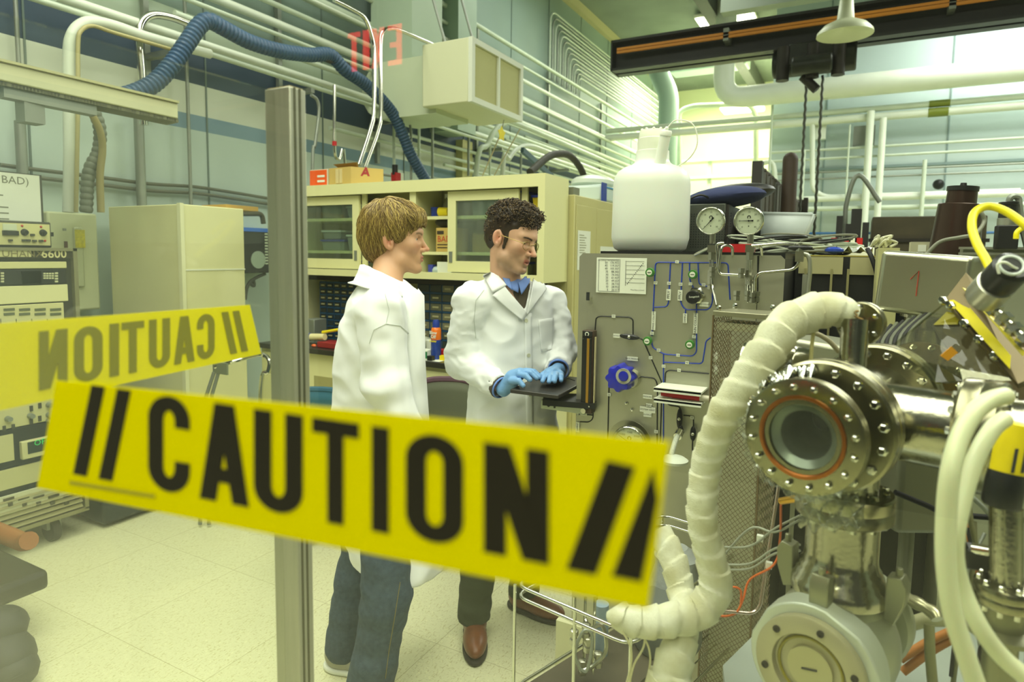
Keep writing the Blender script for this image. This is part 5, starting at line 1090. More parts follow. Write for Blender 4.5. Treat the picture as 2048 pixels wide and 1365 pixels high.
def coatB(p, wr=1):
    d = loft(p, secB); d = smin(d, cone(p, nbB+np.array([-.05, -.02, -.045]), sR, .05, .066), .04); d = smin(d, cone(p, nbB+np.array([.05, .03, -.045]), sL, .05, .066), .04)
    ar = smin(cone(p, sR, eR, .073, .062), cone(p, eR, wR, .06, .046), .03); al = smin(cone(p, sL, eL, .072, .06), cone(p, eL, wL, .058, .045), .03)
    wq = lambda A: vnoise(np.stack([p[:, 0]*20+p[:, 2]*22, p[:, 1]*14, p[:, 2]*34-p[:, 0]*16], 1)+A)*.011+np.abs(vnoise(np.stack([p[:, 0]*26+p[:, 2]*30, p[:, 1]*18, p[:, 2]*48-p[:, 0]*20], 1)+A+4))*.010-.002
    if wr: ar = ar+wq(2); al = al+wq(9)
    d = smin(d, ar, .014); d = smin(d, al, .014)
    if wr:
        low = np.clip((1.15-p[:, 2])/.5, 0, 1); d = d+vnoise(p*np.array([20, 20, 3]))*.018*(.2+low); q = np.stack([p[:, 0]*11+p[:, 2]*10, p[:, 1]*9, p[:, 2]*15-p[:, 0]*8], 1); d = d+np.abs(vnoise(q+5))*.016-.004
    return d
def vwedge(p):
    """open V of the coat front, cut by image-side planes through the camera direction"""
    apex = T(1050, 622, 2.42); tl, tr = T(985, 545, 2.42), T(1066, 545, 2.46)
    def side(a, b_): n = np.array([(b_-a)[2], 0, -(b_-a)[0]]); n /= np.linalg.norm(n); return (p-a)@n
    s1 = side(apex, tl); s2 = -side(apex, tr); s = np.maximum(-s1, -s2) if (T(1030, 560, 2.45)-apex)@np.array([(tl-apex)[2], 0, -(tl-apex)[0]]) > 0 else np.maximum(s1, s2)
    return smax(s, p[:, 1]-(nbB[1]+.02), .004)
cutR = (wR-eR)/np.linalg.norm(wR-eR); cutL = (wL-eL)/np.linalg.norm(wL-eL)
def coatB2(p):
    d = coatB(p); d = smax(d, -vwedge(p), .003); d = smax(d, -cone(p, nbB+np.array([0, 0, .0]), nbB+np.array([0, 0, .12]), .066, .08), .005)
    d = smax(d, -cone(p, wR-cutR*.03, wR+cutR*.1, .036, .04), .002); d = smax(d, -cone(p, wL-cutL*.025, wL+cutL*.1, .034, .04), .002)
    eR_ = (p-wR)@cutR; nearR = np.linalg.norm(p-wR, axis=1) < .085; d = np.where(nearR, np.maximum(d, eR_), d); eL_ = (p-wL)@cutL; nearL = np.linalg.norm(p-wL, axis=1) < .07; d = np.where(nearL, np.maximum(d, eL_), d); return d
baseB = at(1000, 1245, 2.66); baseB.z = 0
PB = thing('person', baseB, 'person with dark curly hair and glasses, open white lab coat, typing in blue gloves', 'person')
b = MB(); netmb(b, skinB, HBc-np.array([.17, .17, .25]), HBc+np.array([.17, .17, .16]), .0026)
hipR, hipL = T(985, 800, 2.6), T(1060, 800, 2.66); knR, knL = T(962, 1010, 2.6), T(1050, 1000, 2.72); anR, anL = T(950, 1212, 2.6), T(1048, 1180, 2.8); anR[2] = anL[2] = .09
def bodyB(p):
    d = loft(p, [(z, c, w, a*.8, bb*.75, y_) for z, c, w, a, bb, y_ in secB[2:7]]); d = smin(d, cone(p, nbB+np.array([0, 0, .0]), nbB-np.array([0, 0, .1]), .06, .07), .03)
    for s_, e_, w_ in ((sR, eR, wR), (sL, eL, wL)): d = smin(d, chain(p, [s_, e_, w_+(w_-e_)*.06], [.048, .038, .021], .02), .02)
    for h_, k_, a_ in ((hipR, knR, anR), (hipL, knL, anL)): d = smin(d, chain(p, [h_, k_, a_], [.075, .048, .04], .02), .03)
    return d
netmb(b, bodyB, (T(880, 800)[0], 2.2, .03), (T(1170, 800)[0], 2.98, T(1000, 570)[2]), .0085)
eyes(b, HBc, FB, SB, (.0, -.35))
skO = b.build('body', [SKIN, EYEW, IRIS], PB, ang=180); paint(skO, HBc, FB, SB, (212, 168, 136), (186, 112, 94), (150, 122, 92), (58, 44, 30), wloc(skO), 1.0, .5)
b = MB(); netmb(b, coatB2, (T(870, 800)[0], 2.18, hemB-.0), (T(1190, 800)[0], 2.95, T(1000, 540)[2]), .006); CB = b.build('lab_coat', COAT, PB, ang=180)
# sweater and shirt inside the V
def vest(p): return coatB(p, 0)+.012
b = MB(); netmb(b, lambda p: smax(smax(vest(p), -cone(p, nbB, nbB+np.array([0, 0, .12]), .064, .08), .004), smax(vwedge(p)-.03, 1.2-p[:, 2], .003), .003), (T(950, 600)[0], 2.2, 1.18), (T(1120, 600)[0], 2.62, T(1000, 540)[2]), .006)
b.build('sweater', mat('sweater_brown', (84, 76, 60), .9, bump=.2, bscale=300), PB, ang=180)
SHIRT = mat('shirt_blue', (112, 142, 206), .8, bump=.1, bscale=400); fB = frame(40)[1]
b = MB()
vs = lambda p: coatB(p, 0)
drape(b, vs, [(1002, 553), (1018, 560), (1023, 582), (1011, 572)], .010, 6, 6); drape(b, vs, [(1035, 568), (1058, 547), (1057, 568), (1041, 590)], .010, 6, 6); drape(b, vs, [(1014, 558), (1040, 560), (1036, 586), (1024, 580)], .003, 5, 6)
b.build('shirt_collar', SHIRT, PB, ang=180, solid=.002)
# lapels, placket, buttons, pocket
ff = lambda p: coatB(p, 1)
b = MB(); drape(b, ff, [(984, 592), (1006, 572), (1052, 626), (1044, 642)], .009, 10, 12); b.build('lapel', COAT, CB, ang=180, solid=.003)
b = MB(); drape(b, ff, [(966, 556), (986, 543), (1012, 574), (984, 588)], .013, 8, 8); b.build('collar', COAT, CB, ang=180, solid=.003)
b = MB(); drape(b, ff, [(1065, 557), (1079, 558), (1090, 580), (1051, 632)], .009, 10, 12); b.build('lapel', COAT, CB, ang=180, solid=.003)
b = MB(); drape(b, ff, [(1048, 628), (1062, 626), (1066, 850), (1052, 850)], .004, 3, 24); b.build('placket', COAT, CB, ang=180, solid=.003)
b = MB(); drape(b, ff, [(1076, 640), (1105, 636), (1104, 700), (1082, 704)], .003, 8, 10); b.build('pocket', COAT, CB, ang=180, solid=.003)
for px, py in ((1051, 642), (1056, 711), (1060, 790)):
    q = march(ff, px, py); b = MB(); g = grad(ff, q[None], .01)[0]; c = w3(q+g*.005)[0]; n_ = w3(g)[0]; b.lathe([(.007, 0), (.008, .001), (.0075, .0025), (.005, .002), (0, .002)], tuple(c), tuple(n_), 14); b.build('button', mat('button_cream', (206, 208, 176), .3), CB)
b = MB(); drape_line(b, ff, [(968, 580), (952, 600), (948, 640), (952, 680)], .001, .0012); drape_line(b, ff, [(985, 574), (1010, 600), (1045, 632)], .009, .0012); b.build('seam', mat('seam_thread', (206, 212, 202), .9), CB)
# hair: short base plus curls
def hairB(p):
    q = headlocal(p, HBc, FB, SB); d = ell(q, (0, -.02, .05), (.083, .104, .09)); d = smin(d, ell(q, (0, -.06, .0), (.072, .058, .066)), .02); d = smin(d, ell(q, (0, .03, .1), (.066, .05, .036)), .02)
    ax = q.copy(); ax[:, 0] = np.abs(ax[:, 0]); d = smax(d, -ell(q, (0, .112, -.01), (.11, .072, .088)), .008); d = smax(d, -ell(ax, (.086, -.008, -.02), (.03, .026, .036)), .006); d = smin(d, ell(ax, (.071, .018, -.012), (.006, .009, .026)), .008)
    return (d+vnoise(q*55)*.008)*SB
HC, HC2 = mat('hair_dark', (54, 42, 26), .5, noise=.3, nscale=50), mat('hair_brown', (92, 74, 44), .45)
b = MB(); netmb(b, hairB, HBc-np.array([.15, .15, .13]), HBc+np.array([.15, .15, .17]), .0045)
sd = HBc+((RNG.randn(2400, 3)*.07+np.array([0, .0, .09])))@FB; q = headlocal(sd, HBc, FB, SB); ok = (np.abs(hairB(sd)) < .03)&(q[:, 2] > -.03)&~((q[:, 1] > -.01)&(q[:, 2] < .065)); S_ = sd[ok][:620]
for _ in range(4): g = grad(hairB, S_); S_ = S_-g*hairB(S_)[:, None]
G_ = grad(hairB, S_)
for i in range(len(S_)):
    n_ = G_[i]; a_ = RNG.randn(3); a_ -= n_*(a_@n_); a_ /= np.linalg.norm(a_); c_ = np.cross(n_, a_); top = headlocal(S_[i][None], HBc, FB, SB)[0][2]; r_ = .0055+.005*RNG.rand() if top > .06 else .003; hh = .009 if top > .06 else .001
    P_ = [S_[i]+a_*(r_*math.cos(t)+.0014*t)+n_*(r_*math.sin(t)*.9+hh*.35)+c_*.0016*t for t in np.linspace(0, 7.5, 15)]; b.cur = int(RNG.rand() < .45); b.tube([tuple(x) for x in w3(np.array(P_))], .0015, 4)
b.cur = 0; b.build('hair', [HC, HC2], PB, ang=180)
# glasses
gm = mat('gold_wire', (150, 130, 70), .3, .8); GL = thing('glasses', (0, 0, 0), None, None); GL.parent = PB; GL.location = Vector(tuple(w3(HBc)[0]))-PB.location
for k_ in ('label', 'category'):
    if k_ in GL: del GL[k_]
hl = lambda v: tuple(w3(HBc+(np.array(v)*SB)@FB)[0])
b = MB()
for sx in (-1, 1):
    b.tube([hl((sx*(.034+.021*math.cos(t)), .094-.006*abs(math.cos(t)), -.004+.0165*math.sin(t))) for t in np.linspace(0, 2*PI, 28, endpoint=False)], .0011, 6, closed=True)
    b.tube([hl((sx*.055, .088, .003)), hl((sx*.074, .07, .004)), hl((sx*.08, .0, .006)), hl((sx*.079, -.012, -.004))], .0012, 6)
b.tube([hl((-.013, .094, .0)), hl((-.006, .1, .005)), hl((.006, .1, .005)), hl((.013, .094, .0))], .0012, 6); b.build('wire_frame', gm, GL)
LENS = glass_mat('lens', .0, (.95, .97, .93), 1.0)
for sx in (-1, 1):
    b = MB(); ring = [hl((sx*(.034+.020*math.cos(t)), .093, -.004+.016*math.sin(t))) for t in np.linspace(0, 2*PI, 24, endpoint=False)]; b.add(ring, [tuple(range(24))]); b.build('lens', LENS, GL)
# trousers and shoes
def trB(p):
    d = chain(p, [hipR, knR, anR], [.1, .074, .068], .03); d = smin(d, chain(p, [hipL, knL, anL], [.1, .074, .068], .03), .02); d = smax(d, .075-p[:, 2], .004); return d+vnoise(np.stack([p[:, 0]*12, p[:, 1]*12, p[:, 2]*30], 1))*.014
b = MB(); netmb(b, trB, (T(880, 1000)[0], 2.3, .06), (T(1160, 1000)[0], 3.0, T(1000, 830)[2]), .008); b.build('trousers', GREENT, PB, ang=180)
shoes(PB, [(anR, 4), (anL, 55)], mat('shoe_brown', (124, 72, 36), .35, noise=.3, nscale=30), mat('sole_dark', (44, 36, 26), .6), mat('lace_dark', (60, 40, 26), .7))
# gloved hands
GLV = mat('nitrile', (118, 164, 212), .42, bump=.15, bscale=120)
def H(px, py, d): return loc3(px, py, d)
def gloveR(p):
    w_ = wR+cutR*.02; pal = H(1026, 757, 2.31); kn = H(1040, 748, 2.29); d = smin(cone(p, w_, pal, .028, .026), cone(p, pal, kn, .026, .022), .02); d = smin(d, cone(p, H(1030, 752, 2.34), H(1050, 746, 2.33), .022, .017), .015)
    for A, B, C_ in (((1040, 750, 2.27), (1052, 752, 2.25), (1060, 760, 2.24)), ((1046, 744, 2.29), (1062, 747, 2.27), (1073, 757, 2.26)), ((1050, 742, 2.31), (1066, 744, 2.29), (1079, 755, 2.28)), ((1052, 742, 2.33), (1068, 744, 2.32), (1080, 753, 2.31))):
        d = smin(d, chain(p, [H(*A), H(*B), H(*C_)], [.0115, .0105, .0085], .003), .004)
    d = smin(d, chain(p, [H(1024, 762, 2.28), H(1037, 763, 2.25), H(1046, 771, 2.24)], [.014, .0115, .009], .004), .006); return d+vnoise(p*70)*.002
def gloveL(p):
    w_ = wL+cutL*.01; kn = H(1104, 748, 2.34); d = cone(p, w_, kn, .027, .024); d = smin(d, cone(p, H(1112, 748, 2.36), H(1120, 750, 2.33), .022, .016), .012); d = smin(d, cone(p, H(1100, 748, 2.36), H(1096, 750, 2.33), .02, .016), .012)
    for A, B, C_ in (((1094, 750, 2.32), (1089, 754, 2.29), (1085, 763, 2.27)), ((1103, 749, 2.31), (1100, 754, 2.28), (1098, 764, 2.26)), ((1112, 749, 2.31), (1111, 754, 2.28), (1109, 763, 2.26)), ((1121, 751, 2.32), (1122, 755, 2.3), (1122, 761, 2.28))):
        d = smin(d, chain(p, [H(*A), H(*B), H(*C_)], [.0112, .0102, .0085], .003), .004)
    d = smin(d, chain(p, [H(1096, 744, 2.36), H(1086, 750, 2.34), H(1080, 757, 2.32)], [.013, .011, .0085], .004), .006); return d+vnoise(p*70)*.002
for f_, c_ in ((gloveR, H(1035, 758, 2.3)), (gloveL, H(1105, 750, 2.33))):
    b = MB(); netmb(b, f_, c_-np.array([.13, .13, .09]), c_+np.array([.13, .13, .09]), .0028); b.build('glove', GLV, PB, ang=180)
def ringmb(c, ax_, r, h_, m_, name, par):
    b = MB(); a_ = w3(c)[0]; n_ = w3(ax_)[0]; b.lathe([(r*.93, -h_), (r, -h_), (r, h_), (r*.93, h_)], tuple(a_), tuple(n_), 24, caps=False); b.build(name, m_, par, solid=.002)
ringmb(wR+cutR*.002, cutR, .041, .008, SHIRT, 'shirt_cuff', PB); ringmb(wL+cutL*.004, cutL, .039, .008, SHIRT, 'shirt_cuff', PB); ringmb(wR-cutR*.004, cutR, .043, .007, mat('sweater_brown', (84, 76, 60)), 'sweater_cuff', PB)
# ================================================================= FLOW PANEL
PY = 2.05
def PP(px, py, off=0): return onY(px, py, PY-off)
pz = PP(1360, 509).z; px0, px1 = PP(1157, 600).x, PP(1568, 560).x; pxm = PP(1516, 560).x
PANEL = mat('brushed_panel', (186, 186, 164), .4, .75, noise=.08, nscale=5, bump=.04, bscale=400)
t = thing('flow_panel', ((px0+px1)/2, PY+.3, 0), 'brushed metal gas flow panel with blue and black piping lines, valves and labels', 'control panel')
FP = t
b = MB(); c_ = .012
b.prism([(px0, .12), (pxm-.001, .12), (pxm-.001, pz), (px0+c_, pz), (px0, pz-c_)], (0, PY, 0), (1, 0, 0), (0, 0, 1), (0, .004, 0)); b.build('front_plate', PANEL, t)
b = MB(); b.prism([(pxm+.001, .12), (px1, .12), (px1, pz-c_), (px1-c_, pz), (pxm+.001, pz)], (0, PY, 0), (1, 0, 0), (0, 0, 1), (0, .004, 0)); b.build('side_plate', PANEL, t)
MB().box(px0+.03, px1, PY+.005, PY+.75, .1, pz-.01).build('enclosure', BLACK, t); MB().box(PP(1200, 500).x, px1, PY+.006, PY+.8, pz-.01, pz+.008).build('black_top', BLACKPL, t)
TOPZ = pz+.008
BL, BK = mat('line_blue', (24, 60, 168), .45), mat('line_black', (22, 24, 22), .45)
def line(pts, m_, name, rnd=.012, r=.0021): P = [PP(x, y, .001) for x, y in pts]; b = MB(); b.tube(round_path(P, rnd) if rnd and len(P) > 2 else P, r, 6); return b.build(name, m_, FP)
for pts in ([(1304, 672), (1311, 525), (1456, 526), (1460, 600)], [(1341, 526), (1337, 606), (1333, 614), (1309, 615)], [(1365, 526), (1361, 606), (1370, 620), (1418, 620), (1425, 606), (1425, 575), (1398, 570), (1396, 526)], [(1379, 526), (1379, 560), (1390, 582)], [(1393, 608), (1393, 705), (1385, 713), (1328, 709), (1304, 695), (1304, 680)], [(1327, 708), (1327, 880), (1322, 900), (1320, 990)], [(1327, 725), (1405, 728), (1412, 682), (1421, 676)], [(1371, 620), (1371, 632)]): line(pts, BL, 'blue_line')
for pts in ([(1190, 662), (1192, 636), (1200, 633), (1260, 635), (1266, 640), (1266, 670)], [(1272, 676), (1285, 678), (1324, 766), (1320, 900)], [(1282, 754), (1310, 757), (1315, 770), (1314, 900)], [(1218, 770), (1215, 900)], [(1330, 765), (1331, 745), (1338, 741), (1418, 748)], [(1330, 790), (1330, 802), (1338, 811), (1359, 814), (1361, 822)], [(1367, 831), (1384, 833), (1387, 836), (1387, 858)], [(1385, 880), (1384, 980)], [(1186, 822), (1186, 838), (1178, 845), (1160, 844)], [(1156, 828), (1186, 831)], [(1516, 512), (1515, 606)]): line(pts, BK, 'black_line')
lab = mat('label_white', (222, 226, 206), .6)
def label(px, py, w, h, txt=None, name='label', size=None, vert=False):
    b = MB(); c = PP(px, py, .005); s_ = PP(px, py).y/1.0; k = 2.0/1280*1.0; dw = (PP(px+w/2, py).x-PP(px-w/2, py).x); dh = PP(px, py-h/2).z-PP(px, py+h/2).z
    b.box(c.x-dw/2, c.x+dw/2, c.y, c.y+.002, c.z-dh/2, c.z+dh/2); o = b.build(name, lab, FP)
    if txt:
        b = MB(); X, Y = ((1, 0, 0), (0, 0, 1)) if not vert else ((0, 0, 1), (-1, 0, 0)); text_mb(b, txt, c+Vector((0, -.0012, 0)), X, Y, size or dh*.8, align='CENTER'); b.build('label_text', INK, o)
for x, y in ((1354, 524), (1311, 566), (1338, 567), (1361, 569), (1381, 568), (1407, 570), (1227, 633), (1304, 667), (1388, 674), (1301, 716), (1317, 701), (1356, 711), (1374, 726), (1327, 733), (1358, 741), (1218, 790), (1384, 836), (1312, 864), (1324, 890), (1355, 674)):
    if (x, y) != (1355, 674): label(x, y, 7, 6, '%d' % random.randint(1, 40))
label(1337, 590, 9, 22, 'PPLV', size=.012, vert=True); label(1360, 591, 9, 21, 'PPLV', size=.012, vert=True); label(1307, 642, 8, 37, 'BYPASS COLUMN', size=.009, vert=True); label(1391, 647, 8, 41, 'MAIN COLUMN', size=.011, vert=True); label(1370, 637, 8, 19, 'SAMPLE', size=.008, vert=True)
label(1408, 609, 18, 9, 'MAIN COLUMN', size=.0065); label(1233, 672, 13, 8, 'BYPASS', size=.006); label(1265, 718, 21, 8, 'BACK PRESSURE', size=.0065); label(1295, 794, 18, 8, 'PRESSURE', size=.0065); label(1298, 812, 12, 8, 'MAV', size=.011); label(1295, 820, 31, 11, 'SYSTEM VENT', size=.008); label(1295, 830, 16, 9, 'OUTPUT', size=.007)
label(1167, 828, 13, 8, 'INLET', size=.007); label(1155, 855, 7, 20, 'SAMPLE', size=.008, vert=True); label(1155, 828, 4, 7)
# calibration sheet
b = MB()
def prect(b, x0, y0, x1, y1, off, d=.001): a, c = PP(x0, (y0+y1)/2, off), PP(x1, (y0+y1)/2, off); z0, z1 = PP((x0+x1)/2, y1, off).z, PP((x0+x1)/2, y0, off).z; b.box(a.x, c.x, PY-off-d, PY-off, z0, z1)
sh = MB(); prect(sh, 1193, 516, 1293, 587, .004); sh = sh.build('calibration_sheet', PAPER, t); a0 = PP(1197, 524, .006)
b = MB(); rows = ['50   136.452', '45   119.357', '40   103.307', '35    88.302', '30    74.342', '25    61.427', '20    49.557', '15    38.732', '10    28.952', ' 5    20.217']
text_mb(b, 'Flow (ml/min)  Tube Reading (mm)', PP(1196, 521, .0062), (1, 0, 0), (0, 0, 1), .0052)
for k, r_ in enumerate(rows): text_mb(b, r_, PP(1238, 526+k*6.1, .0062), (1, 0, 0), (0, 0, 1), .0098, align='RIGHT')
for x in (1197, 1239): prect(b, x, 519, x+.5, 583, .0055, .0006)
for y in (519, 583): prect(b, 1197, y, 1239, y+.5, .0055, .0006)
for k in range(6): prect(b, 1251, 523+k*8.6, 1289, 523.4+k*8.6, .0055, .0005)
prect(b, 1251, 522, 1251.6, 572, .0055, .0006)
for k in range(14): x = 1254+k*2.4; y = 567-k*3.1; prect(b, x, y, x+1.4, y+1.6, .0055, .0008)
text_mb(b, 'Flow Rate (ml/min)', PP(1261, 580, .0062), (1, 0, 0), (0, 0, 1), .006); b.build('sheet_print', INK, sh)
# green valve knobs
GREEN = mat('knob_green', (56, 120, 44), .3)
def pknob(name, px, py, r, h, m_, capm=None, lobes=0, cap_r=.6):
    c = PP(px, py, .004); d = (0, -1, 0); b = MB()
    if lobes:
        seg = lobes*8; x, y, n = basis(d); prof = [(1.0, .0), (1.0, .7), (.92, .95), (.6, 1.0)]; vs = []
        for rr, hh in prof:
            for k in range(seg): th = 2*PI*k/seg; q = r*rr*(1+.1*math.cos(lobes*th)); vs.append(c+n*(h*hh)+(x*math.cos(th)+y*math.sin(th))*q)
        fs = [(i*seg+k, i*seg+(k+1) % seg, (i+1)*seg+(k+1) % seg, (i+1)*seg+k) for i in range(3) for k in range(seg)]+[tuple(3*seg+k for k in range(seg)), tuple(range(seg-1, -1, -1))]; b.add(vs, fs)
    else: b.lathe([(r*.45, -.004), (r*.45, h*.35), (r*.95, h*.4), (r, h*.55), (r, h*.85), (r*.9, h), (0, h)], c, d, 24)
    o = b.build(name, m_, FP, ang=50)
    if capm: b = MB(); b.lathe([(r*cap_r, h), (r*cap_r, h+.0015), (0, h+.0015)], c, d, 20); b.build('cap', capm, o); b = MB(); b.obox(c+Vector((0, -h-.002, 0)), (r*.75, .001, .002)); b.build('cap_mark', INK, o)
    return o
pknob('green_knob', 1304, 545, .0145, .03, GREEN, lab); pknob('green_knob', 1389, 549, .0145, .03, GREEN, lab); pknob('green_knob', 1299, 681, .0145, .03, GREEN, lab); pknob('green_knob', 1383, 688, .0145, .03, GREEN, lab)
o = pknob('black_regulator', 1389, 594, .021, .035, BLACKPL); b = MB(); b.lathe([(.028, -.003), (.028, .006), (.022, .008), (.022, .016)], PP(1393, 591, .004), (0, -1, 0), 6); b.build('hex_nut', CHROME, o)
b = MB(); c = PP(1388, 594, .0395); text_mb(b, 'Swagelok', c, (1, 0, .1), (0, 0, 1), .0085, align='CENTER'); b.build('lettering', lab, o)
KB = mat('knob_blue', (34, 40, 168), .3); o = pknob('blue_knob', 1247, 753, .043, .062, KB, None, lobes=8); c = PP(1247, 753, .066)
b = MB(); b.lathe([(.026, 0), (.026, .001), (.017, .001), (.017, 0)], c+Vector((0, 0, 0)), (0, -1, 0), 28, caps=False); b.build('silver_ring', mat('ring_grey', (170, 170, 150), .4), o); b = MB(); b.lathe([(.016, 0), (.016, .004), (.009, .005), (0, .005)], c, (0, -1, 0), 20); b.build('hub', KB, o)
b = MB(); b.lathe([(.034, -.003), (.034, .012), (.03, .02)], PP(1262, 757, .004), (0, -1, 0), 28); b.build('steel_collar', CHROME, o)
b = MB(); text_mb(b, 'TESCOM', c+Vector((0, -.0015, .021)), (1, 0, 0), (0, 0, 1), .006, align='CENTER'); text_mb(b, 'DECREASE', c+Vector((0, -.0015, -.022)), (1, 0, 0), (0, 0, 1), .005, align='CENTER'); b.build('lettering', INK, o)
def lever(px, py, ang_, L=.035):
    c = PP(px, py, .018); X = Vector((math.cos(ang_), 0, math.sin(ang_))); Z = Vector((-X.z, 0, X.x)); b = MB(); b.ball(c, (L, .007, .0095), 14, (X, Vector((0, 1, 0)), Z)); o = b.build('lever_handle', BLACKPL, FP); b = MB(); b.cyl(PP(px, py, -.002), c, .008); b.ball(c+Vector((0, -.006, 0)), .006); b.build('lever_stem', CHROME, o)
lever(1259, 674, -.05); lever(1359, 838, PI/2); lever(1361, 862, PI/2, .02); lever(1386, 868, PI/2, .025)
# flow meter
b = MB(); a, c = PP(1170, 740), PP(1192, 740); zt_, zb_ = PP(1183, 660).z, PP(1183, 824).z
fm_ = MB(); fm_.box(a.x, c.x, PY-.034, PY-.001, zb_, zt_); o = fm_.build('flow_meter', mat('meter_brown', (64, 48, 34), .4), t, bevel=.002)
b = MB(); b.box(a.x+.002, c.x-.003, PY-.037, PY-.034, zb_+.03, zt_-.022); b.build('black_face', BLACKPL, o); b = MB(); xx = a.x+.02; b.box(xx, xx+.009, PY-.039, PY-.037, zb_+.035, zt_-.026); b.build('amber_scale', mat('amber', (150, 112, 30), .3), o)
b = MB(); b.box(a.x+.003, c.x-.003, PY-.038, PY-.034, zt_-.02, zt_-.002); b.build('name_plate', BLACK, o); b = MB(); b.tube([Vector((a.x+.02+.006*math.sin(q), PY-.04, zt_-.011+.006*math.cos(q))) for q in np.linspace(-2.5, 2.5, 10)], .0015, 5); b.build('emblem', lab, o)
b = MB(); b.cyl((a.x+.02, PY-.06, zb_+.014), (a.x+.02, PY-.034, zb_+.014), .009, seg=12); b.build('adjust_knob', CHROME, o); MB().box(c.x+.004, c.x+.007, PY-.03, PY-.02, zb_+.03, zt_-.02).build('side_rail', mat('rail_tan', (196, 186, 140), .4), o)
b = MB()
for xx in (a.x+.006, c.x-.008):
    for z in (zb_+.026, zt_-.027): b.cyl((xx, PY-.04, z), (xx, PY-.036, z), .0032, seg=8)
b.build('screw', CHROME, o)
# large gauge low on the panel
def gauge(c, n, r, parent, ndl, nums, top=False):
    g = MB(); g.lathe([(r*.55, -r*.45), (r*.9, -r*.4), (r*.93, 0), (r, .0), (r, r*.16), (r*.93, r*.22), (r*.88, r*.14)], c, n, 40, caps=False); g.lathe([(0, -r*.45), (r*.55, -r*.45)], c, n, 24, caps=False); o = g.build('gauge_case', CHROME, parent, ang=50)
    n = Vector(n).normalized(); X = Vector((0, 0, 1)).cross(n).normalized(); Y = n.cross(X)
    if X.dot(R0) < 0: X = -X
    c = Vector(c); f = MB(); f.lathe([(r*.9, r*.05), (0, r*.05)], c, n, 36, caps=False); f.build('dial_face', mat('dial_white', (206, 212, 192), .4), o)
    m_ = MB(); cc = c+n*(r*.06)
    for k in range(51):
        a = math.radians(225-270*k/50); l0 = .8 if k % 5 else .72; m_.tube([cc+(X*math.cos(a)+Y*math.sin(a))*r*l0, cc+(X*math.cos(a)+Y*math.sin(a))*r*.86], r*.008, 3)
    for k, s_ in enumerate(nums): a = math.radians(225-270*k/(len(nums)-1)); text_mb(m_, s_, cc+(X*math.cos(a)+Y*math.sin(a))*r*.6, X, Y, r*.17, align='CENTER')
    m_.tube([cc+Y*r*.25+(X*math.sin(q)+Y*math.cos(q))*r*.1 for q in np.linspace(-2.4, 2.4, 9)], r*.03, 4); m_.ball(cc-Y*r*.36, r*.04, 8); m_.build('dial_marks', INK, o)
    h = MB(); a = math.radians(ndl); D = X*math.cos(a)+Y*math.sin(a); cc = c+n*(r*.1); S = n.cross(D); h.prism([(-.3*r, -.06*r), (-.3*r, .06*r), (-.1*r, .03*r), (.78*r, .008*r), (.78*r, -.008*r), (-.1*r, -.03*r)], cc, D, S, n*.0006); h.cyl(cc, cc+n*.002, r*.06, seg=12); h.build('needle', BLACK, o)
    q = MB(); q.lathe([(r*.9, r*.15), (0, r*.15)], c, n, 36, caps=False); q.build('gauge_glass', LENS, o); return o
c = PP(1259, 885, .05); gauge(c, (0, -1, .0), .056, t, 150, ['0', '500', '1000', '1500', '2000', '2500', '3000'])
b = MB(); b.lathe([(.075, -.001), (.075, .003), (.05, .004)], PP(1259, 885, .0), (0, -1, 0), 40); b.build('gauge_flange', STEEL, t)
# small brackets: white trays with red tool
for k, (y0, y1) in enumerate(((760, 776), (783, 795))):
    a, c = PP(1325, y0), PP(1416, y0+6); b = MB(); z = PP(1370, (y0+y1)/2+2).z; b.box(a.x, c.x, PY-.1, PY-.001, z-.006, z); b.box(a.x, c.x, PY-.1, PY-.097, z-.012, z+.002); b.build('white_bracket', WHITEPL, t)
    if k: ztray = z
tt = thing('red_tool', PP(1370, 786, .06), 'red marker like tool lying between the two white brackets on the panel', 'tool')
c = Vector((PP(1345, 785, .07).x, PY-.07, ztray+.012)); b = MB(); b.cyl(c, c+Vector((.085, 0, 0)), .010, seg=14); b.build('barrel', RED, tt); b = MB(); b.cyl(c+Vector((-.035, 0, 0)), c, .007, .009, 12); b.build('tip', RED, tt); b = MB(); b.cyl(c+Vector((.085, 0, 0)), c+Vector((.12, 0, 0)), .01, seg=14); b.build('clear_end', mat('pale_end', (190, 186, 160), .3), tt)
# fittings on the face
o = thing('braided_hose', PP(1360, 880, .03), 'clear braided hose with a clamp dropping from the panel fitting', 'hose')
P = [at(1360, 862, 2.02), at(1352, 880, 1.99), at(1344, 905, 1.96), at(1338, 930, 1.94)]; MB().tube(smooth_path(P, 4), .0085, 10).build('hose', mat('braid', (190, 196, 176), .4, noise=.25, nscale=200), o); MB().cyl(at(1360, 864, 2.02), at(1355, 874, 2.0), .013, seg=12).build('clamp', CHROME, o)
b = MB(); b.lathe([(.04, 0), (.042, .008), (.03, .016), (0, .018)], at(1348, 925, 1.93), (0, 0, 1), 24); b.build('white_float', mat('float_white', (210, 216, 196), .4)); tag(COL.objects[-1], 'white round cap in front of the panel below the braided hose', 'cap')
b = MB(); c = PP(1181, 597, .004); b.cyl(c, c+Vector((0, -.02, 0)), .006); b.obox(c+Vector((0, -.022, .008)), (.012, .006, .028)); b.build('latch_key', CHROME, t)
for px, py in ((1253, 807), (1264, 820)): b = MB(); c = PP(px, py, .003); b.lathe([(.005, 0), (.005, .004), (0, .006)], c, (0, -1, 0), 10); b.build('screw', CHROME, t)
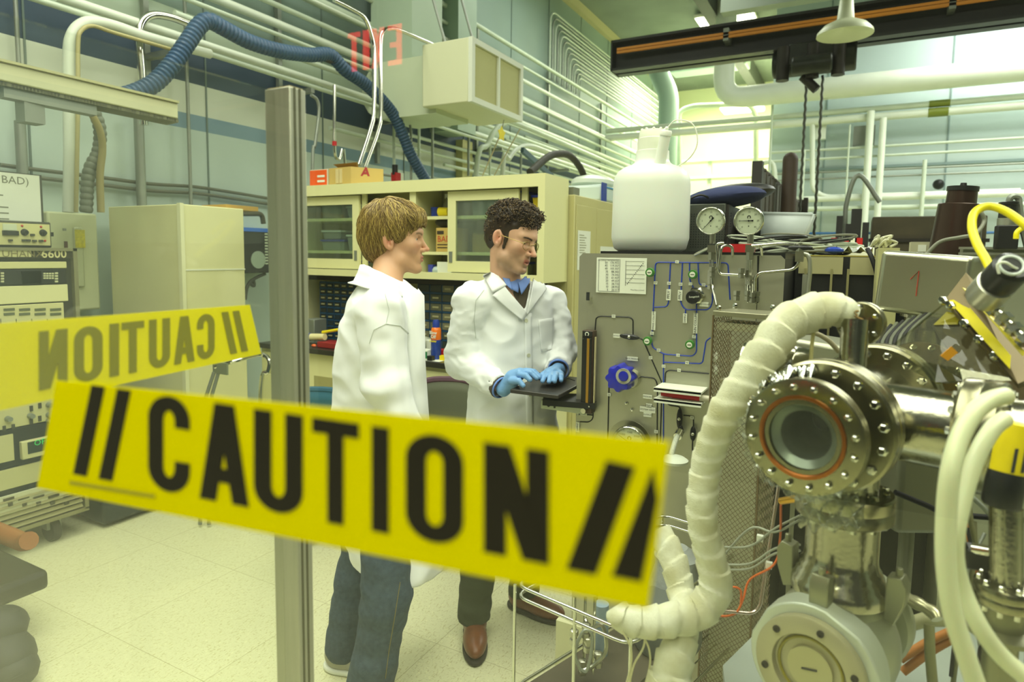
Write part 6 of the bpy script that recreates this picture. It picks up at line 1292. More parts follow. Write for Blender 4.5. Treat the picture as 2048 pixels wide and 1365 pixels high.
# ---- keyboard tray
t = thing('keyboard_tray', onY(1120, 800, 2.1), 'dark keyboard shelf on a slide bracket sticking out left of the flow panel', 'tray')
TZ = at(1060, 780, 2.24).z
q = [onZ(x, y, TZ) for x, y in ((1020, 779), (1117, 791), (1180, 757), (1085, 748))]
b = MB(); b.hexa([p-Vector((0, 0, .014)) for p in q], q); b.build('shelf', mat('tray_dark', (52, 50, 44), .35), t, bevel=.003)
q2 = [onZ(x, y, TZ-.03) for x, y in ((1085, 800), (1190, 808), (1200, 790), (1090, 785))]; b = MB(); b.hexa([p-Vector((0, 0, .02)) for p in q2], q2); b.build('slide_block', BLACK, t)
a, c = at(1083, 808, 2.24), at(1170, 820, 2.2); X = (c-a).normalized(); b = MB(); b.obox((a+c)/2, ((c-a).length, .012, .03), (X, Vector((0, 0, 1)).cross(X), Vector((0, 0, 1)))); b.build('slide_rail', mat('rail_pale', (176, 184, 164), .35, .7), t)
b = MB(); p = a+X*.03+Vector((0, -.008, 0)); b.cyl(p, p+Vector((0, -.004, 0)), .005); p += X*.02; b.obox(p, (.006, .003, .014)); b.build('rail_slot', DARK, t)
t = thing('computer_mouse', at(1070, 770, 2.25), 'black computer mouse under the gloved right hand on the tray', 'mouse')
c = onZ(1072, 766, TZ); b = MB(); b.ball(c+Vector((0, 0, .004)), (.056, .031, .03), 20, (R0, F0, Vector((0, 0, 1)))); b.build('mouse_body', mat('mouse_dark', (38, 38, 34), .3), t); t.location = c; COL.objects[-1].location = (0, 0, 0); 
b = MB(); b.ball(c+Vector((0, 0, .02))+R0*.035, (.022, .02, .012), 12, (R0, F0, Vector((0, 0, 1)))); o = b.build('scroll_area', mat('mouse_grey', (130, 130, 112), .35), None); o.parent = t; o.location = o.location-c
P = [onZ(1092, 771, TZ+.004), onZ(1112, 770, TZ+.004), onZ(1125, 762, TZ+.012), onZ(1135, 758, TZ+.012), onZ(1150, 762, TZ+.004)]
MB().tube(smooth_path(P, 6), .0016, 6).build('mouse_cable', BLACK); tag(COL.objects[-1], 'thin black mouse cable running to the panel edge', 'cable')

# ================================================================= ON TOP OF THE PANEL CABINET
YT = PY+.2
c = onY(1299, 498, YT); s_ = abs(onY(1380, 440, YT).x-onY(1219, 440, YT).x)/2; zt_ = onY(1300, 262, YT).z
t = thing('carboy', (c.x, YT, TOPZ), 'large white plastic carboy bottle with spigot tube standing on the panel top', 'bottle'); H_ = zt_-TOPZ; R_ = s_*.93
HD = mat('carboy_plastic', (226, 231, 218), .42, sub=.3, noise=.02, nscale=3)
b = MB(); prof = [(R_*.8, 0), (R_*.93, .012), (R_, .05), (R_*.99, H_*.35), (R_*.985, H_*.55), (R_*.96, H_*.61), (R_*.88, H_*.66), (R_*.72, H_*.695), (R_*.54, H_*.715), (R_*.46, H_*.735), (R_*.43, H_*.76), (R_*.42, H_*.83), (R_*.35, H_*.84), (R_*.35, H_*.88)]; b.lathe(prof, (c.x, YT, TOPZ), (0, 0, 1), 48); b.build('bottle_body', HD, t, ang=60)
o3 = Vector((c.x, YT, TOPZ)); seg = 48; b = MB(); vs = []
for rr, hh in ((.385, .835), (.385, .93), (.36, .935), (.345, .99), (.33, 1.0)):
    for k in range(seg): th = 2*PI*k/seg; q = R_*rr*(1+(.018 if (k % 3 == 0 and hh < .935) else 0)); vs.append(o3+Vector((q*math.cos(th), q*math.sin(th), H_*hh)))
b.add(vs, [(i*seg+k, i*seg+(k+1) % seg, (i+1)*seg+(k+1) % seg, (i+1)*seg+k) for i in range(4) for k in range(seg)]+[tuple(4*seg+k for k in range(seg))]); 
for k in range(10): a = k*PI/5; b.ball(o3+Vector((R_*.3*math.cos(a), R_*.3*math.sin(a), H_*1.0)), .006, 8)
b.build('screw_cap', mat('cap_white', (226, 230, 208), .45), t, ang=35)
b = MB(); p0 = o3+Vector((R_*.25, -R_*.4, H_*.6)); p1 = o3+Vector((R_*.46, -R_*.5, H_*.93)); b.cyl(p0, p1, .02, .018, 20); b.build('spigot_tube', HD, t); b = MB(); ax_ = (p1-p0).normalized(); b.lathe([(.0195, -.004), (.02, .01), (.017, .014), (0, .015)], p1, ax_, 20); b.ball(p1+ax_*.02, .007); b.build('spigot_cap', HD, t)
b = MB(); P = [p1+ax_*.02, p1+Vector((.035, 0, .045)), p1+Vector((.085, .02, .03)), p1+Vector((.1, .03, -.03)), p1+Vector((.07, .04, -.08)), p0+Vector((.03, .06, .03))]; b.tube(smooth_path(P, 7), .0022, 6); b.build('cap_strap', HD, t)
# perforated power supply
YS = PY+.42; a, c = onY(1350, 450, YS), onY(1450, 450, YS); zt_ = onY(1440, 407, YS).z
t = thing('power_supply', ((a.x+c.x)/2, YS+.2, TOPZ), 'dark grey perforated instrument case standing behind the carboy', 'instrument')
MB().box(a.x, c.x, YS, YS+.35, TOPZ+.001, zt_).build('case', mat('case_grey', (74, 78, 68), .4, .4), t, bevel=.004)
b = MB()
for i in range(16):
    for j in range(14): x = a.x+.06+i*.0095; z = TOPZ+.02+j*.0095; b.box(x, x+.004, YS-.0008, YS, z, z+.004)
b.build('perforation', BLACK, t); b = MB(); b.box(c.x, c.x+.01, YS+.01, YS+.34, TOPZ+.01, zt_-.004); b.build('side_panel', DARK, t); b = MB(); b.cyl((c.x+.01, YS+.2, TOPZ+.09), (c.x+.09, YS+.22, TOPZ+.09), .06, seg=24); b.build('black_drum', BLACK, t)
b = MB(); p = onY(1352, 498, YS-.01); b.tube(smooth_path([Vector((a.x+.03, YS-.02, zt_+.002)), Vector((a.x+.1, YS-.03, zt_+.03)), Vector((c.x-.04, YS+.05, zt_+.003))], 6), .004, 6); b.build('carry_cord', BLACK, t)
g = []; 
t = thing('navy_cushion', ((a.x+c.x)/2+.05, YS+.15, zt_), 'folded navy and black padded pouch lying on the grey case', 'pouch')
b = MB(); cx, cy = (a.x+c.x)/2+.07, YS+.1; b.ball((cx, cy, zt_+.03), (.15, .11, .04), 24, ((Vector((1, 0, .08)).normalized()), Vector((0, 1, 0)), Vector((-.08, 0, 1)).normalized())); b.build('navy_cushion_body', mat('navy', (40, 48, 84), .85, bump=.3, bscale=40), t); b = MB(); b.ball((cx+.02, cy+.05, zt_+.045), (.155, .1, .038), 24, ((Vector((1, 0, .1)).normalized()), Vector((0, 1, 0)), Vector((-.1, 0, 1)).normalized())); b.build('black_flap', BLACK, t)
# gauges with their tubing
SSX = CHROME
def fitting(b, p, r=.009, h=.022, n=(0, 0, 1)): b.lathe([(r*.8, 0), (r, .001), (r, h*.45), (r*.75, h*.5), (r*.75, h*.55), (r*1.05, h*.58), (r*1.05, h)], p, n, 6)
for k, (gx, gy, ndl, nm) in enumerate(((1422, 442, 228, 'left'), (1498, 442, 180, 'right'))):
    c = PP(gx, gy, .03); t = thing('pressure_gauge', (c.x, c.y, TOPZ), '%s round chrome pressure gauge standing on steel tubing above the panel, needle %s' % (nm, 'pointing down left' if k == 0 else 'pointing left'), 'pressure gauge', 'pressure gauges')
    gauge(c, Vector((-.03, -1, -.02)), .043, t, ndl, ['0', '5', '10', '15', '20', '25', '30'])
    bx = PP(gx+3, 480, .03).x; yy = PY-.03; b = MB(); b.cyl((bx, yy, c.z-.04), (bx, yy, PP(gx, 488).z), .009, seg=12); zq = PP(gx, 505).z; b.box(bx-.012, bx+.012, yy-.012, yy+.012, zq, zq+.022); zr = PP(gx, 520).z; b.cyl((bx, yy, zr), (bx, yy, zq), .011, seg=6); b.build('socket', STEEL, t)
    b = MB(); zl = PP(gx, 540).z; 
    for dx in (-.005, 0, .005): b.cyl((bx+dx, yy, zl), (bx+dx, yy, zr), .0022, seg=6)
    b.build('capillary', CHROME, t); b = MB(); b.cyl((bx, yy, zl-.03), (bx, yy, zl), .011, seg=6); fitting(b, (bx, yy, zl-.06), .01, .03); b.build('tee_fitting', STEEL, t)
def ss(pts, lab, r=.0046, rnd=.03, d=None): 
    P = [(PP(x, y, o_)) for x, y, o_ in pts]; return pipe('steel_tube', P, r, CHROME, lab, 'tube', rnd=rnd, seg=10)
ss([(1390, 510, .0), (1418, 496, .03)], 'short steel tube slanting up to the left gauge from behind', rnd=0)
ss([(1432, 540, .045), (1436, 532, .045), (1433, 490, .045), (1440, 487, .045), (1448, 487, .045)], 'steel tube climbing beside the left gauge stem')
ss([(1490, 551, .05), (1441, 549, .05), (1437, 541, .05), (1443, 490, .05), (1465, 492, .02), (1465, 511, .0)], 'steel tube looped in a U between the two gauges')
ss([(1502, 494, .03), (1522, 492, .02), (1524, 511, .0)], 'short steel bend right of the right gauge')
ss([(1503, 492, .04), (1560, 487, .03), (1600, 490, .02)], 'level steel tube running right from the right gauge')
ss([(1510, 608, .05), (1511, 555, .05), (1520, 546, .05), (1585, 540, .05), (1597, 530, .05), (1598, 510, .05)], 'steel tube rising behind the mesh tower and bending up to the black handled valve')
ss([(1424, 555, .045), (1425, 575, .045), (1434, 612, .12)], 'steel tube dropping from the left gauge to the mesh tower')
for k, dx in enumerate((-5, 0, 5)): ss([(1500+dx, 560, .04), (1500+dx, 606, .06)], 'one of three slim steel capillaries below the right gauge, %s' % ['left', 'middle', 'right'][k], r=.002, rnd=0)
b = MB()
for px, py, o_ in ((1482, 551, .05), (1500, 565, .04), (1424, 548, .045), (1495, 596, .06), (1504, 600, .06), (1513, 598, .05), (1473, 596, .06), (1598, 512, .05)): fitting(b, PP(px, py+6, o_), .0095, .03)
b.build('tube_fittings', STEEL, thing('compression_fittings', PP(1495, 600, .06), 'steel compression nuts on the tubing above the mesh tower', 'fitting'))
t = thing('ball_valve', PP(1598, 500, .05), 'valve with a black lever handle on the steel tube right of the gauges', 'valve')
c = PP(1600, 496, .05); b = MB(); b.ball(c, (.034, .009, .008), 14); b.build('handle', BLACKPL, t); b = MB(); b.obox(c+Vector((0, 0, -.025)), (.022, .02, .03)); b.cyl(c, c+Vector((0, 0, .014)), .006, seg=8); b.build('valve_body', STEEL, t)
# ================================================================= MESH TOWER AND WIRE RACK
MC = mat('mesh_rust', (124, 108, 78), .5, .6, noise=.25, nscale=30)
ta = at(1427, 628, 1.72); T0 = onZ(1532, 636, ta.z); X_ = (T0-ta); wX = X_.length; X_.normalize(); Yb = Vector((-X_.y, X_.x, 0)); dp = .12
t = thing('mesh_tower', ((ta+T0)/2+Yb*dp/2)*1.0, 'tall expanded metal mesh guard column in front of the flow panel', 'mesh guard'); t.location.z = 0
b = MB(); ztop = ta.z-.004
def mesh_face(b, o, U_, w, z0, z1, cw=.0145, ch=.0285):
    n = int(round(w/cw)); cw = w/n; m_ = int((z1-z0)/ch)
    for i in range(n):
        for s in (0, 1):
            P = [o+U_*(cw*(i+.5+(.5 if (k+s) % 2 else -.5)*.96))+Vector((0, 0, z0+k*ch/2)) for k in range(2*m_+1)]; b.tube(P, .00095, 3, caps=False)
mesh_face(b, Vector((ta.x, ta.y, 0)), X_, wX, .02, ztop); mesh_face(b, Vector((T0.x, T0.y, 0)), Yb, dp, .02, ztop); mesh_face(b, Vector((ta.x, ta.y, 0)), Yb, dp, .02, ztop)
b.build('expanded_mesh', MC, t)
b = MB(); 
for o in (ta, T0): b.obox(Vector((o.x, o.y, ztop/2)), (.004, .004, ztop), (X_, Yb, Vector((0, 0, 1))))
b.build('corner_rod', MC, t)
b = MB(); c = (ta+T0)/2+Yb*dp/2; b.obox(Vector((c.x, c.y, ztop+.006)), (wX+.004, dp+.004, .013), (X_, Yb, Vector((0, 0, 1)))); b.build('top_plate', mat('top_plate_steel', (150, 148, 120), .4, .7), t, bevel=.002)
b = MB(); b.obox(Vector((c.x, c.y, ztop-.028)), (wX*.9, dp*.85, .02), (X_, Yb, Vector((0, 0, 1)))); b.obox(Vector((c.x, c.y, .62)), (wX*.8, dp*.6, 1.2), (X_, Yb, Vector((0, 0, 1)))); b.build('inner_column', mat('column_inside', (186, 186, 152), .5, .1, noise=.15, nscale=3), t)
b = MB()
for px, py in ((1438, 612), (1470, 607), (1545, 610)): b.lathe([(.006, 0), (.007, .003), (.007, .01), (.004, .014), (0, .015)], onZ(px, py+10, ztop+.012), (0, 0, 1), 6)
b.build('top_bolt', CHROME, t)
for k, (px, py) in enumerate(((1432, 715), (1432, 740))): b = MB(); p = at(px, py, 1.73); b.ball(p, (.006, .004, .014), 10, (X_, Yb, Vector((0, 0, 1)))); b.build('white_tag', WHITEPL, t)
def rail(pts, m_, name, par, r=.0035, rnd=.03, seg=8): return MB().tube(round_path([Vector(p) for p in pts], rnd) if rnd else pts, r, seg).build(name, m_, par, ang=60)
RH = .74
RL, RB_, RR, RF = onZ(1030, 1170, RH), onZ(1325, 1030, RH), onZ(1500, 1085, RH), onZ(1262, 1268, RH)
t = thing('wire_rack', Vector(((RL.x+RR.x)/2, (RL.y+RR.y)/2, 0)), 'open chrome wire rack with rounded rails standing below the flow panel', 'rack')
WC = mat('wire_chrome', (206, 208, 196), .18, 1)
def loop(z, name, k=1.0):
    P = [Vector((p.x, p.y, z)) for p in (RL, RB_, RR, RF)]; Q = [P[3].lerp(P[0], .5)]+P+[P[3].lerp(P[0], .5)]; Q = [Q[0], P[0], P[1], P[2], P[3], Q[0]]; return rail(Q, WC, name, t, .0042, .04)
loop(RH, 'top_rail'); loop(RH-.028, 'upper_rail'); loop(.47, 'shelf_rail'); loop(.2, 'lower_rail')
for p in (RL, RB_, RR, RF, RL.lerp(RF, .55), RL.lerp(RB_, .5)): rail([(p.x, p.y, 0), (p.x, p.y, RH)], WC, 'upright', t, .0042, 0)
for k in range(1, 8): a, c = RL.lerp(RF, k/8), RB_.lerp(RR, k/8); rail([(a.x, a.y, .47), (c.x, c.y, .47)], WC, 'shelf_wire', t, .0022, 0, 6)
b = MB(); q = [RL.lerp(RF, .1), RL.lerp(RF, .72), RB_.lerp(RR, .7), RB_.lerp(RR, .12)]; q = [Vector((p.x, p.y, .476)) for p in q]; b.hexa(q, [p+Vector((0, 0, .014)) for p in q]); b.build('wooden_board', mat('board_brown', (78, 72, 54), .6, noise=.4, nscale=9)); tag(COL.objects[-1], 'stained brown board lying on the wire rack shelf', 'board')
gc = RL.lerp(RR, .62); zb_ = .491
b = MB(); b.lathe([(.085, 0), (.095, .02), (.095, .1), (.1, .105), (.09, .12), (.05, .125), (0, .125)], Vector((gc.x, gc.y, zb_)), (0, 0, 1), 28); b.build('grey_canister', mat('canister', (92, 98, 92), .4)); tag(COL.objects[-1], 'dark grey round canister on the wire rack', 'canister')
c = RL.lerp(RR, .7).lerp(RB_, .35); b = MB(); b.lathe([(.06, 0), (.075, .02), (.08, .1), (.06, .17), (.065, .2), (.03, .225), (0, .22)], Vector((c.x, c.y, zb_)), (0, 0, 1), 22); o = b.build('grey_bag', mat('bag_plastic_grey', (152, 158, 154), .35, bump=.8, bscale=18)); tag(o, 'crinkled grey plastic bag standing in the wire rack', 'bag')
t = thing('gas_manifold', onZ(1170, 1330, .5), 'small brass and steel valve manifold on vertical tubes at the rack front', 'manifold')
b = MB()
for px in (1150, 1171, 1190): p = at(px, 1195, 1.62); q = at(px-4, 1350, 1.6); b.cyl(p, q, .004, seg=8)
b.build('riser_tube', CHROME, t); b = MB()
for px, py in ((1148, 1275), (1172, 1262), (1176, 1290), (1165, 1335), (1196, 1320)): p = at(px, py, 1.58); b.lathe([(.008, -.02), (.011, -.018), (.011, -.005), (.007, -.004), (.007, .004), (.011, .005), (.011, .018), (.008, .02)], p, (0, 0, 1), 6)
b.build('fitting', STEEL, t); b = MB(); P = [at(1171, 1240, 1.6), at(1180, 1258, 1.58), at(1205, 1252, 1.56), at(1212, 1300, 1.55), at(1190, 1330, 1.55), at(1160, 1345, 1.55)]; b.tube(smooth_path(P, 5), .005, 8); b.build('bent_tube', STEEL, t)
b = MB(); b.tube(smooth_path([at(1160, 1340, 1.52), at(1150, 1305, 1.52), at(1168, 1262, 1.52), at(1185, 1275, 1.52), at(1175, 1340, 1.52), at(1160, 1340, 1.52)], 5), .004, 6); b.build('ring_bracket', GALV, t)
b = MB(); p = at(1203, 1208, 1.7); b.cyl(p, (p.x, p.y, .49), .02, seg=16); b.build('blue_grey_cylinder', mat('cyl_blue', (130, 150, 160), .4)); tag(COL.objects[-1], 'pale blue-grey cylinder upright on the wire rack', 'cylinder')
MB().obox(at(1175, 1245, 1.95)+Vector((0, 0, 0)), (.2, .02, .3)).build('pale_sheet', mat('pale_sheet_m', (196, 196, 156), .5)); o = tag(COL.objects[-1], 'pale upright sheet behind the rack front tubes', 'sheet'); o.location.z = .12
pipe('support_rod', [at(1558, 968, 1.35), at(1520, 1215, 1.3), at(1505, 1228, 1.3), at(1440, 1222, 1.3)], .0035, mat('pinkish_steel', (216, 196, 184), .2, 1), 'slim bright rod bent at its foot in front of the mesh tower', 'rod', rnd=.04)
hook = [at(1440, 1060, 1.3), at(1480, 1048, 1.28), at(1530, 1045, 1.25), at(1560, 1035, 1.2), at(1610, 1040, 1.15)]
ORG = mat('orange_wire', (216, 104, 36), .5)
pipe('orange_wire', [at(1562, 1010, 1.2), at(1560, 1080, 1.25), at(1548, 1130, 1.25), at(1500, 1160, 1.3), at(1486, 1200, 1.3), at(1470, 1228, 1.3), at(1440, 1232, 1.32), at(1432, 1212, 1.32), at(1455, 1178, 1.3), at(1480, 1180, 1.3), at(1482, 1210, 1.3)], .0022, ORG, 'thin orange wire curling beside the wrapped hose', 'wire', sm=7)
pipe('brass_connector', [at(1562, 1003, 1.2), at(1580, 1000, 1.18), at(1600, 997, 1.16)], .007, mat('brass', (206, 160, 60), .3, .9), 'brass connector where the orange wire starts', 'connector')
for k, (y0, y1, y2) in enumerate(((1060, 1085, 1050), (1130, 1118, 1100), (1140, 1128, 1112), (1095, 1078, 1042))): pipe('grey_wire', [at(1440, y0+60*(k == 0), 1.35), at(1500, y0-2, 1.3), at(1550, y1-20, 1.25), at(1600, y2-10, 1.2)], .0024, mat('wire_grey', (150, 154, 136), .5), 'thin grey wire crossing toward the valve, %s of four' % ['lowest start', 'second', 'third', 'uppermost'][k], 'wire', sm=6, group='wires to the valve')
for k, (px, py, d) in enumerate(((1520, 1077, 1.29), (1538, 1131, 1.27), (1565, 1105, 1.24))): b = MB(); b.obox(at(px, py, d), (.012, .01, .012)); b.build('cable_tie_block', WHITEPL); tag(COL.objects[-1], 'little white clip on the grey wires, %s' % ['upper left', 'lowest', 'right'][k], 'clip')

# ================================================================= WRAPPED WHITE HOSE
def wrap_mat():
    M = bpy.data.materials.new('fibre_wrap'); M.use_nodes = True; nt = M.node_tree; b = nt.nodes['Principled BSDF']; L = nt.links.new; b.inputs['Roughness'].default_value = .9
    tc = nt.nodes.new('ShaderNodeTexCoord'); n = nt.nodes.new('ShaderNodeTexNoise'); n.inputs['Scale'].default_value = 18; n.inputs['Detail'].default_value = 5; L(tc.outputs['Object'], n.inputs[0])
    r = nt.nodes.new('ShaderNodeValToRGB'); r.color_ramp.elements[0].position = .3; r.color_ramp.elements[1].position = .6; r.color_ramp.elements[0].color = rgb(206, 204, 160); r.color_ramp.elements[1].color = rgb(232, 234, 206); L(n.outputs[0], r.inputs[0]); L(r.outputs[0], b.inputs['Base Color'])
    w = nt.nodes.new('ShaderNodeTexWave'); w.wave_type = 'BANDS'; w.bands_direction = 'DIAGONAL'; w.inputs['Scale'].default_value = 210; w.inputs['Distortion'].default_value = 4; L(tc.outputs['Object'], w.inputs[0])
    n2 = nt.nodes.new('ShaderNodeTexNoise'); n2.inputs['Scale'].default_value = 260; L(tc.outputs['Object'], n2.inputs[0]); ad = nt.nodes.new('ShaderNodeMath'); ad.operation = 'ADD'; L(w.outputs[1], ad.inputs[0]); L(n2.outputs[0], ad.inputs[1])
    bp = nt.nodes.new('ShaderNodeBump'); bp.inputs['Strength'].default_value = .6; bp.inputs['Distance'].default_value = .0016; L(ad.outputs[0], bp.inputs['Height']); L(bp.outputs[0], b.inputs['Normal']); return M
WRAP = wrap_mat()
def wrapped(name, pts, label, parent=None, seed=1):
    """pts: (px, py, depth, radius)"""
    rs = random.Random(seed); P = [at(x, y, d) for x, y, d, r in pts]; n = 16; Q = smooth_path(P, n); R = []
    for i in range(len(P)-1):
        for k in range(n): t_ = k/n; t_ = t_*t_*(3-2*t_); R.append(pts[i][3]*(1-t_)+pts[i+1][3]*t_)
    R.append(pts[-1][3]); L_ = 0; nxt = .03; k0 = 1.0; vs = []; fs = []; seg = 22; a = None; acc = 0
    for i, q in enumerate(Q):
        t_ = (Q[min(i+1, len(Q)-1)]-Q[max(i-1, 0)]).normalized()
        if i: acc += (q-Q[i-1]).length
        a = basis(t_)[0] if a is None else (a-t_*a.dot(t_)).normalized(); c = t_.cross(a)
        for k in range(seg):
            th = 2*PI*k/seg; s_ = acc+.011*math.sin(th+acc*9); ph = (s_/.034) % 1; rr = R[i]*(1.07-.15*ph+.025*math.sin(3*th+acc*70)+.012*math.sin(7*th+acc*130)); vs.append(q+(a*math.cos(th)+c*math.sin(th))*rr)
    for i in range(len(Q)-1):
        for k in range(seg): k2 = (k+1) % seg; fs.append((i*seg+k, i*seg+k2, (i+1)*seg+k2, (i+1)*seg+k))
    fs += [tuple(range(seg-1, -1, -1)), tuple((len(Q)-1)*seg+k for k in range(seg))]; b = MB(); b.add(vs, fs); o = b.build(name, WRAP, parent, ang=50)
    if label: tag(o, label, 'hose')
    return o
WH = thing('insulated_hose', at(1440, 900, 1.1), 'thick hose wrapped in white fibre tape looping down left of the vacuum chamber', 'hose')
wrapped('wrapped_hose', [(1704, 632, 1.06, .019), (1682, 622, 1.06, .027), (1635, 622, 1.06, .031), (1578, 646, 1.06, .031), (1535, 700, 1.06, .031), (1500, 755, 1.07, .031), (1462, 808, 1.08, .029), (1432, 868, 1.1, .027), (1412, 935, 1.12, .026), (1404, 1000, 1.12, .0265), (1408, 1065, 1.12, .026), (1424, 1125, 1.12, .0265), (1430, 1180, 1.12, .029), (1400, 1222, 1.12, .030), (1345, 1240, 1.12, .029), (1290, 1246, 1.13, .027), (1245, 1236, 1.14, .025), (1232, 1214, 1.15, .02)], None, WH)
b = MB(); p = at(1696, 634, 1.045)
for k in range(14): q = p+Vector((random.uniform(-.012, .008), random.uniform(-.01, .01), random.uniform(-.012, .012))); b.tube([p, q, q+R0*random.uniform(.006, .02)+Vector((0, 0, random.uniform(-.01, .01)))], .0016, 4)
b.build('frayed_end', mat('frayed', (140, 116, 66), .9), WH)
wrapped('insulated_branch', [(1318, 1062, 1.3, .024), (1338, 1098, 1.28, .026), (1352, 1140, 1.26, .027), (1363, 1185, 1.24, .027), (1370, 1225, 1.2, .025)], 'second cream wrapped hose rising inside the wire rack', None, 4)
wrapped('insulated_branch', [(1378, 1235, 1.14, .02), (1366, 1275, 1.13, .026), (1350, 1320, 1.12, .033), (1340, 1380, 1.12, .037), (1335, 1460, 1.12, .037), (1335, 2400, 1.12, .037)], 'short wrapped hose stub dropping out of frame below the loop', None, 9)
for k, (x0, x1) in enumerate(((1244, 1262), (1278, 1300), (1290, 1268))): pipe('loose_thread', [at(x0, 1262, 1.12), at((x0+x1)/2+8, 1295, 1.12), at(x1, 1330, 1.13), at(x1-10, 1372, 1.14)], .0018, mat('thread', (206, 204, 160), .8), 'loose cream thread hanging from the hose loop, %s' % ['left', 'middle', 'right'][k], 'thread', sm=5, group='loose threads')

# ================================================================= VACUUM CHAMBER
SS = mat('chamber_steel', (180, 178, 156), .18, 1, noise=.12, nscale=9, bump=.05, bscale=160); SS2 = mat('machined_steel', (152, 149, 120), .27, 1, noise=.1, nscale=20)
UPV = Vector((0, 0, 1)); al = math.radians(45); AX = (R0*math.sin(al)+F0*math.cos(al)).normalized(); BX = (R0*math.cos(al)-F0*math.sin(al)).normalized()
C0 = at(1603, 875, .9); C2 = C0+AX*.2
t = thing('vacuum_chamber', Vector((C2.x, C2.y, .8)), 'steel vacuum chamber cross with bolted flanges and a round copper ringed window', 'vacuum chamber'); VCH = t
def flange(c, n, r, th, bore, nb, name, par=t, m_=SS2, bolts=True, br=.006, br_k=.82):
    b = MB(); n = Vector(n).normalized(); b.lathe([(bore, 0), (r*.96, 0), (r, th*.08), (r, th*.46), (r*.985, th*.5), (r, th*.54), (r, th*.92), (r*.96, th), (bore, th)], c, n, 56, caps=False); b.lathe([(bore, 0), (bore, th)], c, n, 40, caps=False); o = b.build(name, m_, par, ang=35)
    if bolts:
        x, y, _ = basis(n); q = MB()
        for k in range(nb): a = 2*PI*(k+.5)/nb; p = Vector(c)+(x*math.cos(a)+y*math.sin(a))*r*br_k; q.lathe([(br*1.25, 0), (br*1.25, -.0012), (br, -.0015), (br, -.006), (br*.7, -.0072), (0, -.0072)], p, n, 6); q.lathe([(br*.9, th), (br*.9, th+.008), (0, th+.008)], p, n, 6)
        q.build('bolts', CHROME, o, ang=30)
    return o
r0 = .083
fo = flange(C0, AX, r0, .022, r0*.56, 16, 'window_flange', br=.0042, br_k=.86)
b = MB(); b.lathe([(r0*.72, -.001), (r0*.715, -.0035), (r0*.66, -.004), (r0*.64, -.001)], C0, AX, 48, caps=False); b.build('copper_ring', mat('copper', (172, 108, 56), .3, .9, noise=.2, nscale=40), fo)
b = MB(); b.lathe([(r0*.64, -.0), (r0*.6, .006), (r0*.46, .012), (r0*.42, .016)], C0, AX, 48, caps=False); b.build('glass_seal_cone', mat('seal_grey', (126, 134, 120), .3, .5), fo)
b = MB(); b.lathe([(r0*.42, .015), (r0*.43, .03), (r0*.42, .19)], C0, AX, 40, caps=False); b.lathe([(r0*.42, .19), (0, .19)], C0, AX, 40, caps=False); b.build('inner_tube', mat('tube_inside', (140, 148, 136), .3, .7, noise=.2, nscale=30), fo)
b = MB(); b.ball(C0+AX*.09+UPV*.012, (.018, .014, .02), 14); b.build('dark_probe', mat('probe_dark', (50, 52, 46), .5), fo)
b = MB(); b.lathe([(r0*.6, .004), (0, .004)], C0, AX, 40, caps=False); b.build('window_glass', glass_mat('view_glass', .05, (.95, .98, .95), 1.5), fo)
b = MB(); b.lathe([(r0*.62, .022), (r0*.62, .08)], C0, AX, 40, caps=False); b.build('window_neck', SS, t)
flange(C0+AX*.075, AX, .1, .046, .062, 16, 'main_flange', br=.0062, br_k=.85)
b = MB(); b.lathe([(.064, .12), (.066, .34)], C0, AX, 48, caps=False); b.build('main_body', SS, t)
flange(C0+AX*.33, AX, .1, .046, .0, 16, 'rear_flange', br=.0062, br_k=.85)
# right arm
b = MB(); b.lathe([(.058, .04), (.058, .17)], C2, BX, 44, caps=False); b.build('side_arm', SS, t)
flange(C2+BX*.15, BX, .082, .052, .056, 14, 'arm_flange', br=.0055)
b = MB(); b.lathe([(.06, .2), (.06, .36)], C2, BX, 44); b.build('arm_end', SS, t)
# lower neck, bellows, clamp
D = -UPV; b = MB(); b.lathe([(.05, .04), (.05, .13)], C2, D, 44, caps=False); b.build('lower_neck', SS, t)
flange(C2+D*.125, D, .074, .044, .04, 12, 'neck_flange', br=.0055)
b = MB(); b.lathe([(.055, .165), (.055, .235), (.057, .25), (.062, .256), (.062, .262), (.066, .266), (.068, .275), (.072, .28), (.074, .29), (.074, .3)], C2, D, 48, caps=False); b.build('outlet_pipe', SS, t, ang=60)
b = MB(); VC = C2+D*.385-AX*.0
x, y, n = basis(UPV)
for k in range(4):
    a = PI/4+k*PI/2+.5; p = C2+D*.275+(x*math.cos(a)+y*math.sin(a))*.082; rr_ = (x*math.cos(a)+y*math.sin(a)); tt_ = UPV.cross(rr_)
    b = MB(); b.prism([(-.012, -.04), (.004, -.045), (.016, -.01), (.018, .02), (.01, .034), (-.01, .03)], p-tt_*.014, rr_, UPV, tt_*.028); b.cyl(p+UPV*.03+rr_*.004, p+UPV*.045+rr_*.004, .006, seg=6); b.build('claw_clamp', mat('clamp_grey', (150, 152, 124), .4, .7), t, bevel=.002)
VG = mat('valve_cast', (168, 172, 146), .42, .55, bump=.08, bscale=300)
b = MB(); b.ball(VC, .096, 40, (AX, BX, UPV)); b.lathe([(.06, -.1), (.07, -.06)], VC, D, 40, caps=False); b.build('valve_body', VG, t, ang=60)
b = MB(); Pc = VC-AX*.108; pts = []
for k in range(4):
    for j in range(-3, 4): a = PI/4*0+k*PI/2+j*.17+.35; pts.append((.098*math.cos(a), .098*math.sin(a)))
b.prism(pts, Pc, BX, UPV, AX*.05); b.build('valve_plate', mat('plate_alu', (196, 204, 186), .42, .35), t, bevel=.003)
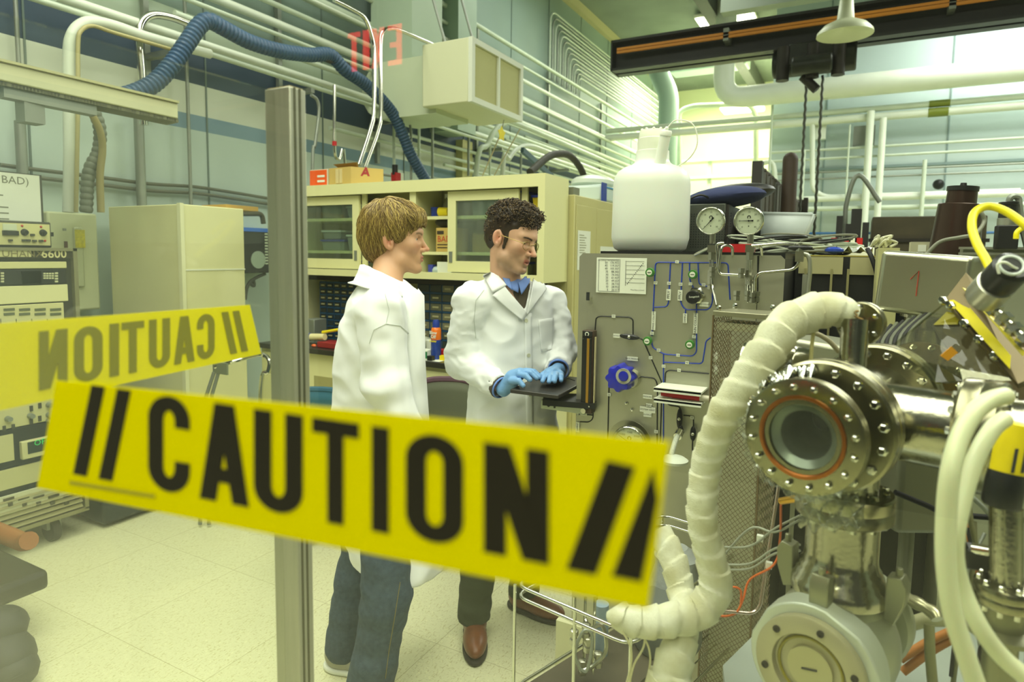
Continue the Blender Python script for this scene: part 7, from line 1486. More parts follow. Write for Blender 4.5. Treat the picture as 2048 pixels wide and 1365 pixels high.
b = MB(); b.lathe([(.083, -.001), (.083, -.012), (.08, -.014), (.056, -.014), (.054, -.004), (.046, -.002), (.0, -.002)], Pc, AX, 56, caps=False); b.build('valve_cap', mat('cap_tan', (176, 172, 136), .42, .4), t, ang=40)
b = MB(); b.lathe([(.034, -.002), (.034, -.008), (.0, -.008)], Pc, AX, 40, caps=False); o = b.build('centre_disc', mat('disc_tan', (178, 174, 130), .4, .4), t, ang=40); b = MB(); b.obox(Pc-AX*.009, (.024, .001, .003), ((BX+UPV*.25).normalized(), AX, UPV)); b.build('slot', INK, o)
b = MB(); b.tube([Pc-AX*.005+(BX*math.cos(a)+UPV*math.sin(a))*.048 for a in np.linspace(0, 2*PI, 40, endpoint=False)], .0025, 6, closed=True); b.build('yellow_seal', mat('seal_yel', (140, 132, 30), .3), t)
b = MB()
for k in range(6): a = k*PI/3+.3; b.lathe([(.0055, -.001), (.0055, -.004), (.003, -.004), (.003, -.0025)], Pc-AX*.013+(BX*math.cos(a)+UPV*math.sin(a))*.069, AX, 10)
b.build('cap_screw', DARK, t)
b = MB(); b.lathe([(.085, .09), (.09, .1), (.09, .12), (.06, .125)], VC, AX, 44); b.build('rear_plate', VG, t)
b = MB(); b.lathe([(.05, .08), (.05, .17), (.06, .17)], VC, D, 32); b.build('valve_foot', SS, t)
# vertical pipe with small flange
b = MB(); q0 = C2+UPV*.05; q1 = at(1711, 640, (C2-CO).dot(Ff)); b.cyl(q0, q1, .0205, .0205, 32); b.build('riser_pipe', SS, t); q_ = q1+AX*.018; flange(q_-UPV*.008, AX, .036, .024, .0, 6, 'riser_flange', br=.0042, br_k=.78)
# feedthrough at the left
f0 = at(1566, 738, 1.12); fd = (R0*.85-F0*.5-UPV*.12).normalized(); b = MB(); b.lathe([(.036, -.04), (.036, .0), (.044, .001), (.044, .014), (.043, .016), (.044, .018), (.044, .04), (.032, .04), (.03, .03), (0, .03)], f0, fd, 40); b.build('feedthrough_flange', SS, t, ang=35)
b = MB(); x, y, n = basis(fd)
for k in range(7): a = k*2*PI/7; p = f0+fd*.03+(x*math.cos(a)+y*math.sin(a))*.018*(k > 0); b.cyl(p, p+fd*.022, .0042, seg=8)
b.build('feedthrough_pins', mat('pin_brass', (186, 170, 96), .3, .9), t)
b = MB(); b.lathe([(.033, -.07), (.033, -.04)], f0, fd, 32); b.build('feedthrough_pipe', SS, t)
pipe('hooped_cable', [at(1565, 700, 1.14), at(1590, 672, 1.16), at(1625, 666, 1.18), at(1655, 680, 1.18), at(1678, 704, 1.18)], .0045, mat('cable_taupe', (140, 134, 104), .6), 'taupe cable hooped behind the small feedthrough flange', 'cable', sm=6)
pipe('thermocouple_wire', [at(1650, 640, 1.05), at(1632, 650, 1.05), at(1625, 680, 1.06), at(1620, 745, 1.06)], .003, mat('wire_cream', (196, 190, 130), .6), 'cream wire dropping from the wrapped hose end', 'wire', sm=6)
# crinkled foil and plastic film round the window flange
FOIL = mat('foil', (226, 228, 216), .16, 1, bump=.5, bscale=60); FILM = glass_mat('film', .12, (.93, .96, .9), 2.2, .08)
def crumple(name, a0, a1, h0, h1, r_, m_, lab, cat, n=60, mm=14, amp=.007, seed=0, parent=None):
    rs = np.random.RandomState(seed); x, y, n_ = basis(AX); g = []
    ph = rs.rand(6)*6
    for i in range(mm+1):
        row = []
        for j in range(n+1):
            a = a0+(a1-a0)*j/n; h = h0+(h1-h0)*i/mm; k = amp*(math.sin(a*13+ph[0]+i*.9)+math.sin(a*29+ph[1]-i*1.7)*.6+math.sin(a*7-i*2.1+ph[2])*.8+rs.randn()*.35)
            row.append(C0+AX*(h+.4*k)+(x*math.cos(a)+y*math.sin(a))*(r_+k*.7+.004))
        g.append(row)
    b = MB(); b.sheet(g); o = b.build(name, m_, parent, ang=20)
    if lab: tag(o, lab, cat)
    return o
crumple('foil_wrap', math.radians(5), math.radians(82), .01, .075, .083, FOIL, 'crinkled aluminium foil on top left of the window flange', 'foil', seed=2)
crumple('plastic_film', math.radians(-120), math.radians(12), -.004, .07, .083, FILM, 'clear crinkled plastic film wrapped round the window flange', 'film', seed=5, amp=.006)
b = MB(); g = []
for i in range(13):
    row = []
    for j in range(19): u, v = i/12, j/18; p = at(1600+130*u, 985+75*v, .95+.03*math.sin(u*9+v*7)); row.append(p+Vector((0, 0, .008*math.sin(u*21+v*13)))+AX*.008*math.sin(u*15-v*19))
    g.append(row)
b.sheet(g); b.build('plastic_film', FILM, ang=20); tag(COL.objects[-1], 'loose clear plastic hanging below the window flange', 'film')
# stand under the chamber
t = thing('chamber_table', (C2.x, C2.y, 0), 'grey metal table carrying the vacuum chamber and valve', 'table')
TZ2 = VC.z-.17-.0; q = [at(1445, 1350, 1.27), at(1545, 1262, 1.45), at(2150, 1262, 1.45), at(2150, 1350, .8), at(1500, 1500, .85)]; q = [Vector((p.x, p.y, TZ2-.02)) for p in q]; b = MB(); n = len(q)
b.prism([(p.dot(R0), p.dot(F0)) for p in q], (0, 0, TZ2-.02), tuple(R0), tuple(F0), (0, 0, .02)); b.build('table_top', mat('table_grey', (166, 176, 166), .4, .3), t)
for p in (q[0].lerp(q[2], .06), q[1].lerp(q[4], .1), q[2].lerp(q[4], .1), q[3].lerp(q[1], .1)): MB().box(p.x-.02, p.x+.02, p.y-.02, p.y+.02, 0, TZ2-.02).build('leg', SATIN, t)

# ================================================================= RIGHT HAND APPARATUS
# metal box marked 1
cB = at(1842, 570, 1.42); XB = (BX-UPV*.075).normalized(); YB_ = (AX-XB*AX.dot(XB)).normalized(); ZB = XB.cross(YB_)
t = thing('metal_box', cB-ZB*.09, 'rounded aluminium box with a red 1 handwritten on its face', 'box')
b = MB(); b.obox(cB+YB_*.06, (.178, .12, .14), (XB, YB_, ZB)); b.build('box_shell', mat('box_alu', (186, 186, 162), .3, .9, noise=.08, nscale=6, bump=.04, bscale=300), t, bevel=.012, bseg=4)
b = MB(); p = cB-YB_*.0012; b.tube([p+XB*-.022+ZB*.01, p+XB*-.008+ZB*.03, p+XB*-.006-ZB*.026], .0011, 5); b.build('red_one', mat('pen_red', (176, 60, 40), .6), t)
b = MB()
for s in (-1, 1): b.lathe([(.005, 0), (.005, .012)], cB+XB*(.07*s)-ZB*.078, (0, 0, 1), 6)
b.build('foot_screw', CHROME, t); b = MB(); b.lathe([(.045, .07), (.045, .078), (.03, .079), (.03, .1), (.05, .101), (.05, .2)], cB+YB_*.06, -ZB, 32); b.build('neck_adapter', SS, t)
# acrylic cover and taped steel slabs
t = thing('clear_guard', at(1880, 720, 1.02), 'slanted clear acrylic guard edged by brown plates with yellow tape, right of chamber', 'guard')
def slab_px(name, quad, th, m_, par, bev=0, dd=None):
    q = [at(x, y, d) for x, y, d in quad]; n = (q[1]-q[0]).cross(q[3]-q[0]).normalized(); n = n if n.dot(Ff) > 0 else -n; b = MB(); b.hexa(q, [p+n*th for p in q]); return b.build(name, m_, par, bevel=bev)
ACR = glass_mat('acrylic', .015, (.72, .72, .58), .8); BRN = mat('brown_plate', (98, 86, 56), .35, .6, noise=.15, nscale=10)
slab_px('acrylic_pane', [(1765, 706, 1.16), (1895, 600, 1.14), (2042, 757, .98), (1870, 765, 1.0)], .004, ACR, t)
o = slab_px('brown_plate', [(1890, 600, 1.12), (1932, 545, 1.14), (2110, 735, .97), (2036, 768, .95)], .012, BRN, t)
slab_px('yellow_tape', [(1897, 601, 1.112), (1925, 598, 1.11), (2022, 712, .958), (2020, 738, .948)], .001, mat('tape_yellow', (190, 178, 16), .3), o); slab_px('yellow_tape', [(1925, 575, 1.11), (1938, 580, 1.107), (2052, 706, .955), (2046, 712, .955)], .001, mat('tape_yellow', (190, 178, 16)), o)
slab_px('yellow_flag', [(1867, 650, 1.13), (1893, 624, 1.125), (1922, 628, 1.1), (1915, 649, 1.1)], .001, mat('tape_yellow', (190, 178, 16)), t)
slab_px('rear_pane', [(1866, 650, 1.42), (1945, 585, 1.42), (2140, 760, 1.42), (1980, 830, 1.42)], .006, mat('rear_brown', (92, 80, 54), .5), t)
b = MB()
for x_, y_, d in ((1887, 602, 1.1), (1901, 612, 1.1), (1930, 648, 1.07), (1958, 680, 1.04), (1990, 713, 1.01)): p = at(x_, y_, d-.02); b.lathe([(.007, -.006), (.007, .004), (.004, .005), (.004, .012)], p, (-.4, -.8, .3), 6)
b.build('guard_bolt', CHROME, t)
slab_px('orange_sticker', [(1881, 712, .985), (1903, 693, .985), (1916, 706, .985), (1896, 722, .985)], .001, mat('orange_stick', (224, 156, 30), .5), t)
# flange with gold film behind the guard
c = at(1848, 752, 1.2); flange(c, (R0*.3+F0*.8+UPV*-.45), .07, .03, 0, 12, 'gold_film_flange', VCH, mat('gold_steel', (128, 112, 60), .25, 1), br=.005)
# black connector with white ring
t = thing('camera_port', at(2010, 575, .95), 'black barrel with a white ring mouth on a silver clamp block at the right edge', 'connector')
a, c = at(1972, 590, .98), at(2012, 548, .93); dr = (c-a).normalized(); b = MB(); b.lathe([(.024, -.01), (.026, .0), (.026, .032), (.022, .034)], a, dr, 28); o = b.build('silver_block', mat('silver_satin', (200, 200, 184), .35, .9), t, ang=40); b = MB(); p = a+dr*.016-(F0*.026+R0*.004); b.ball(p, .007, 12); b.build('bore', BLACK, o)
b = MB(); b.lathe([(.023, .034), (.025, .04), (.025, .075), (.02, .08)], a, dr, 28); b.build('black_barrel', BLACKPL, t, ang=40)
rc = at(2023, 531, .9); nr = (-F0*.75+R0*-.25+UPV*.45).normalized(); b = MB(); x, y, n = basis(nr); b.tube([rc+(x*math.cos(q)+y*math.sin(q))*.0145 for q in np.linspace(0, 2*PI, 30, endpoint=False)], .0022, 8, closed=True); b.build('white_ring', mat('ring_white', (206, 216, 206), .3), t); b = MB(); b.lathe([(.0135, 0), (.0135, -.03)], rc, nr, 24); b.build('inner_barrel', BLACK, t)
pipe('ring_wire', [at(1998, 548, .9), at(1995, 530, .9), at(2010, 525, .895), at(2028, 535, .895), at(2040, 540, .9)], .0018, WHITEPL, 'thin pale wire crossing the white ring mouth', 'wire', sm=5)
b = MB(); a_, c_2 = at(1950, 580, 1.03), at(2050, 680, .96); b.cyl(a_, c_2, .006, seg=10)
for k in range(6): p = a_.lerp(c_2, k/5); b.lathe([(.012, -.006), (.012, .006)], p, (c_2-a_), 6)
b.build('tie_rod', CHROME); tag(COL.objects[-1], 'threaded steel rod with nuts along the slanted plates', 'rod')
YH = mat('hose_yellow', (236, 222, 10), .35)
pipe('yellow_hose', [at(1984, 545, 1.0), at(1972, 520, 1.02), at(1955, 490, 1.05), at(1944, 455, 1.08), at(1950, 425, 1.1), at(1978, 413, 1.1), at(2015, 425, 1.08), at(2060, 458, 1.05)], .0068, YH, 'bright yellow hose looping up at the right', 'hose', sm=8, seg=14)
pipe('yellow_wire', [at(2032, 478, 1.3), at(2034, 465, 1.3), at(2046, 456, 1.3), at(2062, 450, 1.3)], .005, YH, 'short thin yellow cable right of the camera cylinder', 'cable', sm=5)
# white tubes in front
WT = mat('milky_tube', (206, 212, 172), .35, sub=.3)
pipe('milky_tube', [at(2012, 792, .72), at(1978, 802, .71), at(1945, 830, .7), at(1918, 880, .69), at(1900, 950, .68), at(1892, 1040, .68), at(1892, 1130, .68), at(1904, 1220, .68), at(1928, 1300, .68), at(1962, 1400, .68)], .0098, WT, 'thick milky tube arcing down at right, the left one of the pair', 'tube', sm=7, seg=16)
pipe('milky_tube', [at(2010, 838, .76), at(1984, 860, .75), at(1955, 910, .74), at(1930, 980, .73), at(1912, 1060, .72), at(1910, 1120, .72), at(1925, 1180, .72), at(1960, 1255, .71), at(2005, 1315, .71), at(2070, 1370, .7)], .0095, WT, 'thick milky tube curving off to the right, the right one of the pair', 'tube', sm=7, seg=16)
# yellow sleeve on black barrel, steel column below
t = thing('ion_gauge', at(2015, 1100, .85), 'steel column with a black barrel and yellow printed sleeve at the right edge', 'gauge')
a, c = at(2032, 850, .8), at(2014, 945, .8); d_ = (c-a).normalized(); b = MB(); b.lathe([(.012, -.004), (.0185, 0), (.0185, (c-a).length)], a, d_, 28); o = b.build('yellow_sleeve', mat('sleeve_yel', (226, 206, 10), .4), t, ang=40)
b = MB(); 
for k, dx in enumerate((-.012, .004, .014)): p = a+d_*.03-F0*.019+R0*(dx*.75); b.obox(p+d_*.01, (.004, .001, .03), (R0, F0, d_))
b.build('print_mark', INK, o)
b = MB(); b.lathe([(.0195, (c-a).length), (.021, .07), (.021, .1), (.018, .105)], a, d_, 28); b.build('black_barrel', BLACKPL, t, ang=40)
a2, c2 = at(2012, 1015, .86), at(2012, 1170, .86); b = MB(); b.cyl(a2, c2, .019, seg=28); b.build('steel_column', SS, t)
flange(at(2012, 1168, .86), D, .036, .028, .0, 10, 'column_flange', t, br=.004)
b = MB(); b.lathe([(.024, .03), (.024, .06), (.045, .062), (.045, .068), (.02, .07), (.02, .16)], at(2012, 1168, .86), D, 28); b.build('column_foot', mat('dull_steel', (140, 140, 110), .4, .8), t, ang=40)
t = thing('black_clamp', at(1990, 1120, .9), 'black clamp with a shiny screw beside the steel column', 'clamp'); b = MB(); b.obox(at(1970, 1118, .9), (.05, .03, .03)); b.build('block', BLACKPL, t, bevel=.004); b = MB(); b.cyl(at(1945, 1098, .9), at(1992, 1106, .88), .008, seg=10); b.build('screw', CHROME, t)
hose('braided_line', [at(1800, 1190, 1.1), at(1830, 1205, 1.08), at(1865, 1225, 1.06), at(1875, 1240, 1.05)], .011, mat('braid_steel', (186, 184, 150), .3, .8), 'knobbly silver fitting line right of the valve', step=.008, amp=.15)
pipe('grey_tube', [at(1858, 1250, 1.05), at(1860, 1310, 1.04), at(1868, 1400, 1.03)], .008, mat('tube_olive', (126, 126, 84), .5), 'olive tube dropping right of the valve', 'tube')
pipe('cream_bar', [at(1780, 1262, 1.15), at(1850, 1240, 1.12), at(1960, 1240, 1.1), at(2080, 1242, 1.1)], .012, mat('bar_cream', (166, 166, 124), .5), 'cream bar crossing behind the milky tubes', 'bar')
for k, (x0, y0, x1, y1) in enumerate(((1800, 1320, 1905, 1262), (1805, 1345, 1910, 1275), (1930, 1010, 1960, 1180))): pipe('orange_strap', [at(x0, y0, 1.2), at((x0+x1)/2, (y0+y1)/2-4, 1.19), at(x1, y1, 1.18)], .008, mat('strap_orange', (188, 120, 50), .6), 'orange-brown strap, %s' % ['upper one right of the valve', 'lower one right of the valve', 'upright one behind the milky tubes'][k], 'strap', sm=4)
pipe('black_cable', [at(1790, 985, 1.15), at(1850, 1010, 1.15), at(1900, 1028, 1.15), at(2060, 1042, 1.1)], .005, RUBBER, 'black cable running right behind the milky tubes', 'cable', sm=5)
b = MB(); b.hexa([at(1775, 905, 1.3), at(1868, 905, 1.3), at(1868, 905, 1.45), at(1775, 905, 1.45)][::1], [at(1775, 905, 1.3)]*4) if False else None
t = thing('grey_enclosure', at(1820, 980, 1.35), 'dark grey enclosure hanging behind the neck flange', 'enclosure'); b = MB(); b.obox(at(1820, 975, 1.38), (.11, .1, .17), (R0, F0, UPV)); _p = at(1820, 975, 1.40); b.box(_p.x-.015, _p.x+.015, _p.y-.015, _p.y+.015, .0, _p.z-.05); b.build('shell', mat('encl_grey', (104, 106, 84), .4, .4), t, bevel=.012)
t = thing('silver_case', at(1620, 720, 1.5), 'silver case with rounded top behind the feedthrough flange', 'case'); b = MB(); b.obox(at(1625, 725, 1.5), (.19, .14, .12), (XB, YB_, ZB)); b.build('shell', mat('case_silver', (160, 162, 140), .35, .7), t, bevel=.012)
for k in range(9): x_ = 1765+k*5; pipe('black_lead', [at(x_, 760, 1.35+k*.01), at(x_-10+k*2, 720, 1.34), at(x_-18+k*4, 690-k*3, 1.36), at(x_+5+k*7, 655-k*4, 1.42)], .004, RUBBER if k % 2 else mat('lead_grey', (84, 88, 70), .5), ['grey','black'][1-k % 2]+' lead in the dark bunch below the metal box', 'cable', group='leads below the metal box', sm=4)
for k in range(12):
    rs = random.Random(k); x0, x1 = rs.uniform(1900, 2050), rs.uniform(1900, 2050); pipe('tangled_lead', [at(x0, 960+k*12, 1.1), at((x0+x1)/2+rs.uniform(-40, 40), 1040+k*12, 1.08), at(x1, 1160+k*12, 1.12), at(x1+rs.uniform(-20, 20), 1330+k*6, 1.12)], .003+.002*rs.random(), [RUBBER, GALV, DARK, mat('lead_olive', (112, 112, 76), .5)][k % 4], ['thin black lead','thin grey lead','thin dark brown lead','thin olive lead'][k % 4]+' in the tangle behind the milky tubes', 'cable', group='tangled leads at right', sm=5)
# ---- equipment racks behind, with bench top
BXx0 = px1+.006; YK = 2.35; ztk = onY(1640, 513, YK).z
t = thing('black_rack', (1.0, 2.7, 0), 'row of black equipment racks with cream top strips behind the chamber', 'rack')
xe = onY(1765, 520, YK).x
MB().box(BXx0, xe+2.2, YK, YK+.8, .05, ztk).build('rack_body', BLACK, t)
for a_, c_ in ((1598, 1686), (1700, 1755)): x0, x1 = onY(a_, 530, YK).x, onY(c_, 530, YK).x; MB().box(x0, x1, YK-.012, YK, onY(1640, 548, YK).z, ztk-.002).build('cream_strip', mat('strip_cream', (160, 156, 112), .5), t)
for a_ in (1612, 1664, 1697, 1759): x0 = onY(a_, 530, YK).x; MB().box(x0-.003, x0+.004, YK-.015, YK, .05, ztk-.04).build('edge_strip', mat('edge_tan', (150, 146, 100), .4, .4), t)
MB().box(onY(1610, 500, YK).x, onY(1612, 500, YK).x+.012, YK-.05, YK-.03, .3, ztk-.06).build('vertical_bar', SATIN, t)
MB().box(BXx0, xe+2.2, YK+.0, YK+.8, ztk, ztk+.004).build('bench_mat', mat('mat_yellow', (150, 140, 60), .6), t)
KT = ztk+.004
t = thing('instrument_bench', (1.4, 2.2, 0), 'pale metal cabinet run behind the aluminium box at right', 'cabinet'); b = MB(); x0 = onY(1752, 520, 2.2).x; b.box(x0, x0+.05, 2.0, 2.32, .1, onY(1755, 498, 2.2).z); b.build('cream_post', mat('post_cream', (180, 178, 124), .5), t); x1 = onY(1905, 520, 2.2).x; zz = onY(1980, 497, 2.2).z; b = MB(); b.box(x1, 4, 2.0, 2.32, .1, zz); b.build('cabinet_run', mat('cab_pale', (156, 160, 136), .4, .3), t); b = MB(); b.box(x1-.01, 4, 1.985, 2.0, zz-.02, zz-.014); b.box(x1-.01, 4, 1.985, 2.0, zz-.006, zz); b.build('edge_lip', SATIN, t)
# cables heaped on the bench
def coil(px, py, d, r, m_, lab, turns=2.4, seed=0, grp=None, rr=.004, flat=.35):
    rs = random.Random(seed); c = onY(px, py, d); c.z = KT+.012+rs.random()*.02; P = []
    for k in range(int(turns*14)): a = k*2*PI/14; q = r*(1+.18*math.sin(a*1.7+seed)); P.append(c+Vector((q*1.5*math.cos(a), q*math.sin(a)*.8, flat*q*math.sin(a*.5+seed)+.02*abs(math.sin(a*.31)))))
    return pipe('coiled_cable', P, rr, m_, lab, 'cable', group=grp, sm=2, seg=6)
CG = [mat('cable_pale', (176, 184, 160), .5), BLACKPL, mat('cable_mid', (120, 122, 104), .5)]
for k, (px, d, r, m_, w) in enumerate([(1500, 2.5, .06, 0, 'pale'), (1530, 2.45, .055, 0, 'light grey'), (1560, 2.5, .07, 1, 'black'), (1595, 2.42, .06, 0, 'pale'), (1620, 2.5, .075, 1, 'black'), (1650, 2.45, .06, 2, 'grey'), (1580, 2.6, .08, 2, 'grey'), (1540, 2.62, .07, 1, 'black'), (1635, 2.6, .06, 1, 'black'), (1670, 2.5, .05, 0, 'pale')]):
    coil(px, 500, d, r, CG[m_], '%s cable coiled in the heap on the rack top, %s' % (w, ['far left', 'by the clear tub', 'under the tub front', 'centre front', 'largest of centre', 'right front', 'rear centre', 'rear left', 'rear right', 'far right'][k]), seed=k, grp='cables heaped on the rack top')
t = thing('clear_tub', onY(1545, 488, 2.75), 'translucent plastic tub tilted on the rack top behind the gauges', 'tub')
x0, x1 = onY(1478, 450, 2.7).x, onY(1622, 450, 2.7).x; zq = onY(1550, 430, 2.7).z; TB = mat('tub_milky', (206, 216, 212), .3, alpha=.75)
b = MB(); y0, y1 = 2.7, 2.95
for q in ([(x0+.03, y0+.02, KT), (x1-.05, y0+.02, KT), (x1, y0, zq), (x0, y0, zq+.01)], [(x1-.05, y0+.02, KT), (x1-.05, y1-.02, KT), (x1, y1, zq+.01), (x1, y0, zq)], [(x0+.03, y1, KT), (x1-.05, y1, KT), (x1, y1, zq+.01), (x0, y1, zq+.02)], [(x0+.03, y0+.02, KT), (x0+.03, y1-.02, KT), (x0, y1, zq+.02), (x0, y0, zq+.01)]): b.add(q, [(0, 1, 2, 3)])
b.build('tub_wall', TB, t, solid=.004); MB().tube([(x0, y0, zq+.01), (x1, y0, zq), (x1, y1, zq+.01), (x0, y1, zq+.02)], .006, 8, closed=True).build('rim', TB, t)
b = MB(); x0 = onY(1446, 496, 2.3).x; b.box(x0, x0+.1, 2.28, 2.34, TOPZ+.001, TOPZ+.03); b.build('red_tray', RED); tag(COL.objects[-1], 'bright red tray on the panel top between the gauges', 'tray')
t = thing('socket_strip', onY(1695, 488, 2.8), 'red and white socket strip standing on the rack top', 'socket strip')
for k in range(5): x0 = onY(1662+k*12, 480, 2.8).x; MB().box(x0, x0+.026, 2.8, 2.86, KT+.001, onY(1690, 476, 2.8).z).build('socket', RED if k % 2 == 0 else WHITEPL, t)
b = MB(); x0 = onY(1685, 500, 2.6).x; b.box(x0, x0+.1, 2.58, 2.64, KT+.001, KT+.03); b.build('white_block', WHITEPL); tag(COL.objects[-1], 'low white block in front of the socket strip', 'block')
b = MB(); g = [[onY(1665+8*i, 508-3*abs(math.sin(i*1.3+j)), 2.4+.03*j)+Vector((0, 0, .012*math.sin(i*2+j*3)+.01)) for i in range(11)] for j in range(6)]; b.sheet(g); b.build('clear_wrapper', mat('wrapper', (196, 202, 190), .15, .3)); tag(COL.objects[-1], 'crinkled clear wrapper at the rack front edge', 'wrapper')
b = MB(); b.ball(onY(1668, 507, 2.4)+Vector((0, 0, .01)), (.03, .02, .012), 10); b.build('blue_tape_piece', BLUEPL); tag(COL.objects[-1], 'scrap of blue tape at the rack front edge', 'tape')
pipe('drooping_cable', [onY(1735, 498, 2.3), onY(1745, 520, 2.28), onY(1755, 560, 2.28), onY(1750, 620, 2.28), onY(1745, 700, 2.28)], .007, RUBBER, 'black cable drooping over the rack front by metal box', 'cable', sm=6)
pipe('grey_bent_tube', [onY(1600, 506, 2.0), onY(1616, 512, 2.0), onY(1620, 540, 2.0), onY(1615, 600, 2.0), onY(1612, 700, 2.0)], .006, SATIN, 'grey tube bending down right of the black handled valve', 'tube', sm=6)
b = MB()
for k in range(7): c = onY(1750+k*5, 494-4*(k % 3), 2.15); b.tube(smooth_path([c, c+Vector((.02*math.cos(k*2), .01, .012)), c+Vector((.015*math.sin(k*3), -.01, .02)), c+Vector((-.01, 0, 0))], 4), .004, 6)
b.build('string_knot', mat('knot_cream', (206, 206, 176), .6)); tag(COL.objects[-1], 'knotted cream cord on the corner left of the metal box', 'cord')
t = thing('label_box', onY(1848, 497, 2.2), 'small beige box with a white label behind the metal box top', 'box'); b = MB(); x0, x1 = onY(1822, 490, 2.2).x, onY(1876, 490, 2.2).x; b.box(x0, x1, 2.2, 2.28, onY(1850, 508, 2.2).z-.4, onY(1850, 484, 2.2).z); b.build('body', mat('beige_box', (178, 176, 144), .5), t); b = MB(); c = onY(1844, 497, 2.199); b.box(c.x-.01, c.x+.01, 2.198, 2.2, c.z-.01, c.z+.01); b.build('white_label', PAPER, t)
bc = onY(1908, 500, 2.12); t = thing('brown_cylinder', bc, 'tall dark brown stepped cylinder with a black cap behind the metal box', 'cylinder'); DB_ = mat('anodised_brown', (62, 46, 36), .3, .5)
h1 = onY(1908, 410, 2.12).z-bc.z; h2 = onY(1908, 374, 2.12).z-bc.z; ax_ = Vector((.06, 0, 1)); b = MB(); b.lathe([(.062, -.06), (.052, h1), (.05, h1+.002)], bc, ax_, 36); b.build('lower_barrel', DB_, t); b = MB(); b.lathe([(.036, h1), (.034, h2)], bc, ax_, 32); b.build('upper_barrel', DB_, t); b = MB(); b.lathe([(.037, h2-.012), (.037, h2), (.008, h2+.003), (.007, h2+.01), (0, h2+.01)], bc, ax_, 32); b.build('black_cap', BLACKPL, t)
cc = onY(2010, 500, 1.9); t = thing('pen_camera', cc, 'slim black camera cylinder with silver ring and grey cable standing at right', 'camera'); b = MB(); hh = lambda y_: onY(2010, y_, 1.9).z-cc.z
b.obox(cc+Vector((0, 0, hh(475))), (.042, .042, hh(452)-hh(500))); b.build('square_base', BLACK, t, bevel=.003); b = MB(); b.lathe([(.02, hh(452)), (.02, hh(437))], cc, UPV, 24); b.build('silver_ring', SATIN, t); b = MB(); b.lathe([(.019, hh(436)), (.017, hh(412)), (.02, hh(410)), (.02, hh(405)), (.012, hh(403))], cc, UPV, 24); b.build('black_tip', BLACKPL, t); b = MB(); b.tube(smooth_path([cc+Vector((0, 0, hh(404))), cc+Vector((.004, 0, hh(394))), cc+Vector((.018, .01, hh(396))), cc+Vector((.022, .01, hh(412))), cc+Vector((.03, .01, hh(450))), cc+Vector((.045, .01, hh(500)))], 5), .007, 8); b.build('grey_cable', GALV, t)
pipe('pale_cable', [onY(1850, 512, 2.0), onY(1880, 484, 2.0), onY(1920, 475, 2.0), onY(1950, 468, 2.02), onY(1968, 445, 2.05), onY(1964, 428, 2.05), onY(1955, 422, 2.05)], .005, CG[2], 'grey cable arching in front of the brown cylinder', 'cable', sm=6)

# ================================================================= GLASS BOOTH, POST AND CAUTION TAPE
PG = .272
struct(MB().box(-.80, 2.4, PG, PG+.006, 0, 2.75).build('window_1', glass_mat('pane_glass', .004, (.98, .99, .96), .75)))
pa, pb = onY(540, 700, .69), onY(588, 700, .69); pc = onX(619, 700, pb.x); ztp = (onY(565, 174, .69)).z
t = thing('aluminium_post', ((pa.x+pb.x)/2, (.69+pc.y)/2, 0), 'square brushed aluminium post of the glass booth, left of the blond person', 'post')
b = MB(); b.box(pa.x, pb.x, .69, pc.y, 0, ztp); b.build('post_tube', mat('post_alu', (178, 178, 160), .38, .6, noise=.1, nscale=12, stretch=(14, 14, .5), bump=.04, bscale=200), t, bevel=.0015)
b = MB()
for f_ in (.3, .62): y = .69+(pc.y-.69)*f_; b.box(pb.x, pb.x+.0006, y-.002, y+.002, 0, ztp)
b.build('side_groove', mat('groove', (90, 90, 66), .5, .5), t); b = MB(); b.box(pa.x+.003, pb.x-.003, .693, pc.y-.003, ztp, ztp+.002); b.build('end_cap', mat('cap_beige', (176, 164, 124), .5), t)
GX = pa.x+.02
struct(MB().box(GX-.003, GX+.003, PG+.01, .688, 0, ztp-.005).build('window_2', glass_mat('pane_side', .009, (.97, .98, .95), .75)))
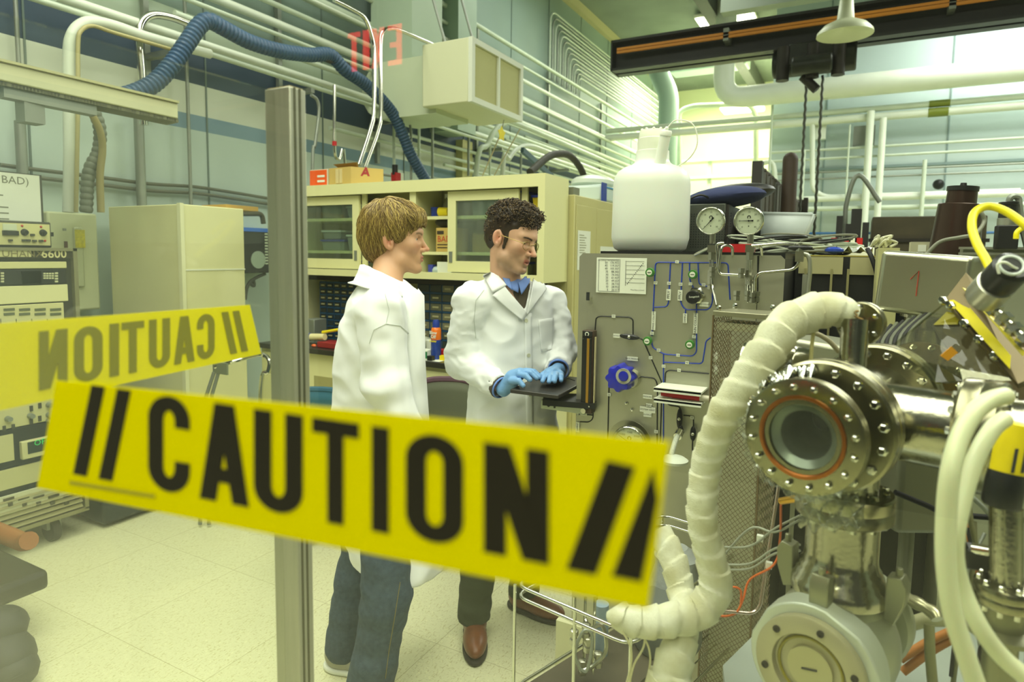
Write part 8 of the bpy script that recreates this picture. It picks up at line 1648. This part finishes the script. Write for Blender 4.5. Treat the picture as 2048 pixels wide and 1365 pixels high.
def strokes(ch):
    S = .17
    def arc(cx, cy, rx, ry, a0, a1, n=14): return [(cx+rx*math.cos(math.radians(a0+(a1-a0)*k/n)), cy+ry*math.sin(math.radians(a0+(a1-a0)*k/n))) for k in range(n+1)]
    h = S/2*1.25
    if ch == '/': return [[(0, 0), (.42, 0), (1.0, 1), (.58, 1)]], []
    if ch == 'T': return [[(0, 1), (1, 1), (1, .86), (0, .86)], [(.33, 0), (.67, 0), (.67, .87), (.33, .87)]], []
    if ch == 'I': return [[(0, 0), (1, 0), (1, 1), (0, 1)]], []
    if ch == 'N': return [[(0, 0), (.34, 0), (.34, 1), (0, 1)], [(.66, 0), (1, 0), (1, 1), (.66, 1)], [(.0, 1), (.4, 1), (1, 0), (.6, 0)]], []
    if ch == 'A': return [[(0, 0), (.33, 0), (.66, 1), (.3, 1)], [(1, 0), (.67, 0), (.34, 1), (.7, 1)], [(.2, .2), (.8, .2), (.77, .34), (.24, .34)]], []
    out = [(x, y) for x, y in arc(.5, .76, .5, .24, 0, 180)]; 
    if ch == 'U': o_ = [(0, 1)]+arc(.5, .24, .5, .24, 180, 360)+[(1, 1)]; i_ = [(.36, 1)]+arc(.5, .26, .14, .11, 180, 360)+[(.64, 1)]
    elif ch == 'C': o_ = [(1, .68)]+arc(.5, .76, .5, .24, 0, 180)+arc(.5, .24, .5, .24, 180, 360)+[(1, .33)]; i_ = [(.64, .68)]+arc(.5, .74, .14, .11, 0, 180)+arc(.5, .26, .14, .11, 180, 360)+[(.64, .33)]
    else: o_ = arc(.5, .76, .5, .24, 0, 180)+arc(.5, .24, .5, .24, 180, 360)+[(1, .76)]; i_ = arc(.5, .74, .15, .11, 0, 180)+arc(.5, .26, .15, .11, 180, 360)+[(.65, .74)]
    return [], [(o_, i_)]
def letter(b, ch, f, d):
    P_, bands_ = strokes(ch)
    def solid(q): 
        n = len(q); b.add([f(*p) for p in q]+[f(*p)+d for p in q], [tuple(range(n)), tuple(range(2*n-1, n-1, -1))]+[(i, n+i, n+(i+1) % n, (i+1) % n) for i in range(n)])
    for k_, q in enumerate(P_): d = d*1.25; solid(q)
    for o_, i_ in bands_:
        for k in range(len(o_)-1): solid([o_[k], o_[k+1], i_[k+1], i_[k]])
TY = mat('caution_yellow', (232, 222, 0), .5); TK = mat('caution_black', (26, 21, 0), .7)
TYP = TY.node_tree.nodes['Principled BSDF']
def tape_mat(name, col, k):
    M = bpy.data.materials.new(name); M.use_nodes = True; nt = M.node_tree; nt.nodes.clear(); out = nt.nodes.new('ShaderNodeOutputMaterial'); df = nt.nodes.new('ShaderNodeBsdfDiffuse'); df.inputs[0].default_value = rgb(*col); tl = nt.nodes.new('ShaderNodeBsdfTranslucent'); tl.inputs[0].default_value = rgb(*col); mx = nt.nodes.new('ShaderNodeMixShader'); mx.inputs[0].default_value = k; nt.links.new(df.outputs[0], mx.inputs[1]); nt.links.new(tl.outputs[0], mx.inputs[2]); nt.links.new(mx.outputs[0], out.inputs[0]); return M
TY = tape_mat('caution_yellow_tape', (242, 234, 0), .4)
yt = lambda x: 793+.146*(x-337); yb = lambda x: 984+.19*(x-337)
YT1 = PG-.0012; dv = Vector((0, .0008, 0)); dl = Vector((0, -.0004, 0))
q = [onY(x, y, YT1) for x, y in ((112, 762), (1340, 884), (1296, 1220), (74, 976))]
t = thing('caution_tape', (q[0]+q[2])/2, 'wide yellow strip printed CAUTION stretched across the glass in front, nearest thing in view', 'caution tape', 'caution tapes')
MB().hexa([p for p in (q[3], q[2], q[1], q[0])], [p+dv for p in (q[3], q[2], q[1], q[0])]).build('tape_strip', TY, t)
def lq(x0, x1, skew=0, X=None, f=None): return None
def put(ch, x0, x1, sk=0):
    b = MB(); fn = lambda u, v: onY(x0+(x1-x0)*u+sk*(v-.0), yb(x0+(x1-x0)*u)*(1-v)+yt(x0+(x1-x0)*u)*v, YT1-.0003); letter(b, ch, fn, dl); b.build('printed_letter' if ch != '/' else 'printed_slash', TK, t)
for x0, x1 in ((147, 210), (198, 262)): put('/', x0, x1)
for ch, x0, x1 in (('C', 297, 380), ('A', 400, 498), ('U', 508, 606), ('T', 625, 718), ('I', 744, 778), ('O', 812, 927), ('N', 968, 1098)): put(ch, x0, x1)
for k, (xs, ys) in enumerate((((1133, 1192, 1270, 1213), (1138, 1150, 935, 922)), ((1224, 1283, 1316, 1306), (1152, 1164, 1000, 936)))):
    P_ = [onY(x, y, YT1-.0003) for x, y in zip(xs, ys)]; b = MB(); b.hexa(P_, [p+dl for p in P_]); b.build('printed_slash', TK, t)
b = MB(); P_ = [onY(x, y, YT1-.0003) for x, y in ((140, 962), (310, 990), (310, 997), (140, 969))]; b.hexa(P_, [p+dl for p in P_]); b.build('fine_print', mat('fine_olive', (170, 162, 0), .5), t)
XT = GX+.0036; dv = Vector((.0008, 0, 0)); q = [onX(x, y, XT) for x, y in ((-40, 650), (499, 610), (522, 708), (-40, 830))]
t = thing('caution_tape', (q[0]+q[2])/2, 'yellow CAUTION strip seen from behind with mirrored lettering, on the side pane at left', 'caution tape', 'caution tapes')
MB().hexa([p for p in (q[3], q[2], q[1], q[0])], [p+dv for p in (q[3], q[2], q[1], q[0])]).build('tape_strip', TY, t)
TO = mat('caution_olive', (128, 124, 0), .6)
y2t = lambda x: 716/3.25+400-(x-490)*.075-.0; y2t = lambda x: 620+(492-x)*.105; y2b = lambda x: 703+(492-x)*.19
def put2(ch, x0, x1, sk=0):
    b = MB(); fn = lambda u, v: onX(x1+(x0-x1)*u+sk*v, y2b(x1+(x0-x1)*u)*(1-v)+y2t(x1+(x0-x1)*u)*v, XT+.0012); letter(b, ch, fn, Vector((.0004, 0, 0))); b.build('printed_letter' if ch != '/' else 'printed_slash', TO, t)
for x0, x1 in ((443, 474), (465, 496)): put2('/', x0, x1, 0)
for ch, x0, x1 in (('C', 394, 429), ('A', 348, 389), ('U', 298, 340), ('T', 243, 288), ('I', 219, 238), ('O', 148, 205), ('N', 78, 135)): put2(ch, x0, x1)
# leafy smudge at the tape's left: crumpled film on the side tape
# EXIT sign behind the camera, seen mirrored in the front pane
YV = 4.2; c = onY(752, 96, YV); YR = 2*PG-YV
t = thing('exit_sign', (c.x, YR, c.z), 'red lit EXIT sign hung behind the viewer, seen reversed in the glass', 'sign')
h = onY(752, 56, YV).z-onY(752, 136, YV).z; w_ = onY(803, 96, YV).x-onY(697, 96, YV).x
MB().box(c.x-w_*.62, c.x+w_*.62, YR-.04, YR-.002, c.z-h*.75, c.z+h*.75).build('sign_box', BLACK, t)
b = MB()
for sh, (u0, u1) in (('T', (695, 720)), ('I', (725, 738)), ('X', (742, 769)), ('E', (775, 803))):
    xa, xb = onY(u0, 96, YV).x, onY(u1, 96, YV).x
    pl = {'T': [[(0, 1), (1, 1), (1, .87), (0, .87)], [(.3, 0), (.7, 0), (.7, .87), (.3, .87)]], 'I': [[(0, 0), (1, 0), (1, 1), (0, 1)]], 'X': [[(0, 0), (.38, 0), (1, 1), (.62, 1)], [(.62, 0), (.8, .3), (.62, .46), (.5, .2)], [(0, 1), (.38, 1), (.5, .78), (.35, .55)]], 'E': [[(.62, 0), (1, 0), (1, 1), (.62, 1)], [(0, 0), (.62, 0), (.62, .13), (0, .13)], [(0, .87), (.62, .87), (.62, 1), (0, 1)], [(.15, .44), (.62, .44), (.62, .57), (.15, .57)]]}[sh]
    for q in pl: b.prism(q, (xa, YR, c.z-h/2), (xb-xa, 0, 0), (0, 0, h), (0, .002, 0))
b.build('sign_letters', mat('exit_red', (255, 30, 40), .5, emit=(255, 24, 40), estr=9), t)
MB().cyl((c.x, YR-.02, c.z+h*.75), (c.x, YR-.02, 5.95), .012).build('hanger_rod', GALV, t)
